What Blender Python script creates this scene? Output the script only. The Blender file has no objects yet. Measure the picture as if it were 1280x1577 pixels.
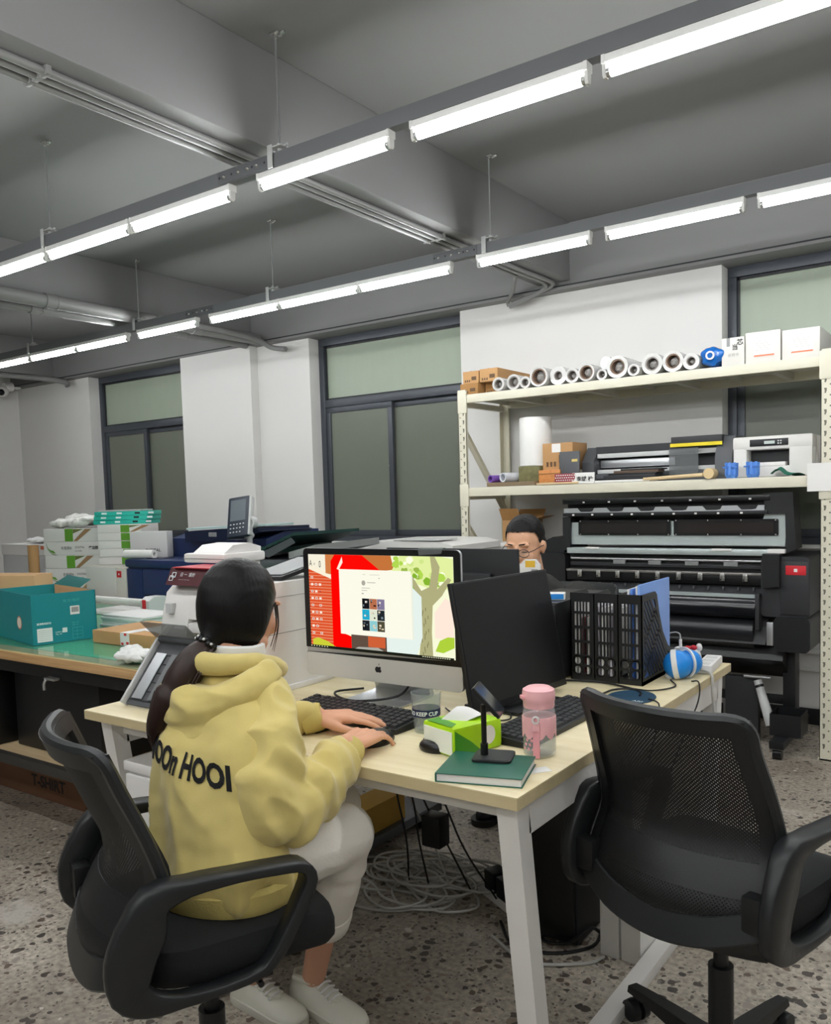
import bpy, bmesh, math, random
from mathutils import Vector, Matrix, Quaternion
from mathutils.bvhtree import BVHTree
from mathutils import noise as mnoise
random.seed(7)
PI = math.pi
S = bpy.context.scene
COL = S.collection

# ------------------------------------------------------------------ camera, world, exposure
cam_d = bpy.data.cameras.new('camera')
cam_d.sensor_fit = 'AUTO'; cam_d.sensor_width = 36.0
cam_d.lens = 1311.6 * 36.0 / 1577.0
cam_d.shift_y = 71.5 / 1577.0
cam_d.clip_start = 0.05; cam_d.clip_end = 60
cam = bpy.data.objects.new('camera', cam_d); COL.objects.link(cam)
cam.matrix_world = Matrix(((0.81491156, -0.01766746, 0.57931599, 0.0),
                           (0.57883879, 0.07552425, -0.81193703, 0.0),
                           (-0.02940754, 0.99698744, 0.0717722, 1.33),
                           (0, 0, 0, 1)))
S.camera = cam
S.view_settings.view_transform = 'Standard'
S.view_settings.look = 'None'
S.view_settings.gamma = 1.0
S.view_settings.use_curve_mapping = False
S.view_settings.exposure = 1.15
W = bpy.data.worlds.new('night'); S.world = W; W.use_nodes = True
W.node_tree.nodes['Background'].inputs[0].default_value = (0.02, 0.025, 0.035, 1)
W.node_tree.nodes['Background'].inputs[1].default_value = 0.3
TUBE_POWER = 30.0      # emission of every fluorescent tube in the room

# ------------------------------------------------------------------ colour and material helpers
def lin(h):
    if isinstance(h, str):
        h = h.lstrip('#'); c = [int(h[i:i+2], 16) / 255 for i in (0, 2, 4)]
    else:
        c = [x / 255 for x in h]
    return tuple((x / 12.92 if x <= .04045 else ((x + .055) / 1.055) ** 2.4) for x in c) + (1.0,)

MATS = {}
def mat(name, col, rough=.55, metal=0, var=.06, vs=8.0, bump=0.0, bs=120.0, spec=.5, coat=0.0, stretch=None, trans=0.0, alpha=1.0, ior=1.45, sheen=0.0):
    """a principled material whose colour and relief come from object-space noise"""
    if name in MATS: return MATS[name]
    m = bpy.data.materials.new(name); m.use_nodes = True; MATS[name] = m
    nt = m.node_tree; N = nt.nodes; L = nt.links; b = N['Principled BSDF']
    c = lin(col)
    b.inputs['Roughness'].default_value = rough
    b.inputs['Metallic'].default_value = metal
    b.inputs['Specular IOR Level'].default_value = spec
    b.inputs['Coat Weight'].default_value = coat
    b.inputs['Transmission Weight'].default_value = trans
    b.inputs['Alpha'].default_value = alpha
    b.inputs['IOR'].default_value = ior
    if sheen: b.inputs['Sheen Weight'].default_value = sheen
    tc = N.new('ShaderNodeTexCoord'); src = tc.outputs['Object']
    if stretch:
        mp = N.new('ShaderNodeMapping'); mp.inputs['Scale'].default_value = stretch
        L.new(src, mp.inputs[0]); src = mp.outputs[0]
    nz = N.new('ShaderNodeTexNoise'); nz.inputs['Scale'].default_value = vs; nz.inputs['Detail'].default_value = 4
    L.new(src, nz.inputs['Vector'])
    mx = N.new('ShaderNodeMix'); mx.data_type = 'RGBA'
    mx.inputs[6].default_value = tuple(x * (1 - var) for x in c[:3]) + (1,)
    mx.inputs[7].default_value = tuple(min(1, x * (1 + var)) for x in c[:3]) + (1,)
    L.new(nz.outputs['Fac'], mx.inputs[0]); L.new(mx.outputs[2], b.inputs['Base Color'])
    if bump:
        n2 = N.new('ShaderNodeTexNoise'); n2.inputs['Scale'].default_value = bs; n2.inputs['Detail'].default_value = 3
        L.new(src, n2.inputs['Vector'])
        bp = N.new('ShaderNodeBump'); bp.inputs['Strength'].default_value = bump; bp.inputs['Distance'].default_value = .004
        L.new(n2.outputs['Fac'], bp.inputs['Height']); L.new(bp.outputs[0], b.inputs['Normal'])
    return m

def emit(name, col, s):
    if name in MATS: return MATS[name]
    m = bpy.data.materials.new(name); m.use_nodes = True; MATS[name] = m
    nt = m.node_tree; nt.nodes.clear()
    o = nt.nodes.new('ShaderNodeOutputMaterial'); e = nt.nodes.new('ShaderNodeEmission')
    e.inputs[0].default_value = lin(col); e.inputs[1].default_value = s
    nt.links.new(e.outputs[0], o.inputs[0]); return m

# ------------------------------------------------------------------ mesh builder
class MB:
    def __init__(s): s.v = []; s.f = []
    def add(s, V, F, M=None):
        o = len(s.v)
        s.v += [tuple(M @ Vector(p)) if M is not None else tuple(p) for p in V]
        s.f += [tuple(i + o for i in q) for q in F]; return s
    def box(s, x0, x1, y0, y1, z0, z1, M=None, b=0.0):
        if b <= 0:
            V = [(x, y, z) for x in (x0, x1) for y in (y0, y1) for z in (z0, z1)]
            F = [(0,1,3,2),(4,6,7,5),(0,4,5,1),(2,3,7,6),(0,2,6,4),(1,5,7,3)]
            return s.add(V, F, M)
        b = min(b, abs(x1-x0)*.49, abs(y1-y0)*.49, abs(z1-z0)*.49)
        bm = bmesh.new()
        r = bmesh.ops.create_cube(bm, size=1.0)
        for v in r['verts']:
            v.co = Vector((x0 if v.co.x < 0 else x1, y0 if v.co.y < 0 else y1, z0 if v.co.z < 0 else z1))
        bmesh.ops.bevel(bm, geom=bm.edges[:], offset=b, segments=2, profile=.6, affect='EDGES')
        bm.verts.index_update()
        V = [tuple(v.co) for v in bm.verts]; F = [tuple(v.index for v in f.verts) for f in bm.faces]
        bm.free(); return s.add(V, F, M)
    def cbox(s, c, size, rot=None, b=0.0):
        M = Matrix.Translation(c)
        if rot is not None: M = M @ (rot if isinstance(rot, Matrix) else Matrix.Rotation(rot, 4, 'Z'))
        a, d, e = size[0]/2, size[1]/2, size[2]/2
        return s.box(-a, a, -d, d, -e, e, M, b)
    def cyl(s, p0, p1, r0, r1=None, n=16, caps=True):
        p0 = Vector(p0); p1 = Vector(p1); r1 = r0 if r1 is None else r1
        q = (p1 - p0).to_track_quat('Z', 'Y'); V = []
        for p, r in ((p0, r0), (p1, r1)):
            for k in range(n):
                a = 2*PI*k/n; V.append(tuple(p + q @ Vector((r*math.cos(a), r*math.sin(a), 0))))
        F = [(k, (k+1) % n, n+(k+1) % n, n+k) for k in range(n)]
        if caps: F += [tuple(reversed(range(n))), tuple(range(n, 2*n))]
        return s.add(V, F)
    def pipe(s, p0, p1, ro, ri, n=20):
        """open tube with wall thickness"""
        p0 = Vector(p0); p1 = Vector(p1); q = (p1-p0).to_track_quat('Z', 'Y'); V = []
        for p, r in ((p0, ro), (p1, ro), (p1, ri), (p0, ri)):
            for k in range(n):
                a = 2*PI*k/n; V.append(tuple(p + q @ Vector((r*math.cos(a), r*math.sin(a), 0))))
        F = []
        for j in range(4):
            for k in range(n): F.append((j*n+k, j*n+(k+1) % n, ((j+1) % 4)*n+(k+1) % n, ((j+1) % 4)*n+k))
        return s.add(V, F)
    def tube(s, path, r, n=8, closed=False, caps=True):
        P = [Vector(p) for p in path]; m = len(P); rings = []
        up = None
        for i in range(m):
            a = P[i-1] if (i > 0 or closed) else P[i]; b = P[(i+1) % m] if (i < m-1 or closed) else P[i]
            t = (b - a)
            if t.length < 1e-9: t = Vector((0, 0, 1))
            t.normalize()
            if up is None:
                up = Vector((0, 0, 1)) if abs(t.z) < .9 else Vector((1, 0, 0))
            x = t.cross(up)
            if x.length < 1e-6: x = t.orthogonal()
            x.normalize(); y = x.cross(t).normalized(); up = y
            rr = r[i] if isinstance(r, (list, tuple)) else r
            rings.append([tuple(P[i] + x*rr*math.cos(2*PI*k/n) + y*rr*math.sin(2*PI*k/n)) for k in range(n)])
        return s.loft(rings, closed_path=closed, caps=caps and not closed)
    def loft(s, rings, closed_path=False, caps=True, closed_ring=True):
        n = len(rings[0]); V = [p for r in rings for p in r]; F = []
        m = len(rings)
        for j in range(m if closed_path else m-1):
            for k in range(n if closed_ring else n-1):
                a = j*n+k; b = j*n+(k+1) % n; j2 = (j+1) % m
                F.append((a, b, j2*n+(k+1) % n, j2*n+k))
        if caps and closed_ring and not closed_path: F += [tuple(reversed(range(n))), tuple(range((m-1)*n, m*n))]
        return s.add(V, F)
    def sweep(s, path, prof, side, closed=False, caps=True):
        """rectangular bar swept along path: prof=(width along side, thickness in plane), side = constant side vector"""
        P = [Vector(p) for p in path]; m = len(P); sd = Vector(side).normalized(); rings = []
        for i in range(m):
            a = P[i-1] if (i > 0 or closed) else P[i]; b = P[(i+1) % m] if (i < m-1 or closed) else P[i]
            t = (b-a).normalized(); nn = sd.cross(t).normalized()
            w, h = prof[i] if isinstance(prof, list) else prof
            w /= 2; h /= 2; c = min(w, h)*.32
            rg = []
            for (u, v) in ((w-c, h), (w, h-c), (w, -h+c), (w-c, -h), (-w+c, -h), (-w, -h+c), (-w, h-c), (-w+c, h)):
                rg.append(tuple(P[i] + sd*u + nn*v))
            rings.append(rg)
        return s.loft(rings, closed_path=closed, caps=caps and not closed)
    def lathe(s, prof, n=24, M=None):
        V = []; F = []
        for (r, z) in prof:
            for k in range(n):
                a = 2*PI*k/n; V.append((r*math.cos(a), r*math.sin(a), z))
        for j in range(len(prof)-1):
            for k in range(n):
                F.append((j*n+k, j*n+(k+1) % n, (j+1)*n+(k+1) % n, (j+1)*n+k))
        if prof[0][0] > 1e-6: F.append(tuple(reversed(range(n))))
        if prof[-1][0] > 1e-6: F.append(tuple(range((len(prof)-1)*n, len(prof)*n)))
        return s.add(V, F, M)
    def prism(s, poly, d0, d1, axis='y', M=None):
        """polygon of (a,b) extruded along axis; (a,b) = (x,z) for y, (y,z) for x, (x,y) for z"""
        def P(a, b, d): return {'y': (a, d, b), 'x': (d, a, b), 'z': (a, b, d)}[axis]
        n = len(poly); V = [P(a, b, d0) for a, b in poly] + [P(a, b, d1) for a, b in poly]
        F = [tuple(range(n)), tuple(reversed(range(n, 2*n)))] + [(k, n+k, n+(k+1) % n, (k+1) % n) for k in range(n)]
        return s.add(V, F, M)
    def ball(s, c, r, n=12, m=8, M=None):
        rr = (r, r, r) if not isinstance(r, (tuple, list)) else r
        V = []; F = []
        for j in range(m+1):
            t = PI*j/m
            for k in range(n):
                a = 2*PI*k/n
                V.append((c[0]+rr[0]*math.sin(t)*math.cos(a), c[1]+rr[1]*math.sin(t)*math.sin(a), c[2]+rr[2]*math.cos(t)))
        for j in range(m):
            for k in range(n): F.append((j*n+k, (j+1)*n+k, (j+1)*n+(k+1) % n, j*n+(k+1) % n))
        return s.add(V, F, M)
    def cap(s, p0, p1, r0, r1, n=14):
        """tapered capsule"""
        s.ball(p0, r0, n, 8); s.ball(p1, r1, n, 8); return s.cyl(p0, p1, r0, r1, n)
    def grid(s, fn, nu, nv):
        V = [fn(i/nu, j/nv) for j in range(nv+1) for i in range(nu+1)]
        F = [(j*(nu+1)+i, j*(nu+1)+i+1, (j+1)*(nu+1)+i+1, (j+1)*(nu+1)+i) for j in range(nv) for i in range(nu)]
        return s.add(V, F)
    def mesh(s, name, sharp=38):
        me = bpy.data.meshes.new(name); me.from_pydata(s.v, [], s.f); me.validate()
        bm = bmesh.new(); bm.from_mesh(me)
        bmesh.ops.remove_doubles(bm, verts=bm.verts[:], dist=1e-6)
        bmesh.ops.recalc_face_normals(bm, faces=bm.faces[:]); bm.to_mesh(me); bm.free()
        if len(me.polygons):
            me.polygons.foreach_set('use_smooth', [True]*len(me.polygons))
            me.set_sharp_from_angle(angle=math.radians(sharp))
        return me
    def build(s, name, m, parent=None, sharp=38, off=None):
        if off is not None: s.v = [(p[0]-off[0], p[1]-off[1], p[2]-off[2]) for p in s.v]
        return put(name, s.mesh(name, sharp), m, parent)

def put(name, me, m, parent=None, M=None):
    o = bpy.data.objects.new(name, me); COL.objects.link(o)
    if m is not None:
        me.materials.clear()
        for q in (m if isinstance(m, (list, tuple)) else [m]): me.materials.append(q)
    if parent is not None: o.parent = parent
    if M is not None: o.matrix_local = M
    return o

def tag(o, label, cat, group=None, kind=None):
    if label: o['label'] = label
    if cat: o['category'] = cat
    if group: o['group'] = group
    if kind: o['kind'] = kind
    return o
def thing(name, label, cat, loc=(0, 0, 0), rz=0.0, group=None):
    o = bpy.data.objects.new(name, None); COL.objects.link(o); o.empty_display_size = .05
    o.location = loc; o.rotation_euler = (0, 0, rz)
    return tag(o, label, cat, group)
def struct(name, mb, m, parent=None, sharp=38):
    o = mb.build(name, m, parent, sharp)
    if parent is None: o['kind'] = 'structure'
    return o
def copy_tree(root, loc, rz=None, label=None, group=None):
    r = root.copy(); COL.objects.link(r); r.location = loc
    if rz is not None: r.rotation_euler = (0, 0, rz)
    if label: r['label'] = label
    if group: r['group'] = group
    for ch in list(root.children):
        c = ch.copy(); COL.objects.link(c); c.parent = r
        for g in list(ch.children):
            d = g.copy(); COL.objects.link(d); d.parent = c
    return r

def frame(o, x, y):
    """4x4 whose XY plane is spanned by x,y at origin o"""
    x = Vector(x).normalized(); y = Vector(y); z = x.cross(y).normalized(); y = z.cross(x)
    M = Matrix((x, y, z)).transposed().to_4x4(); M.translation = Vector(o); return M

def text_mesh(s, size, ext=.0004, align='LEFT', bold=0.0, sx=1.0):
    cu = bpy.data.curves.new('lettering', 'FONT'); cu.body = s; cu.size = size; cu.extrude = ext
    cu.align_x = align; cu.offset = bold; cu.resolution_u = 3
    ob = bpy.data.objects.new('lettering', cu); COL.objects.link(ob)
    dg = bpy.context.evaluated_depsgraph_get()
    me = bpy.data.meshes.new_from_object(ob.evaluated_get(dg))
    bpy.data.objects.remove(ob); bpy.data.curves.remove(cu)
    if sx != 1.0:
        for v in me.vertices: v.co.x *= sx
    return me
def text(s, size, m, parent, M, ext=.0004, align='LEFT', bold=0.0, sx=1.0, name='lettering'):
    """flat lettering lying in the XY plane of M"""
    return put(name, text_mesh(s, size, ext, align, bold, sx), m, parent, M)

def remesh(mb, voxel, smooth=6, fac=.5, disp=None):
    """fuse overlapping solids into one continuous skin"""
    me = bpy.data.meshes.new('tmp'); me.from_pydata(mb.v, [], mb.f)
    bm = bmesh.new(); bm.from_mesh(me); bmesh.ops.recalc_face_normals(bm, faces=bm.faces[:]); bm.to_mesh(me); bm.free()
    ob = bpy.data.objects.new('tmp', me); COL.objects.link(ob)
    r = ob.modifiers.new('r', 'REMESH'); r.mode = 'VOXEL'; r.voxel_size = voxel; r.adaptivity = 0
    if smooth:
        q = ob.modifiers.new('s', 'SMOOTH'); q.iterations = smooth; q.factor = fac
    dg = bpy.context.evaluated_depsgraph_get()
    out = bpy.data.meshes.new_from_object(ob.evaluated_get(dg))
    bpy.data.objects.remove(ob); bpy.data.meshes.remove(me)
    if disp:
        nm = [v.normal.copy() for v in out.vertices]
        for v, n in zip(out.vertices, nm): v.co += n * disp(v.co, n)
    out.polygons.foreach_set('use_smooth', [True]*len(out.polygons)); out.update()
    return out
def shift_mesh(me, off):
    me.transform(Matrix.Translation((-off[0], -off[1], -off[2]))); return me
def smooth_path(pts, k=6):
    """Catmull-Rom through pts"""
    P = [Vector(p) for p in pts]; P = [P[0]*2-P[1]] + P + [P[-1]*2-P[-2]]; out = []
    for i in range(1, len(P)-2):
        for j in range(k):
            t = j/k
            out.append(.5*((2*P[i]) + (P[i+1]-P[i-1])*t + (2*P[i-1]-5*P[i]+4*P[i+1]-P[i+2])*t*t + (3*P[i]-P[i-1]-3*P[i+1]+P[i+2])*t**3))
    out.append(P[-2]); return out

# ------------------------------------------------------------------ shared materials
M_white = mat('white_paint', '#dfdeda', .6, var=.02, vs=1.5, bump=.08, bs=60)
M_wallw = mat('wall_white', '#d9d8d4', .75, var=.025, vs=1.2, bump=.12, bs=40)
M_ceil = mat('ceiling_grey', '#7d7d7c', .7, var=.03, vs=1.0, bump=.1, bs=25)
M_beam = mat('beam_grey', '#7b7b7a', .6, var=.04, vs=1.2, bump=.1, bs=25)
M_pipe = mat('painted_pipe', '#80807e', .45, var=.05, vs=6, bump=.05)
M_rail = mat('rail_grey', '#6f7173', .5, var=.04)
M_alu = mat('window_frame_grey', '#4a4e54', .4, metal=.3, var=.04)
M_alud = mat('window_gasket', '#25272b', .5)
M_steel = mat('zinc_steel', '#c5c7c6', .3, metal=.9, var=.06)
M_bolt = mat('bright_bolt', '#d6d6d2', .25, metal=.9)
M_black = mat('black_plastic', '#17181a', .42, var=.08, bump=.05, bs=300)
M_black2 = mat('satin_black', '#0f1011', .3, var=.05)
M_charc = mat('charcoal_plastic', '#2b2c2e', .5, var=.06, bump=.06, bs=300)
M_screenoff = mat('dark_screen', '#0c0c0e', .35, var=.02, spec=.4)
M_chair = mat('chair_black', '#151617', .45, var=.08, bump=.08, bs=400)
M_chairrim = mat('chair_rim', '#1c1e1f', .38, var=.06)
M_shelf = mat('shelf_cream', '#d3cfbb', .45, var=.03, bump=.03)
M_shelfd = mat('shelf_board', '#cbc8ba', .5, var=.03)
M_deskw = mat('desk_white_metal', '#e4e2dd', .4, var=.03)
M_cards = mat('cardboard', '#b58c5e', .8, var=.07, vs=5, bump=.1, bs=80)
M_cards2 = mat('cardboard_light', '#c9a378', .8, var=.06, vs=5, bump=.1, bs=80)
M_cards3 = mat('cardboard_dark', '#9d7444', .8, var=.08, vs=5, bump=.1, bs=80)
M_paper = mat('paper_white', '#e3e2de', .8, var=.03, vs=20)
M_paper2 = mat('paper_grey', '#dcdbd8', .8, var=.04, vs=20)
M_offwhite = mat('printer_offwhite', '#dddbd6', .45, var=.025, bump=.04, bs=300)
M_plastw = mat('plastic_white', '#e2e0dc', .4, var=.02)
M_grey = mat('grey_plastic', '#8b8d8c', .45, var=.04)
M_lgrey = mat('light_grey_plastic', '#c2c4c2', .4, var=.03)
M_dgrey = mat('dark_grey_plastic', '#4a4c4f', .45, var=.05)
M_navy = mat('navy_plastic', '#1f2f57', .35, var=.06)
M_navyd = mat('dark_navy_plastic', '#141d38', .4, var=.06)
M_teal = mat('teal_print', '#0b7f86', .5, var=.03)
M_red = mat('red_sticker', '#c8242e', .5)
M_ink = mat('black_ink', '#16161a', .6)
M_inkw = mat('white_ink', '#e8f2f0', .6)
M_silver = mat('silver', '#c9ccce', .3, metal=.8, var=.04)
M_blue = mat('sky_blue', '#2f8fe0', .4)
M_cable_w = mat('grey_cable', '#b9b8b2', .5)
M_cable_b = mat('black_cable', '#121213', .5)
M_skin = mat('skin', '#d9a684', .5, var=.05, vs=30, bump=.04, bs=200)
M_hair = mat('black_hair', '#100e0e', .42, var=.3, vs=60, stretch=(1, 1, .15), bump=.25, bs=150, spec=.22)
M_tubew = mat('lamp_housing_white', '#e8e8e4', .4, var=.01)

def glass_mat(name, col, rough=.02, alpha=.25):
    """thin clear plastic or glass: see-through, a little body colour, Fresnel reflection"""
    if name in MATS: return MATS[name]
    m = bpy.data.materials.new(name); m.use_nodes = True; MATS[name] = m
    nt = m.node_tree; N = nt.nodes; L = nt.links; N.clear()
    out = N.new('ShaderNodeOutputMaterial'); tr = N.new('ShaderNodeBsdfTransparent'); df = N.new('ShaderNodeBsdfDiffuse'); gl = N.new('ShaderNodeBsdfGlossy')
    c = lin(col); tr.inputs[0].default_value = tuple(.6+.4*x for x in c[:3])+(1,); df.inputs[0].default_value = c; gl.inputs['Roughness'].default_value = rough
    m1 = N.new('ShaderNodeMixShader'); m1.inputs[0].default_value = alpha; L.new(tr.outputs[0], m1.inputs[1]); L.new(df.outputs[0], m1.inputs[2])
    fr = N.new('ShaderNodeFresnel'); fr.inputs[0].default_value = 1.45
    ge = N.new('ShaderNodeNewGeometry'); fb = N.new('ShaderNodeMath'); fb.operation = 'MULTIPLY'; iv = N.new('ShaderNodeMath'); iv.operation = 'SUBTRACT'; iv.inputs[0].default_value = 1.0
    L.new(ge.outputs['Backfacing'], iv.inputs[1]); L.new(fr.outputs[0], fb.inputs[0]); L.new(iv.outputs[0], fb.inputs[1])
    m2 = N.new('ShaderNodeMixShader'); L.new(fb.outputs[0], m2.inputs[0]); L.new(m1.outputs[0], m2.inputs[1]); L.new(gl.outputs[0], m2.inputs[2])
    L.new(m2.outputs[0], out.inputs[0])
    return m
M_clear = glass_mat('clear_plastic', '#e8ecec', .05, .16)
M_glass = glass_mat('drinking_glass', '#dfe6e6', .02, .12)
M_smoke = glass_mat('smoked_acrylic', '#8b8f90', .08, .35)

def wood_mat(name, c1, c2, axis=(1, 12, 12), sc=3.0, rough=.5):
    if name in MATS: return MATS[name]
    m = bpy.data.materials.new(name); m.use_nodes = True; MATS[name] = m
    nt = m.node_tree; N = nt.nodes; L = nt.links; b = N['Principled BSDF']
    tc = N.new('ShaderNodeTexCoord'); mp = N.new('ShaderNodeMapping'); mp.inputs['Scale'].default_value = axis
    L.new(tc.outputs['Object'], mp.inputs[0])
    nz = N.new('ShaderNodeTexNoise'); nz.inputs['Scale'].default_value = sc; nz.inputs['Detail'].default_value = 6; nz.inputs['Roughness'].default_value = .6
    L.new(mp.outputs[0], nz.inputs['Vector'])
    cr = N.new('ShaderNodeValToRGB'); cr.color_ramp.elements[0].position = .35; cr.color_ramp.elements[1].position = .68
    cr.color_ramp.elements[0].color = lin(c1); cr.color_ramp.elements[1].color = lin(c2)
    L.new(nz.outputs['Fac'], cr.inputs[0]); L.new(cr.outputs[0], b.inputs['Base Color'])
    b.inputs['Roughness'].default_value = rough
    return m
M_desk = wood_mat('pale_maple', '#d9ca9f', '#e6dab6', (1.0, 14, 14), 2.2, .42)
M_deskedge = wood_mat('maple_edge_band', '#bdae86', '#c9ba92', (3, 14, 14), 2.2, .5)
M_ply = wood_mat('plywood_edge', '#b08b5c', '#cda878', (1, 20, 40), 2.5, .6)
M_board = wood_mat('pale_pine', '#cdb389', '#dec79e', (1, 12, 12), 2.5, .6)

def floor_mat():
    m = bpy.data.materials.new('exposed_aggregate'); m.use_nodes = True
    nt = m.node_tree; N = nt.nodes; L = nt.links; b = N['Principled BSDF']
    tc = N.new('ShaderNodeTexCoord'); V = tc.outputs['Object']
    # wobble the stone shapes
    wn = N.new('ShaderNodeTexNoise'); wn.inputs['Scale'].default_value = 22; L.new(V, wn.inputs['Vector'])
    wm = N.new('ShaderNodeVectorMath'); wm.operation = 'MULTIPLY_ADD'
    wm.inputs[1].default_value = (.035, .035, .0); L.new(wn.outputs['Color'], wm.inputs[0]); L.new(V, wm.inputs[2])
    WV = wm.outputs[0]
    vo = N.new('ShaderNodeTexVoronoi'); vo.inputs['Scale'].default_value = 34; vo.inputs['Randomness'].default_value = 1
    L.new(WV, vo.inputs['Vector'])
    v2 = N.new('ShaderNodeTexVoronoi'); v2.inputs['Scale'].default_value = 75; L.new(WV, v2.inputs['Vector'])
    big = N.new('ShaderNodeTexNoise'); big.inputs['Scale'].default_value = 1.7; big.inputs['Detail'].default_value = 5; L.new(V, big.inputs['Vector'])
    fine = N.new('ShaderNodeTexNoise'); fine.inputs['Scale'].default_value = 60; fine.inputs['Detail'].default_value = 5; L.new(V, fine.inputs['Vector'])
    base = N.new('ShaderNodeValToRGB'); e = base.color_ramp.elements
    e[0].position = .32; e[0].color = lin('#93897d'); e[1].position = .68; e[1].color = lin('#cbc3b5'); L.new(big.outputs['Fac'], base.inputs[0])
    fm = N.new('ShaderNodeMix'); fm.data_type = 'RGBA'; fm.blend_type = 'MULTIPLY'; fm.inputs[0].default_value = 1
    fr = N.new('ShaderNodeValToRGB'); fr.color_ramp.elements[0].color = (.55, .54, .53, 1); fr.color_ramp.elements[1].color = (1.2, 1.19, 1.16, 1)
    fr.color_ramp.elements[0].position = .3; fr.color_ramp.elements[1].position = .75
    L.new(fine.outputs['Fac'], fr.inputs[0]); L.new(base.outputs[0], fm.inputs[6]); L.new(fr.outputs[0], fm.inputs[7])
    # stones: small distance to cell centre, a random share of the cells
    rs = N.new('ShaderNodeSeparateColor'); L.new(vo.outputs['Color'], rs.inputs[0])
    sc = N.new('ShaderNodeValToRGB'); sc.color_ramp.interpolation = 'CONSTANT'
    cs = [(0, '#3d332d'), (.3, '#574539'), (.5, '#2c2927'), (.60, '#85796c'), (.78, '#978e84'), (.96, '#cfcac1')]
    while len(sc.color_ramp.elements) < len(cs): sc.color_ramp.elements.new(.5)
    for el, (p, c) in zip(sc.color_ramp.elements, cs): el.position = p; el.color = lin(c)
    L.new(rs.outputs[0], sc.inputs[0])
    thr = N.new('ShaderNodeMath'); thr.operation = 'MULTIPLY_ADD'; thr.inputs[1].default_value = .44; thr.inputs[2].default_value = -.06
    bm_ = N.new('ShaderNodeMath'); bm_.operation = 'MULTIPLY_ADD'; bm_.inputs[1].default_value = .9; L.new(big.outputs['Fac'], bm_.inputs[0]); bm_.inputs[2].default_value = -.25
    ad_ = N.new('ShaderNodeMath'); ad_.operation = 'ADD'; L.new(rs.outputs[1], ad_.inputs[0]); L.new(bm_.outputs[0], ad_.inputs[1])
    L.new(ad_.outputs[0], thr.inputs[0])
    lt = N.new('ShaderNodeMath'); lt.operation = 'LESS_THAN'; L.new(vo.outputs['Distance'], lt.inputs[0]); L.new(thr.outputs[0], lt.inputs[1])
    lm = N.new('ShaderNodeMath'); lm.operation = 'MULTIPLY'; lm.inputs[1].default_value = .9; L.new(lt.outputs[0], lm.inputs[0])
    m1 = N.new('ShaderNodeMix'); m1.data_type = 'RGBA'; L.new(lm.outputs[0], m1.inputs[0]); L.new(fm.outputs[2], m1.inputs[6]); L.new(sc.outputs[0], m1.inputs[7])
    # pits and small dark chips
    rs2 = N.new('ShaderNodeSeparateColor'); L.new(v2.outputs['Color'], rs2.inputs[0])
    t2 = N.new('ShaderNodeMath'); t2.operation = 'MULTIPLY_ADD'; t2.inputs[1].default_value = .5; t2.inputs[2].default_value = -.1; L.new(rs2.outputs[0], t2.inputs[0])
    l2 = N.new('ShaderNodeMath'); l2.operation = 'LESS_THAN'; L.new(v2.outputs['Distance'], l2.inputs[0]); L.new(t2.outputs[0], l2.inputs[1])
    l3 = N.new('ShaderNodeMath'); l3.operation = 'MULTIPLY'; l3.inputs[1].default_value = .75; L.new(l2.outputs[0], l3.inputs[0])
    m2 = N.new('ShaderNodeMix'); m2.data_type = 'RGBA'; L.new(l3.outputs[0], m2.inputs[0]); L.new(m1.outputs[2], m2.inputs[6]); m2.inputs[7].default_value = lin('#3c3733')
    # pale cement patches
    pn = N.new('ShaderNodeTexNoise'); pn.inputs['Scale'].default_value = 3.1; pn.inputs['Detail'].default_value = 6; pn.inputs['Roughness'].default_value = .65; L.new(V, pn.inputs['Vector'])
    pr = N.new('ShaderNodeValToRGB'); pr.color_ramp.elements[0].position = .58; pr.color_ramp.elements[1].position = .66; L.new(pn.outputs['Fac'], pr.inputs[0])
    pm = N.new('ShaderNodeMath'); pm.operation = 'MULTIPLY'; pm.inputs[1].default_value = .75; L.new(pr.outputs[0], pm.inputs[0])
    m3 = N.new('ShaderNodeMix'); m3.data_type = 'RGBA'; L.new(pm.outputs[0], m3.inputs[0]); L.new(m2.outputs[2], m3.inputs[6]); m3.inputs[7].default_value = lin('#c4beb4')
    L.new(m3.outputs[2], b.inputs['Base Color'])
    b.inputs['Roughness'].default_value = .5
    bp = N.new('ShaderNodeBump'); bp.inputs['Strength'].default_value = .25; bp.inputs['Distance'].default_value = .004
    L.new(fine.outputs['Fac'], bp.inputs['Height']); L.new(bp.outputs[0], b.inputs['Normal'])
    return m
M_floor = floor_mat()

def mesh_fabric(name, col, pitch, hole):
    """woven chair mesh: a fine regular lattice of see-through holes"""
    m = bpy.data.materials.new(name); m.use_nodes = True; MATS[name] = m
    nt = m.node_tree; N = nt.nodes; L = nt.links; b = N['Principled BSDF']
    b.inputs['Base Color'].default_value = lin(col); b.inputs['Roughness'].default_value = .6
    tc = N.new('ShaderNodeTexCoord'); sp = N.new('ShaderNodeSeparateXYZ'); L.new(tc.outputs['Object'], sp.inputs[0])
    outs = []
    for ax in (0, 2):
        q = N.new('ShaderNodeMath'); q.operation = 'MULTIPLY'; q.inputs[1].default_value = 2*PI/pitch; L.new(sp.outputs[ax], q.inputs[0])
        w = N.new('ShaderNodeMath'); w.operation = 'SINE'; L.new(q.outputs[0], w.inputs[0]); outs.append(w)
    pm = N.new('ShaderNodeMath'); pm.operation = 'MULTIPLY'; L.new(outs[0].outputs[0], pm.inputs[0]); L.new(outs[1].outputs[0], pm.inputs[1])
    gt = N.new('ShaderNodeMath'); gt.operation = 'LESS_THAN'; gt.inputs[1].default_value = hole; L.new(pm.outputs[0], gt.inputs[0])
    L.new(gt.outputs[0], b.inputs['Alpha'])
    return m
M_meshback = mesh_fabric('chair_mesh', '#121313', .0075, .42)

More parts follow.
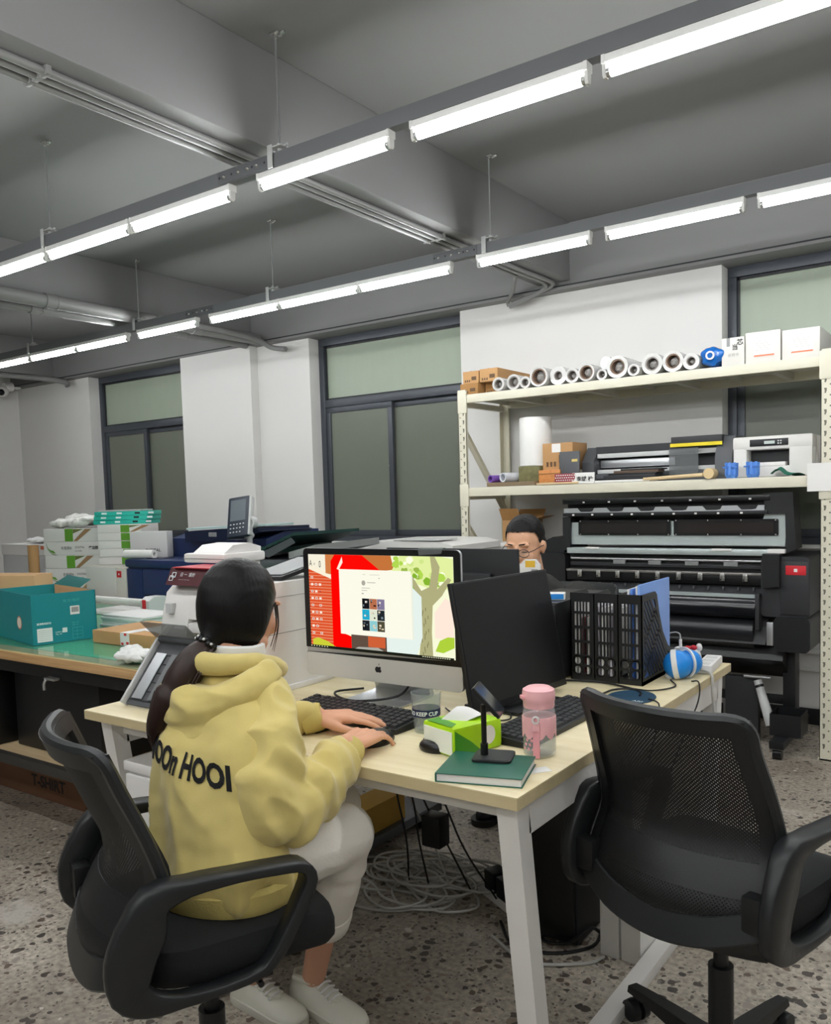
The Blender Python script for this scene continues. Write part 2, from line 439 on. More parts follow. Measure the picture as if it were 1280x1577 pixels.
# ================================================================== THE ROOM
CZ = 2.97                                   # ceiling
struct('floor', MB().box(-8.9, 4.2, -5.2, 5.35, -.1, 0), M_floor)
struct('ceiling', MB().box(-8.9, 4.2, -5.2, 5.35, CZ, CZ+.12), M_ceil)
struct('wall_left', MB().box(-8.8, -8.62, -5.2, 5.35, 0, CZ), M_wallw)
struct('wall_right', MB().box(4.0, 4.2, -5.2, 5.35, 0, CZ), M_wallw)
struct('wall_rear', MB().box(-8.9, 4.2, -5.2, -5.0, 0, CZ), M_wallw)
bw = MB()
ZT = 2.577
bw.box(-8.62, -7.372, 4.98, 5.30, 0, ZT)
bw.box(-5.92, -5.07, 4.90, 5.30, 0, ZT); bw.box(-5.07, -4.506, 4.98, 5.30, 0, ZT, b=.004)
bw.box(-3.127, -1.391, 4.98, 5.30, 0, ZT, b=.006)
bw.box(.25, 4.0, 4.98, 5.30, 0, ZT)
for x0, x1 in ((-7.372, -5.92), (-4.506, -3.127), (-1.391, .25)):
    bw.box(x0, x1, 5.08, 5.30, 0, .985)
    bw.box(x0+.002, x1-.002, 5.03, 5.20, .985, 1.005, b=.004)
bw.box(-1.391, .25, 5.052, 5.09, .40, .425, b=.004); bw.box(-1.391, .25, 5.06, 5.09, .30, .32, b=.004)
struct('wall_back', bw, M_wallw)
struct('baseboard_back', MB().box(-1.391, 4.0, 5.066, 5.079, 0, .09, b=.003).box(-3.127, -1.391, 4.967, 4.979, 0, .09, b=.003)
       .box(-8.62, -7.372, 4.967, 4.979, 0, .09, b=.003), mat('black_skirting', '#1b1b1c', .5))
# downstand beams, painted with the ceiling
struct('perimeter_beam', MB().box(-8.62, 4.0, 4.90, 5.35, ZT, CZ, b=.006), M_beam)
for xr in (-2.275, -5.045, -7.83, .5, 3.2):
    struct('cross_beam', MB().box(xr-.22, xr, -5.0, 4.905, 2.622, CZ, b=.008), M_beam)
struct('trim_1', MB().box(-8.62, 4.0, 4.893, 4.90, 2.595, 2.602), M_alud)

M_frost1 = mat('frosted_film', '#9ba694', .38, var=.05, vs=2.5, stretch=(6, 6, 1))
M_frost2 = mat('frosted_film_double', '#6d7266', .35, var=.06, vs=2.0)
def window(n, x0, x1, xm):
    """fixed light over a two-leaf slider, aluminium frame"""
    y0, y1 = 5.09, 5.17
    root = bpy.data.objects.new('window_%d' % n, None); COL.objects.link(root); root['kind'] = 'structure'
    w = .05
    f = MB()
    f.box(x0, x1, y0, y1, 2.52, ZT, b=.004); f.box(x0, x1, y0, y1, 1.005, 1.045, b=.004)
    f.box(x0, x0+w, y0, y1, 1.045, 2.52, b=.004); f.box(x1-w, x1, y0, y1, 1.045, 2.52, b=.004)
    f.box(x0+w, x1-w, y0, y1, 2.045, 2.105, b=.004)
    f.build('outer_frame', M_alu, root)
    MB().box(x0+w, x1-w, 5.125, 5.135, 2.105, 2.52).build('upper_pane', M_frost1, root)
    g = MB().box(x0+w, x1-w, 5.112, 5.118, 2.108, 2.118).box(x0+w, x0+w+.012, 5.112, 5.118, 2.108, 2.52)
    g.box(x0+w, x1-w, 5.112, 5.118, 2.505, 2.52).build('gasket', M_alud, root)
    for k, (a, b_, yy) in enumerate(((x0+w, xm+.03, 5.10), (xm-.03, x1-w, 5.135))):
        s = MB(); t = .042
        s.box(a, b_, yy, yy+.03, 2.003, 2.045, b=.003); s.box(a, b_, yy, yy+.03, 1.045, 1.09, b=.003)
        s.box(a, a+t, yy, yy+.03, 1.09, 2.003, b=.003); s.box(b_-t, b_, yy, yy+.03, 1.09, 2.003, b=.003)
        lf = s.build('sash', M_alu, root)
        MB().box(a+t, b_-t, yy+.012, yy+.018, 1.09, 2.003).build('pane', M_frost2, lf)
        if k == 1:
            h = MB().box(a+.008, a+.034, yy-.012, yy, 1.50, 1.62, b=.005).cyl((a+.02, yy-.012, 1.53), (a+.02, yy-.03, 1.575), .007, .006)
            h.build('latch', M_steel, lf)
window(1, -7.372, -5.92, -6.72)
window(2, -4.506, -3.127, -3.845)
window(3, -1.391, .25, -.60)

# ================================================================== LIGHT TRACKS
M_tube = emit('fluorescent_tube', '#fbfdff', TUBE_POWER)
RZ0, RZ1 = 2.507, 2.557                     # rail bottom and top
def fixture_proto():
    t = thing('batten_lamp', 'x', 'lamp')
    h = MB().box(.006, .594, -.018, .018, -.022, 0, b=.003)
    h.build('housing', M_tubew, t)
    for x, s in ((0, 1), (.6, -1)):
        c = MB().box(min(x, x+s*.012), max(x, x+s*.012), -.019, .019, -.024, .001, b=.002)
        c.prism([(-.013, -.022), (.013, -.022), (.011, -.05), (.006, -.058), (-.006, -.058), (-.011, -.05)], min(x+s*.001, x+s*.011), max(x+s*.001, x+s*.011), 'x')
        e = c.build('end_cap', M_tubew, t)
        MB().cyl((x+s*.011, 0, -.043), (x+s*.022, 0, -.043), .0135, n=14).build('tube_collar', M_steel, e)
    MB().cyl((.022, 0, -.043), (.578, 0, -.043), .013, n=16, caps=True).build('tube', M_tube, t)
    return t
rows = {
    'front': (2.28, [-4.23, -3.62, -3.01, -2.27, -1.59, -.95, -.28, .40, 1.1, 1.8]),
    'wall': (3.70, [-7.43, -6.80, -6.19, -5.59, -4.88, -4.16, -3.56, -2.96, -2.21, -1.54, -.89, -.20, .5, 1.2]),
    'over': (.86, [-4.2, -3.5, -2.8, -2.1, -1.4, -.7, 0, .7, 1.4]),
    'behind': (-.56, [-3.5, -2.8, -2.1, -1.4, -.7, 0, .7, 1.4]),
    'rear': (-1.98, [-3.5, -2.5, -1.5, -.5, .5, 1.5]),
}
ords = ['first', 'second', 'third', 'fourth', 'fifth', 'sixth', 'seventh', 'eighth', 'ninth', 'tenth', 'eleventh', 'twelfth', 'thirteenth', 'fourteenth']
lab = {'front': '%s lit batten lamp from the left on the hanging track nearer the viewer',
       'wall': '%s lit batten lamp from the left on the hanging track nearer the windows',
       'over': '%s lit batten lamp from the left on the track straight overhead',
       'behind': '%s lit batten lamp from the left on the track behind the viewer',
       'rear': '%s lit batten lamp from the left on the rearmost track'}
proto = None
for rn, (y, xs) in rows.items():
    for i, x in enumerate(xs):
        L_ = lab[rn] % ords[i]
        if proto is None:
            proto = fixture_proto(); o = proto; o.location = (x, y, RZ0); o['label'] = L_; o['group'] = 'batten lamps on the hanging tracks'
        else:
            o = copy_tree(proto, (x, y, RZ0), None, L_, 'batten lamps on the hanging tracks')
    x0, x1 = xs[0]-1.0, xs[-1]+.9
    nm = {'front': 'nearer the viewer, crossing under the beam', 'wall': 'nearer the windows', 'over': 'overhead', 'behind': 'behind the viewer', 'rear': 'rearmost'}[rn]
    t = thing('light_track', 'long grey perforated lighting track hung from rods, ' + nm, 'light track', (0, y, RZ0), group='hanging lighting tracks')
    # C-channel open below
    MB().box(x0, x1, -.02, -.0175, 0, .05).box(x0, x1, .0175, .02, 0, .05).box(x0, x1, -.0175, .0175, .0475, .05).box(x0, x1, -.0175, .0175, 0, .004).build('channel', M_rail, t)
    if rn in ('front', 'wall'):
        for jx in ((-2.335,) if rn == 'front' else (-2.33, -4.24)):
            pl = MB().box(jx-.13, jx+.13, -.0235, -.02, .002, .048, b=.001).build('joint_plate', mat('joint_plate_grey', '#636567', .5), t)
            for q in (-.095, -.02, .03, .075):
                MB().lathe([(0, .006), (.004, .0055), (.007, .002), (.0075, 0)], 12, frame((jx+q, -.0235, .026), (1, 0, 0), (0, 0, 1))).build('bolt', M_bolt, pl)
            for q in (-.12, -.055, .052, .115):
                MB().lathe([(.0045, .0004), (.0045, 0)], 10, frame((jx+q, -.0237, .026), (1, 0, 0), (0, 0, 1))).build('slot_hole', M_alud, pl)
    # rods
    rx = {'front': [-5.2, -3.60, -2.165, .73], 'wall': [-7.6, -6.16, -4.87, -3.61, -2.135, .77]}.get(rn, [-3.6, -2.15, -.7, .75])
    for i, x in enumerate(rx):
        hg = thing('hanging_rod', '%s ceiling rod and clamp from the left carrying the track %s' % (ords[i], nm.split(',')[0]), 'hanging rod', (x, y, RZ0), group='rods carrying the lighting tracks')
        MB().cyl((0, 0, .06), (0, 0, CZ-RZ0-.01), .004, n=8).build('rod', M_steel, hg)
        an = MB().box(-.02, .02, -.012, .012, CZ-RZ0-.006, CZ-RZ0, b=.001).box(.014, .03, -.006, .006, CZ-RZ0-.02, CZ-RZ0-.004, b=.002)
        an.cyl((0, 0, CZ-RZ0-.02), (0, 0, CZ-RZ0-.006), .008, n=6).cyl((.025, 0, CZ-RZ0-.012), (.045, 0, CZ-RZ0-.009), .006, n=8)
        an.build('ceiling_anchor', M_bolt, hg)
        br = MB().box(-.036, -.012, -.028, -.0245, -.002, .078, b=.001).box(-.036, -.012, .0205, .024, -.002, .078, b=.001).box(-.036, .03, -.028, .024, .066, .07, b=.001)
        br.cyl((0, 0, .07), (0, 0, .085), .009, n=6).cyl((0, 0, .053), (0, 0, .066), .009, n=6).cyl((.022, -.002, .07), (.04, -.002, .074), .005, n=8)
        br.build('track_clamp', M_lgrey, hg)

# ================================================================== CONDUITS AND PIPES
for i, x in enumerate((-2.36, -2.40, -2.445)):
    pts = [(x, -4.9, 2.607), (x, 4.45-.0*i, 2.607)]
    if i == 2: pts = [(x, -4.9, 2.607), (x, 4.52, 2.607), (-2.62, 4.80, 2.59), (-2.70, 4.885, 2.56), (-2.70, 4.9, 2.53)]
    else: pts += [(x+.01, 4.72+.05*(1-i), 2.607), (x-.02, 4.86, 2.60), (-2.5-.02*i, 4.885, 2.575-.012*i), (-2.69, 4.888, 2.535-.012*i)]
    pth = [Vector(pts[0])] + smooth_path(pts[1:], 6)
    wd = ('nearest the beam edge', 'in the middle of the three', 'that turns off at the wall')[i]
    o = MB().tube(pth, .0125, 10).build('conduit', M_pipe); tag(o, 'grey painted conduit under the middle beam, the one %s' % wd, 'conduit', 'conduits under the middle beam')
    for k in range(5):
        y = -.6 + 1.05*k
        MB().box(x-.02, x+.02, y, y+.018, 2.595, 2.6215, b=.002).build('saddle_clip', M_pipe, o)
for nm, x, z, r, ye, lb in (('drain_pipe', -4.935, 2.605, .042, 4.86, 'grey painted fat pipe beside the left beam, the higher one with a collar'),
                            ('drain_pipe', -5.10, 2.587, .029, 4.89, 'grey painted fat pipe under the left beam, the lower one with a cut end')):
    o = MB().cyl((x, -4.9, z), (x, ye, z), r, n=20).build(nm, M_pipe); tag(o, lb, 'pipe', 'fat pipes along the left beam')
    for y in (1.2, 3.10, 4.25):
        MB().cyl((x, y-.04, z), (x, y+.04, z), r+.003, n=20).cyl((x, y-.045, z), (x, y-.03, z), r+.0048, n=20).cyl((x, y+.03, z), (x, y+.045, z), r+.0048, n=20).build('coupling', M_pipe, o)
o = MB().box(-5.24, -5.17, -4.9, 3.55, 2.592, 2.621, b=.003).build('cable_tray', mat('tray_white', '#c9cac8', .4)); tag(o, 'flat pale cable duct under the left beam beside the fat pipes', 'cable duct')
o = MB().tube(smooth_path([(-7.9, 1.5, 2.60), (-7.9, 4.3, 2.60), (-7.75, 4.72, 2.58), (-7.58, 4.86, 2.54), (-7.55, 4.87, 2.50)], 6), .025, 12).build('conduit', M_pipe)
tag(o, 'grey conduit bending down at the far left beam end', 'conduit')
o = MB().tube(smooth_path([(-4.84, 3.85, 2.60), (-4.84, 4.4, 2.60), (-4.84, 4.75, 2.58), (-4.80, 4.87, 2.53), (-4.66, 4.885, 2.50)], 6), .02, 10).build('conduit', M_pipe)
tag(o, 'grey conduit curving to the pier under the left beam', 'conduit')
# dome camera in the far left corner
t = thing('security_camera', 'white dome security camera high in the far left corner', 'camera', (-8.45, 4.72, 2.577))
MB().cyl((0, .1, .0), (0, .02, -.012), .045, n=20).box(-.03, .03, .0, .18, -.02, 0, b=.004).build('bracket', M_plastw, t)
MB().ball((0, 0, -.055), .058, 24, 14).build('housing', M_plastw, t)
MB().ball((.03, -.032, -.068), .033, 18, 12).build('lens', M_black2, t)

# ================================================================== DESK
DX0, DX1, DY0, DY1, DZ = -2.182, -.777, 1.40, 2.871, .75
dk = thing('office_desk', 'pale maple office desk with white metal leg frames', 'desk', (-1.48, 2.135, 0))
def dput(mb, name, m): return mb.build(name, m, dk, off=(-1.48, 2.135, 0))
dput(MB().box(DX0, DX1, DY0, DY1, DZ-.003, DZ, b=.001), 'desktop', M_desk)
dput(MB().box(DX0, DX1, DY0, DY1, DZ-.026, DZ-.003), 'edge_band', M_deskedge)
for s, xa in ((1, -.842), (-1, -2.15)):
    xb = xa+.046
    for y0, y1, sg in ((DY0+.03, DY0+.13, 1), (DY1-.03, DY1-.13, -1)):
        lg = MB(); z1 = DZ-.03
        ya, yb = sorted((y0, y0+sg*.05)); yc, yd = sorted((y1, y1+sg*.05))
        V = [(xa, ya, z1), (xb, ya, z1), (xb, yb, z1), (xa, yb, z1), (xa, yc, .0), (xb, yc, .0), (xb, yd, .0), (xa, yd, .0)]
        lg.add(V, [(0,1,2,3), (7,6,5,4), (0,4,5,1), (1,5,6,2), (2,6,7,3), (3,7,4,0)])
        dput(lg, 'leg', M_deskw)
    dput(MB().box(xa, xb, DY0+.08, DY1-.08, z1-.075, z1, b=.003), 'side_rail', M_deskw)
    dput(MB().box(xa, xb, DY0+.175, DY1-.175, 0, .035, b=.003), 'floor_rail', M_deskw)
for y in (DY0+.07, 2.10, DY1-.11):
    dput(MB().box(-2.104, -.842, y, y+.04, DZ-.075, DZ-.03, b=.002), 'cross_rail', M_deskw)
dput(MB().box(-1.95, -1.05, 2.02, 2.08, DZ-.17, DZ-.076), 'cable_tray', M_lgrey)

# ================================================================== OFFICE CHAIRS
def chair_proto():
    t = thing('office_chair', 'x', 'chair', group='black mesh office chairs')
    b = MB()
    b.cyl((0, 0, .055), (0, 0, .115), .042, .034, 20)
    hub = b.build('base_hub', M_chair, t)
    for k in range(5):
        a = 2*PI*k/5 + .35; d = Vector((math.cos(a), math.sin(a), 0)); n = Vector((-d.y, d.x, 0))
        rings = []
        for q, w, z0, z1 in ((.02, .03, .06, .115), (.12, .024, .07, .108), (.24, .019, .072, .094), (.305, .016, .068, .084)):
            c = d*q
            rings.append([tuple(c+n*w+Vector((0, 0, z0))), tuple(c+n*w*.8+Vector((0, 0, z1))), tuple(c-n*w*.8+Vector((0, 0, z1))), tuple(c-n*w+Vector((0, 0, z0)))])
        lg = MB().loft(rings).build('base_leg', M_chair, t)
        cs = MB(); c = d*.29
        for sgn in (-1, 1):
            cs.cyl(c+n*sgn*.006+Vector((0, 0, .028)), c+n*sgn*.024+Vector((0, 0, .028)), .028, .026, 18)
        cs.cyl(c+Vector((0, 0, .03)), c+Vector((0, 0, .075)), .008, n=10)
        cs.build('caster', M_black, lg)
    MB().cyl((0, 0, .115), (0, 0, .29), .027, n=20).cyl((0, 0, .29), (0, 0, .43), .016, n=16).build('gas_lift', M_black, t)
    MB().box(-.08, .08, -.11, .12, .425, .462, b=.008).cyl((.08, .03, .445), (.22, .03, .435), .006, n=8).build('tilt_mechanism', M_black, t)
    # seat cushion
    def seat(u, v):
        a = 2*PI*u
        sx = math.copysign(abs(math.cos(a))**.45, math.cos(a)); sy = math.copysign(abs(math.sin(a))**.45, math.sin(a))
        return sx, sy
    rings = []
    for (sc, z) in ((.80, .46), (.95, .463), (1.0, .482), (1.0, .512), (.97, .532), (.9, .541), (.6, .544), (.2, .545)):
        rg = []
        for k in range(36):
            sx, sy = seat(k/36, 0)
            y = .022+sy*.205*sc; drop = .03*max(0, (y-.10)/.12)**2
            rg.append((sx*.212*sc, y, z-drop))
        rings.append(rg)
    MB().loft(rings).build('seat', mat('seat_fabric', '#141516', .85, var=.1, bump=.3, bs=600), t)
    # back: curve and width
    PB = [(.40, -.165), (.44, -.205), (.49, -.232), (.54, -.232), (.59, -.205), (.64, -.172), (.70, -.180), (.775, -.212), (.85, -.243), (.93, -.275)]
    def yb(z):
        for (z0, y0), (z1, y1) in zip(PB, PB[1:]):
            if z <= z1:
                t_ = max(0, (z-z0)/(z1-z0)); return y0+(y1-y0)*t_
        return PB[-1][1]
    def wb(z):
        q = (z-.42)/.5
        return .196 + .010*math.sin(PI*min(1, q*1.2)) - .018*max(0, q-.35)
    def bp(u, z, off=0.0): return Vector((u*wb(z), yb(z)+.055*u*u-off, z))
    def slab(u0, u1, z0, z1, nu, nv, th, off=0.0):
        m = MB(); F_ = [[bp(u0+(u1-u0)*i/nu, z0+(z1-z0)*j/nv, off) for i in range(nu+1)] for j in range(nv+1)]
        B_ = [[p+Vector((0, -th, 0)) for p in r] for r in F_]
        V = [tuple(p) for r in F_ for p in r] + [tuple(p) for r in B_ for p in r]; n1 = nu+1; o = n1*(nv+1); F = []
        for j in range(nv):
            for i in range(nu):
                a = j*n1+i
                F += [(a, a+1, a+n1+1, a+n1), (o+a, o+a+n1, o+a+n1+1, o+a+1)]
        for j in range(nv): F += [(j*n1, (j+1)*n1, o+(j+1)*n1, o+j*n1), (j*n1+nu, o+j*n1+nu, o+(j+1)*n1+nu, (j+1)*n1+nu)]
        for i in range(nu): F += [(i, o+i, o+i+1, i+1), (nv*n1+i, nv*n1+i+1, o+nv*n1+i+1, o+nv*n1+i)]
        return m.add(V, F)
    fr = MB()
    for s in (-1, 1): 
        for q in slab(s*1.0, s*.86, .46, .885, 3, 18, .026).f: pass
        mm = slab(s*1.0, s*.86, .46, .885, 3, 18, .026); fr.add(mm.v, mm.f)
    mm = slab(-1, 1, 0.875, .908, 16, 2, .028); fr.add(mm.v, mm.f)
    bf = fr.build('back_frame', M_chair, t, 50)
    loop = [bp(-1, z, .014) for z in (.47, .52, .57, .62, .66, .75, .84, .888)] + [bp(u, .908, .014) for u in (-.9, -.6, -.3, 0, .3, .6, .9)] + [bp(1, z, .014) for z in (.888, .84, .75, .66, .62, .57, .52, .47)]
    MB().tube(smooth_path(loop, 3), .0125, 8).build('back_rim', M_chairrim, bf)
    slab(-.87, .87, .615, .877, 14, 12, .002, .012).build('mesh_panel', M_meshback, t)
    slab(-.87, .87, .56, .62, 14, 4, .006, .010).build('lumbar_band', M_chair, t)
    slab(-.87, .87, .495, .565, 14, 5, .002, .012).build('lower_mesh_panel', M_meshback, t)
    low = [bp(u, .475+.05*abs(u)**2, .02) for u in (-1.04, -.9, -.6, -.3, 0, .3, .6, .9, 1.04)]
    MB().sweep(smooth_path(low, 3), (.06, .022), (0, .35, 1)).build('lower_back_rail', M_chairrim, t)
    slab(-.95, .95, .43, .50, 14, 4, .012, .0).build('lower_back_shell', M_chair, t)
    # looped armrests
    for s in (-1, 1):
        x = s*.228
        pts = [(-.185, .60), (-.160, .652), (-.10, .664), (-.012, .662), (.065, .656), (.112, .648), (.128, .620), (.108, .575), (.078, .525), (.050, .487), (.02, .468), (-.05, .462), (-.12, .464), (-.175, .475), (-.207, .505), (-.205, .555)]
        pr = [(.030, .088), (.042, .060), (.048, .028), (.05, .018), (.05, .018), (.05, .020), (.046, .024), (.042, .026), (.04, .026), (.036, .022), (.034, .018), (.034, .016), (.032, .024), (.030, .045), (.028, .070), (.028, .085)]
        P2, R2 = [], []
        n_ = len(pts)
        for i in range(n_):
            p0, p1, p2, p3 = (Vector(pts[(i+q) % n_]) for q in (-1, 0, 1, 2)); a0, a1 = pr[i], pr[(i+1) % n_]
            for q in range(3):
                t_ = q/3
                P2.append(.5*((2*p1)+(p2-p0)*t_+(2*p0-5*p1+4*p2-p3)*t_*t_+(3*p1-p0-3*p2+p3)*t_**3)); R2.append((a0[0]+(a1[0]-a0[0])*t_, a0[1]+(a1[1]-a0[1])*t_))
        pts, pr = P2, R2
        MB().sweep([(x, y, z) for y, z in pts], pr, (1, 0, 0), closed=True).build('armrest', M_chairrim, t, 50)
        MB().box(min(x, s*.17), max(x, s*.17), -.10, .05, .452, .466).build('arm_bracket', M_chair, t)
        MB().box(min(x, s*.17), max(x, s*.17), -.225, -.19, .51, .58, b=.006).build('back_bracket', M_chair, t)
    return t
ch = chair_proto(); ch.location = (-1.350, 1.118, 0); ch.rotation_euler = (0, 0, -.40)
ch['label'] = 'black mesh-back office chair the woman in the yellow hoodie sits on'
copy_tree(ch, (-.520, 1.835, 0), -.25, 'empty black mesh-back office chair beside the desk end')

# ================================================================== STEEL RACK
rk = thing('storage_rack', 'cream steel boltless storage rack against the white column', 'shelf', (-1.78, 4.69, 0))
RO = (-1.78, 4.69, 0)
def rput(mb, name, m, **k): return mb.build(name, m, rk, off=RO, **k)
RX0, RX1, RY0, RY1 = -2.797, -.724, 4.41, 4.955
posts = []
for x, sx in ((RX0, 1), (RX1, -1)):
    for y, sy in ((RY0, 1), (RY1, -1)):
        p = MB(); xa, xb = sorted((x, x+sx*.055)); ya, yb_ = sorted((y, y+sy*.003))
        p.box(xa, xb, ya, yb_, 0, 1.965)
        xa, xb = sorted((x, x+sx*.003)); ya, yb_ = sorted((y, y+sy*.045)); p.box(xa, xb, ya, yb_, 0, 1.965)
        xa, xb = sorted((x+sx*.052, x+sx*.055)); ya, yb_ = sorted((y, y+sy*.02)); p.box(xa, xb, ya, yb_, 0, 1.965)
        p.box(min(x, x+sx*.06)-.003, max(x, x+sx*.06)+.003, min(y, y+sy*.05), max(y, y+sy*.05), 0, .012, b=.002)
        po = rput(p, 'post', M_shelf)
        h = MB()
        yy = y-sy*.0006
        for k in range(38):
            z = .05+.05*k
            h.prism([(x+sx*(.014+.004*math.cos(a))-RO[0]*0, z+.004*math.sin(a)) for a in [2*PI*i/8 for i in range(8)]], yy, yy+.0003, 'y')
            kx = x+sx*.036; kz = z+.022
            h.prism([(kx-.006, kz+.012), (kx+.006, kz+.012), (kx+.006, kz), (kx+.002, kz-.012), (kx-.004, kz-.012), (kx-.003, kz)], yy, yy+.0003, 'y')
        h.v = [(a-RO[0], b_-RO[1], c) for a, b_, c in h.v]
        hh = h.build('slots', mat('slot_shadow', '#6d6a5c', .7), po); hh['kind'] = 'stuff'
for z0, z1, nm in ((1.886, 1.937, 'top'), (1.324, 1.378, 'middle'), (.20, .25, 'bottom')):
    if nm == 'bottom': continue
    for y in (RY0+.002, RY1-.034):
        rput(MB().box(RX0+.056, RX1-.056, y, y+.032, z0, z1-.004, b=.004), 'beam', M_shelf)
    for x, sx in ((RX0, 1), (RX1, -1)):
        xa, xb = sorted((x+sx*.0, x+sx*.062))
        rput(MB().box(xa, xb, RY0-.004, RY0-.0005, z0-.06, z1+.02, b=.001), 'beam_connector', M_shelf)
        xa, xb = sorted((x+sx*.006, x+sx*.04))
        rput(MB().box(xa, xb, RY0+.05, RY1-.05, z0-.02, z0+.012), 'side_tie', M_shelf)
    n = 4; w = (RX1-RX0-.112)/n
    for k in range(n):
        rput(MB().box(RX0+.058+k*w, RX0+.054+(k+1)*w, RY0+.012, RY1-.012, z1-.006, z1, b=.001).box(RX0+.058+k*w, RX0+.061+k*w, RY0+.034, RY1-.034, z1-.03, z1-.006), 'deck_panel', M_shelfd)
        rput(MB().box(RX0+.05+(k+.5)*w, RX0+.08+(k+.5)*w, RY0+.034, RY1-.034, z0+.005, z1-.006), 'support_bar', M_shelfd)
for x, sx in ((RX0, 1), (RX1, -1)):
    for za, zb in ((1.72, 1.22), (1.15, .70), (.62, .2)):
        m = MB(); xa = x+sx*.012
        V0 = Vector((xa, RY0+.03, za)); V1 = Vector((xa, RY1-.03, zb)); d = (V1-V0).normalized()
        nn = Vector((1, 0, 0)).cross(d).normalized()
        m.sweep([V0, V1], (.004, .04), (1, 0, 0)); m.sweep([V0+Vector((sx*.01, 0, 0))+nn*.018, V1+Vector((sx*.01, 0, 0))+nn*.018], (.02, .004), (1, 0, 0))
        rput(m, 'diagonal_brace', M_shelf)
    rput(MB().box(min(x, x+sx*.02), max(x, x+sx*.02), RY0+.05, RY1-.05, .15, .18), 'side_tie', M_shelf)
c = MB().box(-.836, -.722, 4.4005, 4.4022, 1.302, 1.435)
o = c.build('notice_card', M_paper); tag(o, 'blank white square card taped on the rack post', 'card')

# ================================================================== GREEN-TOPPED WORK TABLE
M_cutmat = mat('green_cutting_mat', '#2db485', .3, var=.15, vs=9)
gt = thing('work_table', 'large work table with plywood edge and green cutting top', 'table', (-3.75, 2.45, 0))
GO = (-3.75, 2.45, 0)
def gput(mb, name, m): return mb.build(name, m, gt, off=GO)
GX0, GX1, GY0, GY1 = -5.35, -2.30, 1.84, 3.06
gput(MB().box(GX0, GX1, GY0, GY1, .712, .748, b=.002), 'plywood_top', M_ply)
gput(MB().box(GX0+.05, GX1-.05, GY0+.085, GY1-.05, .748, .7505), 'cutting_mat', M_cutmat)
gput(MB().box(GX0+.01, GX1-.005, GY0+.004, GY1-.01, .7506, .7535), 'clear_sheet', glass_mat('clear_sheet', '#cfeee2', .08, .06))
fr = MB().box(GX0+.03, GX1-.03, GY0+.03, GY0+.07, .655, .711).box(GX0+.03, GX1-.03, GY1-.07, GY1-.03, .655, .711)
fr.box(GX0+.03, GX0+.07, GY0+.07, GY1-.07, .655, .711).box(GX1-.07, GX1-.03, GY0+.07, GY1-.07, .655, .711)
gput(fr, 'apron', M_black)
for x in (GX0+.03, GX1-.07):
    for y in (GY0+.03, GY1-.07): gput(MB().box(x, x+.04, y, y+.04, 0, .655), 'leg', M_black)
gput(MB().box(GX0+.07, GX1-.07, GY0+.02, GY0+.055, .255, .295, b=.003), 'lower_rail', mat('dark_rail', '#3b3833', .6))
gput(MB().box(GX0+.07, GX1-.07, GY0+.056, GY1-.08, .275, .292), 'lower_shelf', M_board)
gput(MB().tube(smooth_path([(-3.12, 1.868, .66), (-3.12, 1.845, .655), (-3.125, 1.838, .64), (-3.125, 1.838, .615)], 4), .006, 8).box(-3.13, -3.06, 1.84, 1.868, .655, .665, b=.003), 'hook', M_steel)
tag(MB().box(-3.60, -2.98, 1.98, 2.60, .293, .650, b=.006).build('storage_box', M_black), 'matt black box on the lower shelf under the green table', 'box')
tag(MB().box(-4.50, -3.66, 1.92, 2.70, .293, .652, b=.006).build('storage_box', M_black2), 'long black crate at the left end of the lower shelf', 'box')
# carton under it
t = thing('carton', 'dark carton lettered T-SHIRT on the floor under the green table', 'carton', (-3.72, 2.3, 0))
MB().box(-.42, .42, -.2, .25, 0, .245, b=.004).build('body', mat('carton_shade', '#6b4a33', .8, bump=.1), t)
text('T-SHIRT', .075, M_ink, t, frame((.0, -.2008, .055), (1, 0, 0), (0, 0, 1)), bold=.002)
text('圆领', .07, M_ink, t, frame((-.05, -.2008, .14), (1, 0, 0), (0, 0, 1)), bold=.002)
MB().box(-.43, .43, -.002, .002, .2452, .247).build('tape', M_cards2, t)

# ================================================================== ALL-IN-ONE COMPUTER
IX0, IX1, IZ0, IZ1, IY = -1.764, -1.205, .805, 1.187, 1.893
IC = (-1.485, 1.95, .75)
im = thing('all_in_one_computer', 'silver all-in-one computer with lit screen showing a red sculpture and tree', 'computer', IC)
def iput(mb, name, m, sharp=38): return mb.build(name, m, im, sharp, IC)
def rrect(x0, x1, z0, z1, r, n=5):
    P = []
    for cx, cz, a0 in ((x1-r, z1-r, 0), (x0+r, z1-r, PI/2), (x0+r, z0+r, PI), (x1-r, z0+r, 1.5*PI)):
        for k in range(n+1):
            a = a0+PI/2*k/n; P.append((cx+r*math.cos(a), cz+r*math.sin(a)))
    return P
body = rrect(IX0, IX1, IZ0, IZ1, .014)
rings = [[(x, IY, z) for x, z in body], [(x, IY+.008, z) for x, z in body]]
cx, cz = (IX0+IX1)/2, (IZ0+IZ1)/2
for s, d in ((.9, .016), (.7, .030), (.4, .042), (.1, .046)): rings.append([(cx+(x-cx)*s, IY+d, cz+(z-cz)*s) for x, z in body])
iput(MB().loft(rings), 'case', M_silver, 30)
zc = .874
gl = rrect(IX0, IX1, zc, IZ1, .014); gl = [(x, max(z, zc)) for x, z in gl]
gl = [p for p in gl if not (p[1] < zc+.013)] + [(IX0, zc), (IX1, zc)]
iput(MB().prism(gl, IY-.0035, IY-.0002), 'front_glass', M_black2)
M_chin = mat('chin_silver', '#d3d3cf', .35, metal=.35)
chp = [(x, min(z, zc-.0005)) for x, z in body if z < zc-.02] + [(IX1, zc-.0005), (IX0, zc-.0005)]
iput(MB().prism(chp, IY-.0035, IY-.0002), 'chin', M_chin)
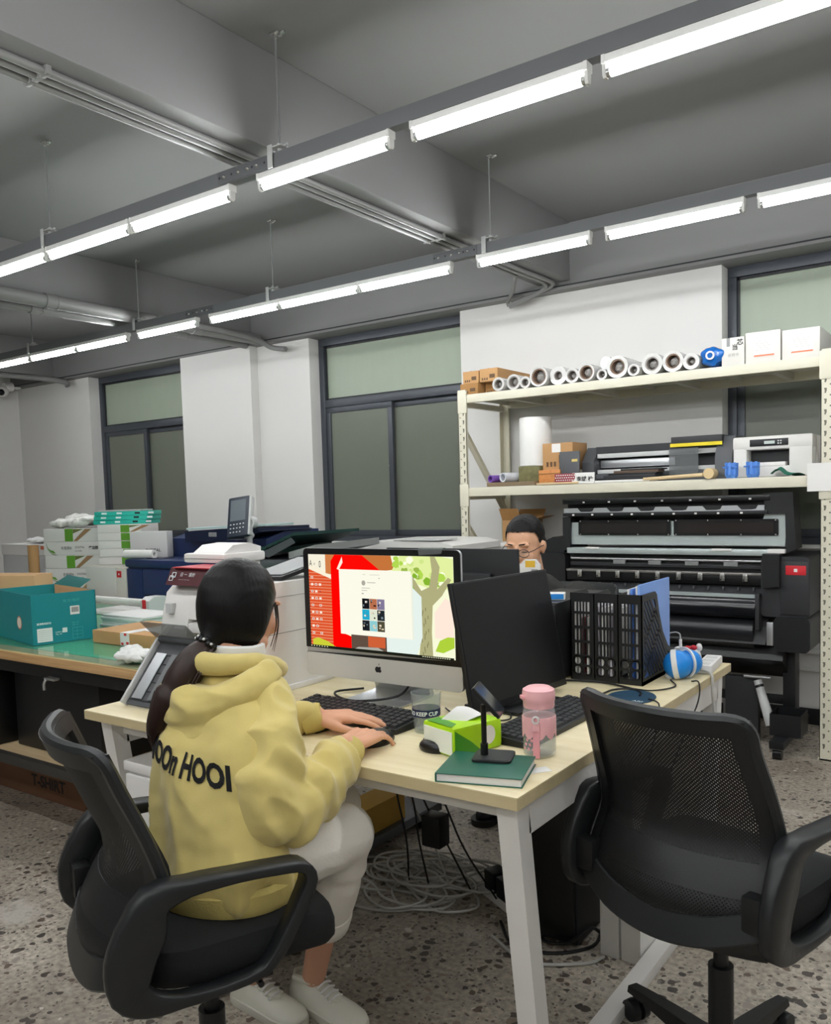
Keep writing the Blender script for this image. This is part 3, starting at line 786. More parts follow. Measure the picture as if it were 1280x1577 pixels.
# apple-shaped emblem on the chin
ax, az, ar = cx-.005, .842, .0115
pts = []
for k in range(40):
    a = 2*PI*k/40; r = ar*(1-.10*math.cos(2*a)*(-1) )*.95
    x = r*math.cos(a); z = r*math.sin(a)*.98
    z -= .0028*math.exp(-(x/.0035)**2)*(1 if z > 0 else -.7)
    bx, bz = ar*1.12, ar*.15
    if (x-bx)**2+(z-bz)**2 < (ar*.5)**2:
        dd = math.hypot(x-bx, z-bz); x = bx+(x-bx)/dd*ar*.5; z = bz+(z-bz)/dd*ar*.5
    pts.append((ax+x, az+z))
em = iput(MB().prism(pts, IY-.0041, IY-.0036), 'fruit_emblem', M_ink)
lf = [(ax+.001+.0035*t*(1), az+.0118+.0065*t+s*.0022*math.sin(PI*t)) for s in (1,) for t in [i/6 for i in range(7)]] + [(ax+.001+.0035*t, az+.0118+.0065*t-.0022*math.sin(PI*t)) for t in [1-i/6 for i in range(1, 6)]]
iput(MB().prism(lf, IY-.0041, IY-.0036), 'emblem_leaf', M_ink)
# stand
st = MB().prism([(1.845, .7515), (2.01, .7515), (2.015, .757), (1.955, .90), (1.947, .90), (1.995, .762), (1.985, .757), (1.845, .7545)], -1.585, -1.385, 'x')
iput(st, 'stand', M_silver)
# picture on the screen
SX0, SX1, SZ0, SZ1 = IX0+.021, IX1-.021, zc+.018, IZ1-.018
def em2(c, s=.50): return emit('screen_'+c.strip('#'), c, s)
scr = iput(MB().box(SX0, SX1, IY-.0042, IY-.0036, SZ0, SZ1), 'display', em2('#eef0cf'))
lay = [0]
def pic(poly, col, nm='picture_area', s=.50):
    lay[0] += 1; y = IY-.0042-.00006*lay[0]
    P = [(SX0+(SX1-SX0)*min(1, max(0, u)), SZ0+(SZ1-SZ0)*min(1, max(0, v))) for u, v in poly]
    m = MB().add([(x-IC[0], y-IC[1], z-IC[2]) for x, z in P], [tuple(range(len(P)))])
    return m.build(nm, em2(col, s), scr)
def prect(u0, u1, v0, v1, col, nm='picture_area', s=.50): return pic([(u0, v0), (u1, v0), (u1, v1), (u0, v1)], col, nm, s)
def picm(rects, col, nm, s=.5):
    lay[0] += 1; y = IY-.0042-.00006*lay[0]; m = MB()
    for u0, u1, v0, v1 in rects:
        xs = [SX0+(SX1-SX0)*u-IC[0] for u in (u0, u1)]; zs = [SZ0+(SZ1-SZ0)*v-IC[2] for v in (v0, v1)]
        m.add([(xs[0], y-IC[1], zs[0]), (xs[1], y-IC[1], zs[0]), (xs[1], y-IC[1], zs[1]), (xs[0], y-IC[1], zs[1])], [(0, 1, 2, 3)])
    o = m.build(nm, em2(col, s), scr); o['kind'] = 'stuff'; return o
pic([(0, 0), (.18, 0), (.18, .80), (0, .86)], '#d4512b', 'brick_facade')
picm([(0, .17, .03+.032*k, .036+.032*k) for k in range(25)], '#e8a07c', 'mortar_lines')
pic([(0, .84), (.17, .74), (.17, .80), (0, .90)], '#f0e6cf', 'ledge')
pic([(0, .88), (.13, .83), (.13, 1), (0, 1)], '#ece6d2', 'sign_board')
pic([(.13, .80), (.2, .78), (.2, 1), (.13, 1)], '#c77a45')
pic([(.17, .02), (.31, 0), (.31, .14), (.25, .17), (.25, .84), (.30, .90), (.27, 1), (.20, 1), (.17, .93)], '#ff0500', 'red_sculpture')
pic([(.25, 1), (.40, 1), (.55, .84), (.25, .84)], '#ff0a05', 'red_arch')
pic([(.215, .85), (.255, .98), (.26, .92), (.23, .84)], '#f6e3d4')
pic([(.40, 1), (.60, 1), (.62, .86), (.53, .84)], '#bd6f38', 'roof_eaves')
pic([(.60, .84), (.66, 1), (.92, 1), (1, .98), (1, .70), (.9, .66), (.78, .72), (.70, .78)], '#d9e79a', 'pale_leaves')
random.seed(3)
for k in range(34):
    u = random.uniform(.6, .95); v = random.uniform(.70, .99); r = random.uniform(.012, .032)
    pic([(u+r*math.cos(a)*random.uniform(.6, 1.2), v+1.6*r*math.sin(a)*random.uniform(.6, 1.2)) for a in [2*PI*i/7 for i in range(7)]], random.choice(['#a9cf4e', '#7fae2f', '#c8dd85', '#f2f7d8', '#94b24a']), 'leaf_patch')
pic([(.775, 0), (.865, 0), (.86, .25), (.87, .52), (.93, .62), (.99, .78), (.97, .80), (.90, .68), (.92, .90), (.89, 1), (.86, 1), (.87, .86), (.85, .70), (.80, .66), (.745, .80), (.73, .78), (.765, .62), (.795, .5), (.79, .2)], '#a9a67a', 'tree_trunk')
picm([(.80+.006*math.sin(k*2.3)+.008*(k % 5), .804+.006*math.sin(k*2.3)+.008*(k % 5), .02+.026*k, .055+.026*k) for k in range(18)], '#747049', 'bark_lines')
pic([(.88, .2), (1, .2), (1, .55), (.95, .60), (.88, .45)], '#f4dfcf', 'far_house')
pic([(.88, .07), (.91, .18), (.96, .22), (1, .22), (1, .12), (.93, .06)], '#a8c93a', 'shrub')
pic([(.02, .0), (.02, .08), (.06, .10), (.13, .07), (.18, .03), (.18, .0)], '#c4c836', 'low_shrub')
pic([(.31, 0), (.56, 0), (.56, .17), (.31, .17)], '#5c4b40', 'doorway')
pic([(.43, .05), (.55, .05), (.55, .16), (.43, .16)], '#c65c35'); pic([(.31, 0), (.56, 0), (.5, .05), (.36, .04)], '#a6a59c', 'path')
pic([(.56, 0), (.76, 0), (.80, .2), (.80, .6), (.735, .7), (.56, .5)], '#dce8e2', 'pale_hoarding')
wdw = pic([(.235, .165), (.735, .165), (.735, .85), (.235, .85)], '#f1efdf', 'open_window')
prect(.735, .745, .165, .80, '#e2e6d6')
random.seed(5)
cols = ['#15161a', '#b06a4a', '#7d7391', '#1fa3c4', '#d7dcc6', '#20262a', '#1c2226', '#86c3c9', '#4d4a38']
for k in range(9):
    i, j = k % 3, k//3
    u0 = .397+.053*i; v0 = .445-.113*j
    prect(u0, u0+.051, v0, v0+.108, cols[k], 'thumbnail')
    for q in range(4):
        a = u0+random.uniform(.004, .03); b_ = v0+random.uniform(.01, .08)
        prect(a, a+random.uniform(.006, .018), b_, b_+random.uniform(.006, .022), random.choice(['#e9e6dc', '#0e0f12', '#d8c9b0', '#6f7f86']), 'thumbnail_detail')
pic([(.415+.014*math.cos(2*PI*i/14), .715+.027*math.sin(2*PI*i/14)) for i in range(14)], '#a7a398', 'avatar')
picm([(.44, .50, .718, .724), (.40, .46, .66, .665), (.40, .44, .635, .64), (.40, .415, .60, .61), (.41, .43, .80, .804), (.46, .53, .80, .803), (.52, .53, .765, .772)], '#9d9a8f', 'text_lines')
picm([(.025+.03*(k % 3), .043+.03*(k % 3), .14+.075*(k//3), .165+.075*(k//3)) for k in range(25) if k not in (1, 5, 13, 20)], '#efdfd0', 'desktop_icons')
picm([(.03+.03*(k % 3), .038+.03*(k % 3), .145+.075*(k//3), .16+.075*(k//3)) for k in range(0, 25, 2)], '#9a3b3f', 'desktop_icons')
prect(0, 1, 0, .022, '#1c1e16', 'taskbar')
picm([(.01+.02*k, .018+.02*k, .005, .016) for k in range(7)] + [(.8+.014*k, .808+.014*k, .006, .015) for k in range(13)], '#cfd0b0', 'taskbar_icons')
for s_, u, v, z_ in (('A', .018, .875, .024), ('H', .052, .885, .010), ('0', .09, .862, .026)):
    lay[0] += 1
    text(s_, z_*1.1, em2('#14140f'), scr, frame((SX0+(SX1-SX0)*u-IC[0], IY-.0042-.00006*lay[0]-IC[1], SZ0+(SZ1-SZ0)*v-IC[2]), (1, 0, 0), (0, 0, 1)), ext=0, sx=.6, name='sign_glyph')
# strip of tape hanging over the top edge
o = MB().add([(-1.335, IY-.006, 1.172), (-1.262, IY-.006, 1.177), (-1.258, IY-.004, 1.1895), (-1.34, IY-.004, 1.1885), (-1.34, IY+.012, 1.191), (-1.258, IY+.012, 1.192)], [(0, 1, 2, 3), (3, 2, 5, 4)])
o.add([(-1.335, IY-.0066, 1.172), (-1.262, IY-.0066, 1.177), (-1.258, IY-.0046, 1.190), (-1.34, IY-.0046, 1.1891), (-1.34, IY+.0126, 1.1916), (-1.258, IY+.0126, 1.1926)], [(3, 2, 1, 0), (4, 5, 2, 3)])
o = o.build('tape_strip', M_smoke); tag(o, 'clear tape strip stuck over the computer top edge', 'tape')

# ================================================================== KEYBOARDS
KEY = MB().add([(-.0082, -.0082, 0), (.0082, -.0082, 0), (.0082, .0082, 0), (-.0082, .0082, 0), (-.0062, -.0055, .006), (.0062, -.0055, .006), (.0062, .0068, .006), (-.0062, .0068, .006)],
               [(3, 2, 1, 0), (4, 5, 6, 7), (0, 1, 5, 4), (1, 2, 6, 5), (2, 3, 7, 6), (3, 0, 4, 7)]).mesh('key')
KEY.materials.append(mat('key_black', '#1c1d20', .5))
def keyboard(loc, rz, label, w, d, lift, ncol, nrow=6):
    t = thing('keyboard', label, 'keyboard', loc, rz)
    MB().add([(-w/2, -d/2, 0), (w/2, -d/2, 0), (w/2, d/2, 0), (-w/2, d/2, 0), (-w/2, -d/2, .012), (w/2, -d/2, .012), (w/2, d/2, .012+lift), (-w/2, d/2, .012+lift)],
             [(3, 2, 1, 0), (4, 5, 6, 7), (0, 1, 5, 4), (1, 2, 6, 5), (2, 3, 7, 6), (3, 0, 4, 7)]).build('case', M_black, t)
    px = (w-.016)/ncol; py = (d-.016)/nrow; tilt = math.atan2(lift, d)
    for r in range(nrow):
        c = 0
        while c < ncol:
            n = 5 if (r == 0 and c == 4) else (2 if (r in (1, 2) and c == ncol-5) else 1)
            if r == nrow-1 and c in (1, 6, 11): c += 1; continue
            x = -w/2+.008+px*(c+n/2); y = -d/2+.008+py*(r+.5); z = .0121+lift*(y+d/2)/d
            k = bpy.data.objects.new('key', KEY); COL.objects.link(k); k.parent = t
            k.location = (x, y, z); k.rotation_euler = (tilt, 0, 0); k.scale = ((px*n-.001)/.0164, (py-.001)/.0164, 1); c += n
    return t
keyboard((-1.44, 1.712, DZ+.0005), -.06, 'black mechanical keyboard under the woman’s fingers', .41, .135, .012, 19)
keyboard((-.958, 1.905, DZ+.0005), PI/2-.02, 'black keyboard lying beside the pink bottle', .43, .125, .010, 19)

# ================================================================== MONITORS
def monitor(name, label, loc, rz, w, h, tilt, zc_, base=True):
    t = thing(name, label, 'monitor', loc, rz)          # screen faces local -Y
    M = Matrix.Translation((0, 0, zc_)) @ Matrix.Rotation(tilt, 4, 'X')
    P = MB(); P.box(-w/2, w/2, 0, .012, -h/2, h/2, M, b=.003); p = P.build('panel', M_black, t)
    Q = MB(); Q.box(-w/2+.006, w/2-.006, -.0012, -.0002, -h/2+.018, h/2-.006, M); Q.build('screen', M_screenoff, p)
    B = MB(); B.box(-w*.33, w*.33, .0122, .038, -h*.33, h*.25, M, b=.012); B.build('rear_housing', M_black, t)
    MB().box(-.03, .03, .040, .058, -zc_+zc_+.012, zc_+.02, b=.004).build('stand_neck', M_black2, t)
    MB().box(-.11, .11, -.09, .09, .0005, .010, b=.004).build('stand_foot', M_black2, t)
    return t
monitor('monitor', 'large dark frameless monitor, switched off, next to the lit computer', (-1.138, 2.045, DZ), PI/2-.10, .455, .345, -.19, .187)
monitor('monitor', 'black monitor seen from behind, in front of the man', (-1.61, 2.47, DZ), PI, .54, .315, -.03, .243)

# ================================================================== SMALL THINGS ON THE DESK
def lathe_thing(prof, name, m, parent, n=28, z=0): return MB().lathe([(r, zz+z) for r, zz in prof], n).build(name, m, parent)
# tumbler
t = thing('drinking_glass', 'clear tumbler with a navy lettered band', 'glass', (-1.194, 1.700, DZ+.0005))
lathe_thing([(0, 0), (.029, 0), (.031, .003), (.038, .098), (.0362, .098), (.0295, .012), (.026, .009), (0, .008)], 'bowl', M_glass, t)
lathe_thing([(0, .010), (.0292, .012), (.0318, .040), (0, .0401)], 'water', glass_mat('water', '#dfe8ea', .02, .10), t)
zb0, zb1 = .042, .060
MB().pipe((0, 0, zb0), (0, 0, zb1), .0354, .0338, 36).build('band', mat('navy_band', '#16224a', .5), t)
me = text_mesh('MOO OO KEEP CUP', .0135, 0, 'CENTER', .0003)
for v in me.vertices:
    a = -PI/2 - .20 + v.co.x/.0358; z = zb0+.0042+v.co.y
    v.co = Vector((.03585*math.cos(a), .03585*math.sin(a), z))
put('band_lettering', me, M_inkw, t)
# tissue pack
t = thing('tissue_pack', 'lime green soft pack of tissues with one sheet pulled up', 'tissues', (-1.038, 1.645, DZ+.0005), -.30)
pk = MB().box(-.057, .057, -.09, .055, 0, .068, b=.010)
M_lime = mat('lime_film', '#a9d816', .35, var=.05, vs=10)
b = pk.build('wrapper', M_lime, t)
MB().box(-.050, .050, -.0912, -.0900, .006, .058).build('end_label', mat('label_pale', '#e6ece2', .5), b)
MB().add([(.0576, -.088, .004), (.0576, -.01, .004), (.0576, -.04, .03), (.0576, -.07, .05), (.0576, -.088, .062)], [(0, 1, 2, 3, 4)]).build('green_wave', mat('leaf_green', '#3f8f1f', .4), b)
MB().prism([(.012+.02*math.cos(a), .036+.022*math.sin(a)) for a in [2*PI*i/16 for i in range(16)]], .0574, .0579, 'x').build('round_badge', M_paper, b)
MB().add([(-.045, -.086, .0686), (.045, -.086, .0686), (.03, -.06, .0686), (-.045, -.05, .0686)], [(0, 1, 2, 3)]).build('dark_stripe', mat('leaf_green', '#3f8f1f', .4), b)
sh = MB().grid(lambda u, v: ((u-.5)*.05+.012*math.sin(4*v), -.060+.10*u*.35+.075*v, .068+.02*math.sin(PI*v)*(1-.3*u)+.012*v*math.sin(3*u+1)), 8, 8)
sh.build('tissue_sheet', M_paper, t)
# notebook
t = thing('notebook', 'dark green hardcover notebook at the desk corner', 'book', (-.902, 1.498, DZ+.0003), .30)
M_bk = mat('book_green', '#1e5e4c', .45, var=.06)
MB().box(-.090, .090, -.077, .077, .017, .019, b=.0008).box(-.090, .090, -.077, .077, 0, .002, b=.0008).box(-.090, -.088, -.077, .077, .002, .017).build('cover', M_bk, t)
MB().box(-.087, .087, -.074, .074, .002, .017).build('pages', M_paper, t)
o = MB().box(-.03, .03, -.016, .016, 0, .0004, Matrix.Translation((-.822, 1.565, DZ+.0003)) @ Matrix.Rotation(.9, 4, 'Z')).build('paper_slip', M_paper); tag(o, 'white paper slip poking out beside the green notebook', 'paper')
# phone stand with a phone
bz = DZ+.0195
t = thing('phone_stand', 'black phone stand on the green notebook', 'phone stand', (-.912, 1.545, bz), .35)
rb = rrect(-.042, .042, -.042, .042, .012, 4)
MB().prism(rb, 0, .005, 'z').build('base_plate', M_black, t)
MB().prism([(x*.9, y*.9) for x, y in rb], .0051, .0057, 'z').build('base_pad', M_charc, t)
MB().cyl((-.02, 0, .006), (-.02, 0, .115), .006, n=14).cyl((-.02, 0, .006), (-.02, 0, .03), .0085, n=14).build('pole', M_black2, t)
MP = Matrix.Translation((-.006, -.004, .130)) @ Matrix.Rotation(math.radians(-30), 4, 'Y') 
MB().box(-.035, .035, -.022, .022, -.004, .0, Matrix.Translation((-.012, 0, .122)) @ Matrix.Rotation(math.radians(48), 4, 'Y'), b=.0015).build('cradle', M_black2, t)
ph = thing('phone', 'dark smartphone tilted in the black phone stand', 'phone', (-.912, 1.545, bz), .35)
MB().box(-.042, .042, -.034, .034, .0006, .0086, Matrix.Translation((-.012, 0, .122)) @ Matrix.Rotation(math.radians(48), 4, 'Y'), b=.003).build('body', M_black2, ph)
MB().box(-.039, .039, -.031, .031, .0087, .0090, Matrix.Translation((-.012, 0, .122)) @ Matrix.Rotation(math.radians(48), 4, 'Y')).build('glass', mat('phone_glass', '#20242a', .08, spec=.8), ph)
# pink bottle
t = thing('water_bottle', 'clear and pink children’s water bottle with flip lid and strap', 'bottle', (-.866, 1.668, DZ+.0005))
M_pink = mat('pink_plastic', '#eeb3b6', .4, var=.03); M_pinkd = mat('pink_deep', '#e6a0a6', .4)
lathe_thing([(0, 0), (.030, 0), (.0355, .004), (.0365, .012), (.0365, .098), (.034, .108), (.030, .112), (.0285, .112), (.033, .104), (.035, .09), (.035, .012), (.029, .005), (0, .004)], 'body', M_clear, t)
lathe_thing([(.029, .108), (.034, .1085), (.0348, .112), (.0348, .122), (.036, .124), (.0365, .138), (.035, .148), (.026, .1535), (0, .154)], 'cap', M_pink, t)
lathe_thing([(.0376, .060), (.0378, .062), (.0378, .088), (.0371, .090)], 'sleeve_band', M_pink, t)
V_ = []; F_ = []
for k in range(72):
    a = 2*PI*k/72; zb = .054-.012*abs(math.sin(a*4.5)); V_ += [(.0375*math.cos(a), .0375*math.sin(a), zb), (.0378*math.cos(a), .0378*math.sin(a), .0625)]
for k in range(72): F_.append((2*k, 2*((k+1) % 72), 2*((k+1) % 72)+1, 2*k+1))
MB().add(V_, F_).build('scalloped_hem', M_pink, t)
pa = -PI/2+.30
stp = MB().box(.0372, .0400, -.0075, .0075, .002, .075, Matrix.Rotation(pa, 4, 'Z'), b=.001).build('strap', M_pinkd, t)
MB().pipe((.042*math.cos(pa)*.93, .042*math.sin(pa)*.93, .088), (.045*math.cos(pa), .045*math.sin(pa), .088), .0085, .0055, 16).build('strap_ring', M_plastw, t)
MB().box(.0375, .0425, -.0085, .0085, .062, .082, Matrix.Rotation(pa, 4, 'Z'), b=.002).build('buckle', M_pink, t)
qa = -PI/2-.75
MB().box(.034, .041, -.011, .011, .128, .136, Matrix.Rotation(qa, 4, 'Z'), b=.002).build('lid_catch', M_pinkd, t)
random.seed(11)
for k in range(10):
    a = -PI/2-.55+.11*k; z = .020+.010*((k*7) % 3)
    MB().lathe([(.0036, .0003), (.0036, 0)], 8, frame((.0368*math.cos(a), .0368*math.sin(a), z), (-math.sin(a), math.cos(a), 0), (0, 0, 1))).build('printed_dot', M_pinkd, t)
# mice, phone, mouse pad
def mouse(loc, rz, label, sc=1.0):
    t = thing('computer_mouse', label, 'mouse', loc, rz)
    rings = []
    for s, z in ((.92, 0), (1, .008), (.96, .018), (.8, .028), (.5, .034), (.1, .036)):
        rings.append([(s*.030*math.cos(a), s*.052*math.sin(a)-(1-s)*.012, z) for a in [2*PI*k/20 for k in range(20)]])
    MB().loft(rings).build('shell', M_black2, t); MB().cyl((-.003, .03, .0275), (.003, .03, .0275), .008, n=12).build('wheel', M_charc, t)
    t.scale = (sc, sc, sc); return t
mouse((-1.236, 1.552, DZ+.0005), -.2, 'black mouse under the woman’s hand')
mouse((-1.092, 1.572, DZ+.0005), 1.3, 'glossy black mouse half behind the tissue pack', .72)
o = MB().box(-.075, .075, -.036, .036, 0, .008, Matrix.Translation((-1.49, 1.585, DZ+.0005)) @ Matrix.Rotation(-.1, 4, 'Z'), b=.003).build('phone', M_black2); tag(o, 'dark phone lying flat under the woman’s left wrist', 'phone')
t = thing('mouse_pad', 'round dark blue printed mouse pad behind the empty chair', 'mouse pad', (-.885, 2.262, DZ+.0003))
MB().lathe([(0, 0), (.072, 0), (.074, .002), (.072, .004), (0, .004)], 32, Matrix.Diagonal((.9, 1.15, 1, 1))).build('pad', mat('pad_blue', '#1d3f55', .5, var=.3, vs=30), t)
text('ARI', .02, M_inkw, t, Matrix.Translation((.02, -.05, .0042)), ext=0)
o = MB().tube(smooth_path([(-.885+.05*math.cos(a)-.03, 2.27+.07*math.sin(a), DZ+.006) for a in (3.4, 2.6, 1.9, 1.2, .5, .1)], 6), .003, 6).build('cable', M_cable_b); tag(o, 'thin black cable looped on the round mouse pad', 'cable')

# file organiser with folders
OX0, OX1, OY0, OY1, OZ0, OZ1 = -1.137, -.907, 2.412, 2.665, DZ+.0005, 1.022
OC = (-1.022, 2.54, DZ)
fo = thing('file_organiser', 'black plastic triple magazine file with slotted sides', 'file organiser', OC)
def oput(mb, name, m): return mb.build(name, m, fo, off=OC)
th = .0035; bw_ = (OX1-OX0)/3
oput(MB().box(OX0, OX1, OY0, OY1, OZ0, OZ0+.012), 'base', M_black)
for k in range(3):
    xa, xb = OX0+k*bw_, OX0+(k+1)*bw_
    f = MB(); zs = [OZ0+.012, OZ0+.075, OZ0+.120, OZ0+.165, OZ0+.21, OZ1]
    f.box(xa, xa+.013, OY0, OY0+th, OZ0+.012, OZ1); f.box(xb-.013, xb, OY0, OY0+th, OZ0+.012, OZ1)
    f.box(xa+.013, xb-.013, OY0, OY0+th, OZ1-.028, OZ1); f.box(xa+.013, xb-.013, OY0, OY0+th, OZ0+.012, OZ0+.018)
    for z in zs[1:-1]: f.box(xa+.013, xb-.013, OY0, OY0+th, z-.004, z+.004)
    for z0, z1 in zip(zs[1:-1], zs[2:]):
        for q in range(4):
            x = xa+.013+(bw_-.026)*(q+1)/5; f.box(x-.0022, x+.0022, OY0+.0004, OY0+th-.0004, z0, z1)
    # round holes at the bottom: plate pieces between them
    f.box(xa+.036, xb-.036, OY0, OY0+th, OZ0+.018, OZ0+.072); f.box(xa+.013, xb-.013, OY0+.0002, OY0+th-.0002, OZ0+.043, OZ0+.048)
    oput(f, 'front_grid', M_black)
    for q in (-1, 1):
        for zz in (.031, .060):
            cxh = (xa+xb)/2+q*.0165
            ring = MB().pipe((cxh, OY0, OZ0+zz), (cxh, OY0+th, OZ0+zz), .0155, .0118, 18); oput(ring, 'hole_ring', M_black)
def side_plate(x):
    m = MB()
    prof = [(OY0, OZ0), (OY1, OZ0), (OY1, OZ0+.075), (OY1-.03, OZ0+.09), (OY1-.075, OZ0+.14), (OY1-.105, OZ0+.20), (OY1-.125, OZ1-.01), (OY1-.14, OZ1), (OY0, OZ1)]
    n = len(prof); cy = OY0+.07; 
    inner = [(OY0+.016, OZ0+.02), (OY1-.016, OZ0+.02), (OY1-.016, OZ0+.062), (OY1-.045, OZ0+.075), (OY1-.092, OZ0+.132), (OY1-.122, OZ0+.195), (OY1-.142, OZ1-.03), (OY1-.15, OZ1-.022), (OY0+.016, OZ1-.022)]
    V = [(x, a, b) for a, b in prof]+[(x, a, b) for a, b in inner]+[(x+th, a, b) for a, b in prof]+[(x+th, a, b) for a, b in inner]; F = []
    for k in range(n):
        k2 = (k+1) % n
        F += [(k, k2, n+k2, n+k), (2*n+k, 3*n+k, 3*n+k2, 2*n+k2), (k, 2*n+k, 2*n+k2, k2), (n+k, n+k2, 3*n+k2, 3*n+k)]
    return m.add(V, F)
for k, x in enumerate((OX0, OX0+bw_, OX0+2*bw_, OX1-th)):
    pl = oput(side_plate(x), 'side_plate', M_black)
    if k == 3:
        # diagonal bars, two slopes of lattice, clipped to the plate window
        win = lambda y: OZ1-.022 if y < OY1-.15 else (OZ0+.195+(OY1-.122-y)*-2.0 if y < OY1-.122 else (OZ0+.132 if y < OY1-.092 else (OZ0+.085 if y < OY1-.045 else OZ0+.062)))
        for i in range(15):
            c0 = OZ0-.02+.026*i; seg = []
            yy = OY0+.012
            while yy < OY1-.012:
                z = c0+(-1.15)*(yy-OY0)+.12
                if OZ0+.018 < z < win(yy)+.004: seg.append((x+th/2, yy, z))
                yy += .006
            if len(seg) > 2:
                b = MB().sweep([seg[0], seg[-1]], (th*.8, .011), (1, 0, 0)); oput(b, 'lattice_bar', M_black)
        for z0, y0, z1, y1 in ((OZ0+.235, OY0+.03, OZ0+.03, OY0+.13), (OZ0+.15, OY0+.03, OZ0+.02, OY0+.20)):
            pass
        for a_, b_ in (((OY0+.012, OZ0+.115), (OY0+.125, OZ0+.225)), ((OY0+.02, OZ0+.03), (OY0+.155, OZ0+.16))):
            oput(MB().sweep([(x+th/2, a_[0], a_[1]), (x+th/2, b_[0], b_[1])], (th*.8, .010), (1, 0, 0)), 'lattice_bar', M_black)
M_fblue = mat('folder_blue', '#7ba2e4', .35); M_fblue2 = mat('folder_blue_deep', '#4f7fd0', .35)
fold = [(OX1-.014, OY0+.012, OY1-.02+.04, .30, M_fblue, 'pale blue plastic folder at the right end of the magazine file'),
        (OX1-.024, OY0+.02, OY1+.015, .295, M_paper2, 'white folder behind the pale blue one in the magazine file'),
        (OX1-.036, OY0+.01, OY1+.01, .288, M_fblue2, 'deep blue folder in the magazine file'),
        (OX1-.050, OY0+.02, OY1+.0, .285, M_paper, 'white document sleeve with clipped top in the magazine file')]
for x, y0, y1, h, m, lb in fold:
    o = MB().box(x-.0032, x+.0032, y0, y1, OZ0+.013, OZ0+h, b=.0008).build('folder', m); tag(o, lb, 'folder', 'folders in the magazine file')
random.seed(2)
for k in range(10):
    x = OX0+.012+.0135*k + (.008 if k > 4 else 0)
    if abs(x-(OX0+bw_)) < .008 or abs(x-(OX0+2*bw_)) < .008: x += .010
    c = mat('dull_red', '#6a2a30', .6) if k == 2 else (M_paper, M_paper2, mat('doc_lilac', '#b9b4bd', .7))[k % 3]
    o = MB().box(x-.003, x+.003, OY0+.008, OY1-.03, OZ0+.013, OZ0+random.uniform(.19, .245)).build('document', c)
    tag(o, '%s document from the left, seen through the slots of the magazine file' % ords[k], 'document', 'documents inside the magazine file')
# ball-shaped gadget
t = thing('ball_gadget', 'blue and white ball-shaped gadget beside the magazine file', 'gadget', (-.852, 2.562, DZ+.0005))
M_ballb = mat('gadget_blue', '#1f87dd', .3)
MB().ball((0, 0, .044), .044, 24, 16).build('blue_shell', M_ballb, t)
MB().ball((.022, .040, .045), .040, 20, 14).build('blue_shell', M_ballb, t)
def band(c, r, nrm, w, name):
    q = Vector(nrm).to_track_quat('Z', 'Y'); m = MB(); rg = []
    for k in range(32):
        a = 2*PI*k/32
        rg.append([tuple(Vector(c)+q @ Vector((rr*math.cos(a), rr*math.sin(a), zz))) for rr, zz in ((r+.0025, -w), (r+.003, 0), (r+.0025, w), (r-.004, w), (r-.004, -w))])
    return m.loft(rg, closed_path=True).build(name, M_plastw, t)
band((-.006, -.002, .044), .0435, (.93, .25, .15), .008, 'white_band')
band((.012, .030, .046), .046, (.5, .85, 0), .003, 'white_rim')
MB().cyl((-.03, .0, .002), (-.02, .0, .012), .014, n=12).build('foot', M_plastw, t)
t = thing('plush_charm', 'small white charm with a red bow behind the blue gadget', 'charm', (-.835, 2.655, DZ+.0005))
MB().ball((0, 0, .045), (.028, .02, .044), 16, 10).ball((.02, 0, .085), (.01, .008, .013), 8, 6).build('body', M_plastw, t)
MB().ball((-.010, -.016, .084), (.011, .005, .007), 8, 6).ball((.008, -.016, .086), (.011, .005, .008), 8, 6).build('bow', M_red, t)
o = MB().box(-.016, .016, -.014, .014, 0, .075, Matrix.Translation((-.905+.02, 2.69, DZ+.0005)), b=.004).cyl((-.885, 2.69, DZ+.075), (-.885, 2.69, DZ+.10), .005, n=8).build('charger_plug', M_plastw); tag(o, 'white charger plug standing behind the magazine file', 'charger')
o = MB().tube(smooth_path([(-.885, 2.69, DZ+.100), (-.888, 2.69, DZ+.118), (-.905, 2.69, DZ+.122), (-.925, 2.69, DZ+.11), (-.93, 2.72, DZ+.05), (-.93, 2.78, DZ+.004)], 6), .0022, 6).build('cable', M_cable_w); tag(o, 'thin white charging cable arching from the charger plug', 'cable')
t = thing('power_strip', 'white power strip on the far desk corner', 'power strip', (-.815, 2.755, DZ+.0005), .10)
MB().box(-.026, .026, -.095, .095, 0, .028, b=.005).build('body', M_plastw, t)
for k in range(3):
    MB().box(-.017, .017, -.08+.055*k, -.045+.055*k, .0281, .0286).build('socket', M_lgrey, t)
o = MB().tube(smooth_path([(-.812, 2.658, DZ+.015), (-.775, 2.645, DZ+.006), (-.770, 2.64, .70), (-.772, 2.66, .60), (-.80, 2.68, .45), (-.84, 2.70, .25), (-.86, 2.70, .05)], 6), .0045, 8).build('cable', M_cable_w); tag(o, 'thick white cable hanging off the desk from the power strip', 'cable')
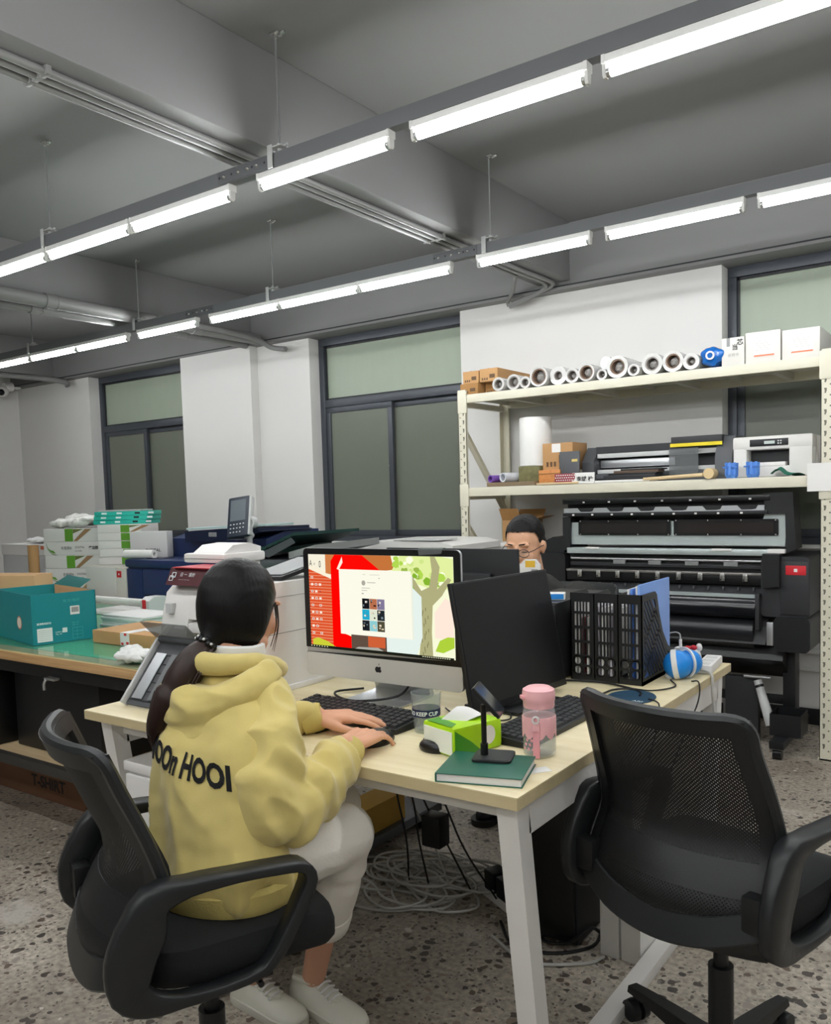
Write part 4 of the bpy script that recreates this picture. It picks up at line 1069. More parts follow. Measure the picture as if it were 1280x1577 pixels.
for pts, lb in (([(-.80, 2.53, DZ+.004), (-.775, 2.52, DZ+.004), (-.772, 2.50, .70), (-.80, 2.45, .60), (-.83, 2.42, .50)], 'thin black cable drooping over the desk edge below the gadget'),
                ([(-.86, 2.52, DZ+.004), (-.82, 2.44, DZ+.004), (-.86, 2.36, DZ+.004), (-.93, 2.36, DZ+.004)], 'short black cable curled on the desk near the gadget'),
                ([(-.90, 2.34, DZ+.006), (-1.02, 2.385, DZ+.006), (-1.14, 2.36, DZ+.006), (-1.22, 2.30, DZ+.006), (-1.30, 2.25, DZ+.006)], 'black power cable running in front of the magazine file'),
                ([(-.83, 2.25, DZ+.006), (-.80, 2.23, DZ+.006), (-.775, 2.18, DZ+.006), (-.768, 2.15, .72), (-.79, 2.12, .60)], 'thin black mouse cable trailing to the desk edge'),
                ([(-1.62, 1.98, DZ+.006), (-1.66, 1.90, DZ+.008), (-1.60, 1.845, DZ+.008), (-1.52, 1.84, DZ+.008), (-1.43, 1.90, DZ+.02), (-1.44, 1.99, DZ+.05)], 'black cable curling under the lit computer'),
                ([(-1.20, 1.93, DZ+.005), (-1.17, 1.86, DZ+.005), (-1.10, 1.84, DZ+.006), (-1.06, 1.88, DZ+.006), (-1.10, 1.95, DZ+.006)], 'black cable coil between the computer and the dark monitor'),
                ([(-1.27, 1.90, DZ+.005), (-1.18, 1.82, DZ+.009), (-1.14, 1.80, DZ+.009), (-1.08, 1.80, DZ+.008), (-1.04, 1.84, DZ+.006)], 'thin black cable crossing behind the tumbler')):
    o = MB().tube(smooth_path(pts, 6), .0035 if 'power' in lb or 'curling' in lb else .0022, 7).build('cable', M_cable_b); tag(o, lb, 'cable', 'cables on the desk')

# ================================================================== DESKTOP PRINTER BESIDE THE WOMAN
PC_ = (-1.985, 1.88, DZ)
pt = thing('desktop_printer', 'white desktop printer on the desk behind the woman’s head', 'printer', PC_)
def pput(mb, name, m): return mb.build(name, m, pt, off=PC_)
PX0, PX1, PY0, PY1 = -2.15, -1.822, 1.655, 2.12
sh = MB()
prof = [(PY0+.02, .752), (PY1, .752), (PY1, 1.085), (PY0+.06, 1.085), (PY0+.03, 1.06), (PY0+.012, 1.0), (PY0+.0, .94), (PY0+.0, .90), (PY0+.02, .88)]
sh.prism(prof, PX0, PX0+.12, 'x').prism(prof, PX0+.26, PX1, 'x')
prof2 = [(PY0+.09, .752), (PY1, .752), (PY1, 1.085), (PY0+.06, 1.085), (PY0+.03, 1.06), (PY0+.012, 1.0), (PY0+.010, .985), (PY0+.09, .985)]
sh.prism(prof2, PX0+.12, PX0+.26, 'x')
pput(sh, 'housing', M_offwhite)
pput(MB().box(PX0+.122, PX0+.258, PY0+.035, PY0+.088, .80, .93), 'dark_throat', M_black)
pput(MB().box(PX0+.124, PX0+.256, PY0+.002, PY0+.085, .945, .975, b=.006), 'output_flap', M_plastw)
pput(MB().box(PX0+.03, PX0+.055, PY0+.0005, PY0+.02, 1.00, 1.03, Matrix.Translation((0, -.002, 0))), 'power_button', M_lgrey)
pput(MB().box(PX0+.002, PX1+.0008, PY0+.04, PY1-.002, .930, .932), 'seam', M_grey)
pput(MB().box(PX0+.004, PX1+.0010, PY0+.06, PY1-.004, 1.04, 1.0415), 'seam', M_grey)
pput(MB().box(PX1-.06, PX1+.008, PY0+.05, PY1-.05, .7502, .768, b=.004), 'foot', M_plastw)
# sloping paper tray leaning on the printer
TC = (-2.035, 1.505, DZ)
tr = thing('paper_tray', 'grey sloping paper tray with smoked flap leaning on the white printer', 'tray', TC)
ang = math.atan2(.155, .155)
TM = Matrix.Translation((0, -.012, .004)) @ Matrix.Rotation(math.radians(50), 4, 'X')
MB().box(-.075, .095, 0, .205, 0, .006, TM).build('tray_bed', M_dgrey, tr)
for x in (-.085, .095): MB().box(x, x+.010, -.003, .215, -.004, .022, TM, b=.003).build('side_rail', M_lgrey, tr)
for k in range(6):
    MB().box(-.07, .085, .015+.030*k, .017+.030*k, .0062, .009, TM).build('rib', M_black, tr)
MB().box(-.06, -.015, .02, .17, .0092, .0105, TM).build('paper_guide', M_silver, tr)
MB().box(.01, .07, .02, .17, .0092, .0105, TM).build('paper_guide', mat('tray_slate', '#6c6f70', .35), tr)
MB().box(-.085, .105, .205, .226, -.01, .02, TM, b=.006).build('hinge_bar', M_dgrey, tr)
FM = Matrix.Translation((0, .16, .205)) @ Matrix.Rotation(math.radians(162), 4, 'X')
MB().box(-.095, .11, 0, .075, -.0015, .0015, Matrix.Translation((0, .115, .182)) @ Matrix.Rotation(math.radians(135), 4, 'X')).build('clear_flap', M_smoke, tr)
# things on the printer
t = thing('calendar_box', 'dark maroon printed box lying on the white printer', 'box', (-2.03, 1.74, 1.0855), 0.0)
MB().prism([(-.075, 0), (.09, 0), (.09, .05), (-.05, .05)], -.10, .11, 'x').build('body', mat('maroon_card', '#4c1a20', .45), t)
fm = frame((-.092, -.0765, .004), (1, 0, 0), (0, .025, .05))
for dx, dz in ((.012, .021), (.004, .010)):
    q = MB(); 
    for (a, b, c, d) in ((0, .018, 0, .0022), (0, .018, .0145, .0167), (0, .0022, 0, .0167), (.0158, .018, 0, .0167)):
        q.box(dx+a, dx+b, dz+c, dz+d, 0, .0008, fm)
    q.build('logo', M_inkw, t)
text('日 一  設計', .014, M_inkw, t, fm @ Matrix.Translation((.05, .026, .001)), ext=0)
text('PRINT STUDIO' if False else '— — — —', .010, M_inkw, t, fm @ Matrix.Translation((.05, .012, .001)), ext=0)
o = MB().box(-2.11, -1.93, 1.68, 1.80, 1.136, 1.139).build('flyer', mat('flyer_red', '#a8323b', .5)); tag(o, 'thin red flyer on top of the maroon box', 'flyer')
t = thing('scanner_unit', 'white scanner unit stacked on the maroon box', 'scanner', (-2.09, 1.87, 1.0858))
MB().box(-.115, .075, -.07, .11, .055, .085, b=.008).box(-.06, .06, .03, .10, 0, .055, b=.004).build('body', M_offwhite, t)
MB().prism([(-.06, .085), (.10, .085), (.10, .100), (.05, .114), (-.02, .110)], -.08, .065, 'x').build('lid', M_plastw, t)
MB().box(-.116, .076, -.0715, -.0705, .068, .070).build('seam', M_grey, t)
# dark document tray to the right, standing out over the printer
t = thing('document_tray', 'dark open document tray behind the woman’s head', 'tray', (-1.90, 1.98, 1.0858))
MB().add([(-.08, -.13, .0), (.05, -.10, .0), (.075, .12, .045), (-.08, .12, .045), (-.08, -.13, .012), (.05, -.10, .012), (.075, .12, .057), (-.08, .12, .057)],
         [(3, 2, 1, 0), (4, 5, 6, 7), (0, 1, 5, 4), (1, 2, 6, 5), (2, 3, 7, 6), (3, 0, 4, 7)]).build('bed', M_black, t)
MB().add([(-.07, -.11, .0175), (.04, -.085, .0175), (.06, .105, .0560), (-.07, .105, .0560)], [(0, 1, 2, 3)]).build('paper', M_grey, t)

# ================================================================== GREEN TABLE CLUTTER
TT = .7541
TBZ = (-3.373, 1.947, TT)
tb = thing('teal_carton', 'open teal printed carton with a round mascot-free badge at the table front', 'carton', TBZ, -.20)
tb['label'] = 'open teal printed carton near the front of the green table'
# local: corner at origin, right face along +Y, front face along -X
w, d, h = .47, .275, .212
def panel(x0, x1, y0, y1, nm, m): return MB().box(x0, x1, y0, y1, 0, h).build(nm, m, tb)
panel(-w, 0, 0, .004, 'front_panel', M_teal); panel(-.004, 0, .004, d, 'side_panel', M_teal); panel(-w, 0, d-.004, d, 'back_panel', M_teal); panel(-w, -w+.004, .004, d-.004, 'side_panel', M_teal)
MB().box(-w+.004, -.004, .004, d-.004, 0, .004).build('bottom', M_cards2, tb)
for (a, b) in (((-w+.0045, .0045), (-.0045, .0052)), ((-.0052, .0055), (-.0045, d-.0055)), ((-w+.0045, d-.0052), (-.0045, d-.0045))):
    MB().box(a[0], b[0], a[1], b[1], .004, h-.001).build('inner_liner', M_cards2, tb)
V = [(-w, d-.004, h), (-.16, d-.004, h), (-.17, d+.05, h+.03), (-w, d+.06, h+.035)]
MB().add(V+[(x, y+.003, z+.003) for x, y, z in V], [(0, 1, 2, 3), (7, 6, 5, 4), (0, 4, 5, 1), (1, 5, 6, 2), (2, 6, 7, 3), (3, 7, 4, 0)]).build('flap', mat('teal_dark', '#0a5f5c', .6), tb)
sf = frame((.0006, .006, .006), (0, 1, 0), (0, 0, 1))
MB().box(.012, .075, .004, .062, 0, .0006, sf).build('shipping_label', M_paper, tb)
lb = MB()
for k in range(6): lb.box(.016, .071, .012+.008*k, .0128+.008*k, .0006, .0009, sf)
lb.build('label_lines', M_grey, tb)['kind'] = 'stuff'
MB().box(.155, .195, .108, .145, 0, .0006, sf).build('barcode_label', M_paper, tb)
lb = MB()
for k in range(12): lb.box(.16+.0026*k, .1608+.0026*k+.0006*(k % 3), .118, .14, .0006, .0009, sf)
lb.build('barcode', M_ink, tb)['kind'] = 'stuff'
text('高清数码彩印', .010, M_inkw, tb, sf @ Matrix.Translation((.012, .078, .0004)), ext=0, bold=.0002)
text('东方鸿印', .014, mat('teal_pale', '#4fb0ae', .5), tb, sf @ Matrix.Translation((.125, .165, .0004)), ext=0, sx=1.3)
text('PAPER BOX\n70g  A4', .0085, M_inkw, tb, sf @ Matrix.Translation((.088, .036, .0004)), ext=0)
text('No. 10\nOF 10', .010, mat('teal_pale', '#4fb0ae', .5), tb, sf @ Matrix.Translation((.16, .07, .0004)), ext=0)
MB().box(.118, .138, .035, .055, 0, .0006, sf).build('stamp_square', M_paper2, tb)
lb = MB()
for (a, b, c, e) in ((.16, .205, .004, .0052), (.16, .205, .05, .0512), (.16, .1612, .004, .0512), (.2038, .205, .004, .0512), (.165, .2, .02, .021), (.165, .2, .034, .035), (.18, .181, .006, .05)): lb.box(a, b, c, e, 0, .0006, sf)
lb.build('icon_frame', mat('teal_pale', '#4fb0ae', .5), tb)
ff = frame((-.20, -.0006, .0), (1, 0, 0), (0, 0, 1))
MB().prism([(.03*math.cos(a)+.048, .03*math.sin(a)+.085) for a in [2*PI*i/24 for i in range(24)]], 0, .0006, 'z', ff).build('round_badge', mat('badge_rust', '#b9755c', .6), tb)
MB().prism([(.024*math.cos(a)+.048, .024*math.sin(a)+.085) for a in [2*PI*i/24 for i in range(24)]], .0006, .001, 'z', ff).build('badge_centre', mat('badge_cream', '#e8d8c8', .6), tb)
# flat carton
t = thing('flat_carton', 'flat brown carton with a taped joint on the green table', 'carton', (-2.99, 2.27, TT))
MB().box(-.228, .228, -.145, .145, 0, .054, b=.003).build('body', M_cards, t)
MB().box(-.035, .025, -.1458, -.1453, .001, .053).box(-.035, .025, -.145, .145, .0543, .0547).build('tape', M_paper2, t)
for (a, b) in ((-.03, .004), (.004, .008), (-.008, .043)): MB().box(a, a+.016, -.1464, -.1459, b, b+.010).build('tape_mark', M_red, t)
o = MB().add([(-.03, -.06, .0551), (.19, -.10, .0551), (.21, .05, .0556), (.02, .09, .0556)], [(0, 1, 2, 3)]); o.add([(x, y, z+.0012) for x, y, z in o.v], [(3, 2, 1, 0)])
o.v = [(x-2.99, y+2.27, z+TT) for x, y, z in o.v]; o = o.build('paper_sheet', M_paper); tag(o, 'white sheet lying on the flat brown carton', 'paper')
# reams and trimmer
random.seed(9)
z = TT
for k in range(5):
    hh = .011
    o = MB().box(-3.62+random.uniform(-.012, .012), -3.30+random.uniform(-.012, .012), 2.44+random.uniform(-.01, .01), 2.66, z, z+hh, b=.001).build('paper_bundle', M_paper if k % 2 else M_paper2)
    tag(o, '%s bundle from the bottom in the low white pile behind the flat carton' % ords[k], 'paper', 'white bundles on the green table'); z += hh+.0004
t = thing('paper_trimmer', 'white rotary paper trimmer with grey end block and red label', 'paper trimmer', (-3.86, 2.76, TT))
MB().cyl((-.26, 0, .075), (.20, 0, .075), .014, n=16).cyl((-.26, .03, .055), (.20, .03, .055), .010, n=12).build('guide_rod', M_plastw, t)
MB().box(-.27, .27, -.06, .16, 0, .018, b=.004).build('bed', M_plastw, t)
MB().prism([(-.06, .018), (.07, .018), (.07, .085), (.04, .108), (-.03, .108), (-.06, .09)], .20, .27, 'x').build('end_block', M_lgrey, t)
MB().box(.215, .245, -.0612, -.0602, .035, .095).build('red_label', M_red, t)
# crumpled bag
def bag_disp(c, n): return .006*mnoise.noise(c*38)+.004*mnoise.noise(c*80)
bm_ = MB().ball((0, 0, .024), (.075, .045, .022), 20, 12).ball((.06, .03, .022), (.075, .04, .02), 20, 12).ball((-.05, .035, .028), (.06, .035, .020), 20, 12).ball((.02, -.035, .018), (.085, .022, .016), 20, 12)
me = remesh(bm_, .005, 2, .5, bag_disp)
o = put('plastic_bag', me, mat('bag_white', '#dcdcd8', .35, var=.08, vs=40), None, Matrix.Translation((-2.67, 1.925, TT+.004))); tag(o, 'crumpled white plastic bag at the front edge of the green table', 'bag')

# paper stock
def ream(x0, x1, y0, y1, z0, z1, label, kind, sub=0):
    t = thing('paper_pack', label, 'paper pack', ((x0+x1)/2, y0, z0), random.uniform(-.015, .015), 'paper packs on the green table')
    w = (x1-x0)/2
    m = {'white': mat('pack_white', '#dedcd8', .5, var=.04), 'teal': mat('pack_teal', '#27b3a0', .45), 'grey': mat('pack_grey', '#c3c3c1', .5)}[kind]
    MB().box(-w, w, 0, y1-y0, .0006, z1-z0, b=.003).build('wrapper', m, t)
    h = z1-z0; f = frame((-w, -.0008, .0006), (1, 0, 0), (0, 0, 1))
    gr = mat('pack_green', '#5f9a2f', .5); dk_ = mat('pack_olive', '#6b7340', .5); br = mat('pack_tan', '#9b7a58', .5)
    if kind == 'white':
        if sub == 0:
            arc = lambda r0, r1: [(.02+r0*(1-math.cos(a)), h-.004-r0*math.sin(a)*h/.075*.9) for a in [PI/2*i/6 for i in range(7)]] + [(.02+r1*(1-math.cos(a)), h-.004-r1*math.sin(a)*h/.075*.9) for a in [PI/2*(6-i)/6 for i in range(7)]]
            MB().prism(arc(.07, .052), 0, .0006, 'z', f).build('green_swoosh', gr, t)
            MB().prism(arc(.085, .078), 0, .0006, 'z', f).build('dark_swoosh', dk_, t)
            text('丰易顺®', .024, M_ink, t, f @ Matrix.Translation((.13, h*.42, .0004)), ext=0, sx=.9)
            text('DIGITAL', .019, M_ink, t, f @ Matrix.Translation((.235, h*.5, .0004)), ext=0)
            text('ART PAPER', .010, M_ink, t, f @ Matrix.Translation((.235, h*.25, .0004)), ext=0)
            text('睿运鹏', .024, M_ink, t, f @ Matrix.Translation((.335, h*.42, .0004)), ext=0, bold=.0006)
        else:
            MB().box(.16, .22, .002, h-.004, 0, .0006, f).build('green_block', gr, t)
            MB().prism([(.221, .003), (.25, .003), (.36, h-.006), (.31, h-.006)], 0, .0006, 'z', f).build('tan_stripe', br, t)
            MB().prism([(.221, h*.6), (.30, h-.006), (.221, h-.006)], 0, .0006, 'z', f).build('olive_patch', dk_, t)
    elif kind == 'teal':
        for q in (.05, .15, .27, .36): MB().box(q, q+.035, h*.35, h*.75, 0, .0006, f).build('label_patch', M_inkw if q != .27 else M_ink, t)
    else:
        text('DIGITAL', .026, M_ink, t, f @ Matrix.Translation((.10, h*.22, .0004)), ext=0, bold=.0004)
        text('ART PAPER', .014, M_ink, t, f @ Matrix.Translation((.10, h*.08, .0004)), ext=0)
    return t
random.seed(21)
wt = thing('side_table', 'white-topped table left of the cream feeder, loaded with paper cartons', 'table', (-5.55, 3.48, 0))
MB().box(-.75, .70, -.38, .32, .72, .75, b=.003).build('top', M_white, wt)
for x in (-.71, .65):
    for y in (-.35, .27): MB().box(x, x+.04, y, y+.04, 0, .72).build('leg', M_dgrey, wt)
wlab = ['lowest', 'second', 'third', 'fourth', 'topmost']
def ream_rot(c, rz, w, d, z0, z1, label, kind, sub):
    t = ream(-w/2, w/2, -d/2, d/2, z0, z1, label, kind, sub); t.location = (c[0]+math.sin(rz)*d/2, c[1]-math.cos(rz)*d/2, z0); t.rotation_euler = (0, 0, rz); return t
zz = .7505; SC = (-5.155, 3.40); SR = .42
for k in range(5):
    ream_rot((SC[0]+random.uniform(-.008, .008), SC[1]), SR+random.uniform(-.02, .02), .44, .30, zz, zz+.088, '%s white paper carton in the stack on the white side table' % wlab[k], 'white', 0 if k in (1, 3) else 1); zz += .0882
wr = MB().ball((0, 0, .03), (.2, .12, .024), 20, 12).ball((-.13, -.05, .02), (.09, .10, .028), 20, 12).ball((.1, -.03, .045), (.12, .12, .022), 20, 12).ball((-.05, .04, .055), (.12, .08, .02), 20, 12).ball((.0, -.11, .02), (.10, .04, .03), 20, 12)
me = remesh(wr, .007, 2, .5, lambda c, n: .016*mnoise.noise(c*20)+.007*mnoise.noise(c*60))
o = put('torn_wrapper', me, mat('wrapper_film', '#d4d4cd', .35, var=.35, vs=9), None, Matrix.Translation((SC[0], SC[1], zz+.012)) @ Matrix.Rotation(SR, 4, 'Z')); tag(o, 'crumpled torn wrapper on top of the side table paper stack', 'wrapper')
# things at the far left of the table
o = MB().pipe((-5.37, 3.14, .7505), (-5.37, 3.14, 1.085), .035, .030, 20).build('cardboard_tube', M_cards); tag(o, 'brown cardboard tube standing upright left of the paper stack', 'tube')
t = thing('brown_carton', 'plain brown carton at the left edge behind the teal one', 'carton', (-4.12, 2.42, TT), .35)
MB().box(-.35, .0, -.02, .12, 0, .235, b=.003).build('body', M_cards2, t); MB().box(-.35, .0, .03, .07, .2352, .236).build('tape', M_cards, t)
t = thing('sheet_box', 'long white sheet box lying behind the cardboard tube', 'box', (-5.85, 3.42, .7505))
MB().box(-.38, .32, -.02, .22, .0, .24, b=.004).build('base', M_lgrey, t); MB().box(-.38, .33, -.03, .23, .241, .32, b=.006).build('lid', M_plastw, t)
MB().box(.15, .22, -.0315, -.0305, .285, .31).build('orange_sticker', mat('orange_sticker', '#d9764f', .5), t)
t2 = MB().ball((0, 0, .02), (.2, .08, .018), 16, 8).ball((-.1, .02, .02), (.1, .07, .02), 16, 8); me = remesh(t2, .008, 2, .5, lambda c, n: .008*mnoise.noise(c*25))
o = put('plastic_wrap', me, mat('wrap_pale', '#dfe0dd', .3, var=.05), None, Matrix.Translation((-5.88, 3.52, .7505+.324))); tag(o, 'flattened clear wrap on the long white sheet box', 'wrap')

# ================================================================== BIG COPIERS
BC = (-3.87, 3.5, 0)
bc = thing('production_copier', 'large navy blue production copier with a tilting control panel', 'copier', BC)
def bput(mb, name, m, sharp=38): return mb.build(name, m, bc, sharp, BC)
BX0, BX1, BY0, BY1 = -4.38, -3.44, 3.15, 3.85
bput(MB().box(BX0, BX1, BY0, BY1, .0, 1.0, b=.025), 'body', M_navy)
bput(MB().box(BX0+.012, BX0+.16, BY0-.014, BY0+.004, .10, .955, b=.008), 'side_door', M_navy)
fd = bput(MB().box(BX0+.165, BX1-.02, BY0-.016, BY0+.004, .50, .955, b=.010), 'front_door', M_navy)
bput(MB().tube(smooth_path([(BX0+.19, BY0-.02, .80), (BX0+.40, BY0-.022, .80), (BX0+.55, BY0-.022, .76), (BX0+.62, BY0-.02, .70)], 5), .006, 6), 'door_groove', M_navyd)
bput(MB().box(BX0+.165, BX1-.02, BY0-.014, BY0+.004, .10, .49, b=.008), 'paper_drawer', M_offwhite)
bput(MB().box(BX0+.0, BX1, BY0-.02, BY0+.25, .962, 1.012, b=.018), 'upper_ledge', M_navy)
bput(MB().box(BX0+.16, BX0+.30, BY0+.02, BY0+.12, 1.008, 1.016, b=.003), 'ledge_recess', M_navyd)
bput(MB().prism([(BY0+.26, 1.0), (BY1, 1.0), (BY1, 1.16), (BY0+.42, 1.16), (BY0+.26, 1.12)], BX0+.10, BX1-.02, 'x'), 'scanner_body', M_navy)
bput(MB().box(BX0+.50, BX1-.10, BY0+.24, BY0+.30, 1.02, 1.10, b=.01), 'output_slot', M_navyd)
bput(MB().prism([(BX0+.30, 1.10), (BX0+.72, 1.115), (BX0+.95, 1.165), (BX1-.02, 1.17), (BX1-.02, 1.185), (BX0+.60, 1.18), (BX0+.30, 1.165)], BY0+.20, BY0+.62, 'y'), 'document_feeder', M_navyd)
bput(MB().box(BX0+.52, BX0+.58, BY0+.19, BY0+.23, 1.135, 1.16, b=.004), 'feeder_label', M_grey)
bput(MB().box(BX0+.80, BX0+.86, BY0+.19, BY0+.23, 1.155, 1.18, b=.004), 'feeder_label', M_grey)
MT = Matrix.Translation((BX0+.58, BY0+.36, 1.182)) @ Matrix.Rotation(-.03, 4, 'Y') @ Matrix.Rotation(.12, 4, 'Z')
o = MB().box(-.28, .32, -.13, .13, 0, .012, MT, b=.002).build('foam_board', mat('board_pale', '#b9d2cf', .5)); tag(o, 'pale blue-green board lying on the navy copier', 'board')
# control panel
CPX, CPY = -3.455, 3.20
CM = Matrix.Translation((CPX, CPY, 1.255)) @ Matrix.Rotation(-.12, 4, 'Y') @ Matrix.Rotation(.25, 4, 'Z') @ Matrix.Rotation(math.radians(-18), 4, 'X')
cpn = MB().box(-.068, .068, 0, .035, -.115, .115, CM, b=.012); cp = bput(cpn, 'control_panel', mat('panel_slate', '#2e3440', .4))
bput(MB().box(.060, .078, .004, .036, -.11, .11, CM, b=.006), 'panel_rim', M_lgrey)
bput(MB().box(-.048, .048, -.0012, .0, -.025, .095, CM), 'touch_screen', mat('touch_grey', '#6b7378', .25))
bt = MB()
for k in range(14):
    a, b = (k % 5)*.02-.042, -.045-(k//5)*.022
    bput(MB().ball((0, 0, 0), (.0055, .0015, .004), 8, 5, CM @ Matrix.Translation((a, -.001, b))), 'button', M_lgrey)
bput(MB().cyl((CPX+.0, CPY+.04, 1.20), (CPX-.01, CPY+.10, 1.14), .022, n=14).pipe((CPX+.070, CPY+.02, 1.22), (CPX+.070, CPY+.05, 1.22), .032, .020, 18).cyl((CPX-.01, CPY+.08, 1.0), (CPX-.01, CPY+.08, 1.22), .022, n=14), 'panel_arm', M_lgrey)
bput(MB().box(CPX-.07, CPX+.012, CPY-.03, CPY+.05, 1.013, 1.13, b=.006), 'panel_base', M_navyd)
# cream feeder unit
FC = (-4.6, 3.5, 0)
fe = thing('paper_feeder', 'cream paper feeder cabinet at the left side of the navy copier', 'paper feeder', FC)
FX0, FX1 = -4.82, -4.40
def fput(mb, name, m): return mb.build(name, m, fe, off=FC)
fput(MB().box(FX0, FX1, 3.17, 3.80, .0, .962, b=.006), 'cabinet', mat('feeder_cream', '#d9d5cc', .45))
fput(MB().box(FX0+.004, FX1-.11, 3.158, 3.172, .76, .955, b=.003), 'upper_drawer', M_offwhite)
fput(MB().box(FX0+.004, FX1-.11, 3.158, 3.172, .55, .752, b=.003), 'lower_drawer', M_offwhite)
fput(MB().box(FX1-.105, FX1-.004, 3.158, 3.172, .10, .955, b=.003), 'front_strip', mat('feeder_cream', '#d9d5cc', .45))
fput(MB().box(FX1-.095, FX1-.05, 3.1568, 3.158, .895, .935), 'red_sticker', M_red)
fput(MB().lathe([(.006, .0006), (.006, 0)], 10, frame((FX1-.073, 3.1566, .915), (1, 0, 0), (0, 0, 1))), 'sticker_dot', M_inkw)
zz = .9625; S2 = (-4.635, 3.36)
for k in range(5):
    ream_rot((S2[0]+random.uniform(-.008, .008), S2[1]), .45+random.uniform(-.04, .04), .30, .22, zz, zz+.05, '%s white paper pack in the stack on the cream feeder cabinet' % ('lowest', 'second', 'third', 'fourth', 'fifth')[k], 'white', 1); zz += .0502
for k in range(3):
    ream_rot((-4.70+.008*k, 3.40), .46+.02*k, .36, .20, zz, zz+.027, '%s teal paper pack from the bottom on the stack over the feeder' % ords[k], 'teal', 0); zz += .0272
o = MB().box(-.15, .13, -.09, .09, zz+.001, zz+.010, Matrix.Translation((-4.69, 3.40, 0)) @ Matrix.Rotation(.5, 4, 'Z'), b=.001).build('magazine', mat('mag_cover', '#b9b3b2', .4, var=.2, vs=6)); tag(o, 'thin magazine lying on the teal paper packs', 'magazine')
ream_rot((-4.325, 3.295), .45, .24, .08, 1.0125, 1.17, 'grey paper pack lettered DIGITAL on the navy copier', 'grey', 0)
o = MB().pipe((-4.40, 3.16, 1.039), (-4.18, 3.20, 1.039), .026, .012, 18); o = o.build('paper_roll', M_paper); tag(o, 'short white paper roll lying by the navy copier ledge', 'paper roll')
# second copier
C2 = (-3.15, 3.45, 0); C2O = (-3.03, 3.45, 0)
c2 = thing('office_copier', 'grey office copier with dark green document feeder trays', 'copier', C2)
def cput(mb, name, m): return mb.build(name, m, c2, off=C2O)
cput(MB().box(-3.28, -2.74, 3.13, 3.75, .0, .99, b=.012), 'body', M_lgrey)
cput(MB().box(-3.26, -2.76, 3.118, 3.132, .60, .80, b=.004), 'drawer', M_offwhite); cput(MB().box(-3.26, -2.76, 3.118, 3.132, .38, .59, b=.004), 'drawer', M_offwhite)
cput(MB().box(-3.30, -2.72, 3.11, 3.76, .992, 1.03, b=.01), 'scanner_deck', M_dgrey)
def slabq(V, th, nm, m):
    V = [Vector(v) for v in V]; V2 = [v+Vector((0, 0, th)) for v in V]
    return cput(MB().add([tuple(v) for v in V+V2], [(3, 2, 1, 0), (4, 5, 6, 7), (0, 1, 5, 4), (1, 2, 6, 5), (2, 3, 7, 6), (3, 0, 4, 7)]), nm, m)
M_dgreen = mat('feeder_green', '#1c3b36', .4)
slabq([(-3.30, 3.14, 1.05), (-3.02, 3.14, 1.06), (-3.02, 3.6, 1.075), (-3.30, 3.6, 1.065)], .025, 'lower_tray', M_dgreen)
slabq([(-3.14, 3.13, 1.06), (-2.86, 3.13, 1.155), (-2.82, 3.60, 1.155), (-3.14, 3.60, 1.06)], .016, 'upper_tray', M_dgreen)
slabq([(-3.09, 3.12, 1.060), (-2.87, 3.12, 1.140), (-2.85, 3.125, 1.118), (-3.04, 3.125, 1.04)], .006, 'ribbed_guide', M_dgrey)
slabq([(-3.32, 3.12, 1.031), (-3.16, 3.12, 1.031), (-3.16, 3.68, 1.05), (-3.32, 3.68, 1.05)], .03, 'feeder_head', M_grey)
for k in range(5): slabq([(-3.06+.045*k, 3.128, 1.088+.0155*k), (-3.05+.045*k, 3.128, 1.092+.0155*k), (-3.05+.045*k, 3.56, 1.092+.0155*k), (-3.06+.045*k, 3.56, 1.088+.0155*k)], .006, 'tray_rib', M_black)
slabq([(-2.92, 3.15, 1.035), (-2.72, 3.13, 1.075), (-2.70, 3.62, 1.085), (-2.92, 3.62, 1.045)], .035, 'grey_hood', M_grey)
# white machine behind the computer
C3 = (-2.80, 3.95, 0)
c3 = thing('white_copier', 'white copier whose lid shows above the lit computer', 'copier', C3)
def c3put(mb, name, m): return mb.build(name, m, c3, off=C3)
c3put(MB().box(-3.12, -2.47, 3.80, 4.33, .0, 1.03, b=.012), 'body', M_offwhite)
c3put(MB().prism([(-3.13, 1.032), (-2.46, 1.032), (-2.46, 1.065), (-2.55, 1.085), (-2.75, 1.09), (-3.05, 1.085), (-3.13, 1.07)], 3.79, 4.3, 'y'), 'lid', M_plastw)
c3put(MB().box(-2.86, -2.62, 3.80, 4.0, 1.086, 1.094, b=.003), 'feeder_slot', M_grey)
c3put(MB().box(-2.80, -2.55, 3.78, 3.98, 1.092, 1.10, b=.002), 'top_tray', M_lgrey)

# ================================================================== TOP DECK OF THE RACK
ZT1 = 1.9375; ZM1 = 1.3785
def carton(name, label, x0, x1, y0, y1, z0, z1, m, rz=0.0, tape=True, open_=False):
    c = ((x0+x1)/2, (y0+y1)/2, z0); t = thing(name, label, 'carton', c, rz, 'cartons on the rack')
    w, d, h = (x1-x0)/2, (y1-y0)/2, z1-z0
    MB().box(-w, w, -d, d, .0004, h, b=.002).build('body', m, t)
    if tape: MB().box(-w*.12, w*.12, -d-.0006, d, h+.0002, h+.0008).build('tape', M_cards3, t)
    MB().box(w*.1, w*.7, -d-.0008, -d-.0002, h*.25, h*.55).build('printed_patch', mat('carton_print', '#5d4630', .7), t)
    lb = MB()
    for k in range(3): lb.box(-w*.75+k*w*.25, -w*.6+k*w*.25, -d-.0008, -d-.0002, h*.12, h*.3)
    lb.build('handling_marks', mat('carton_print', '#5d4630', .7), t)['kind'] = 'stuff'
    return t
carton('toner_carton', 'open brown toner carton at the rack’s top left corner, lowest', -2.79, -2.665, 4.43, 4.80, ZT1, ZT1+.065, M_cards3, tape=False)
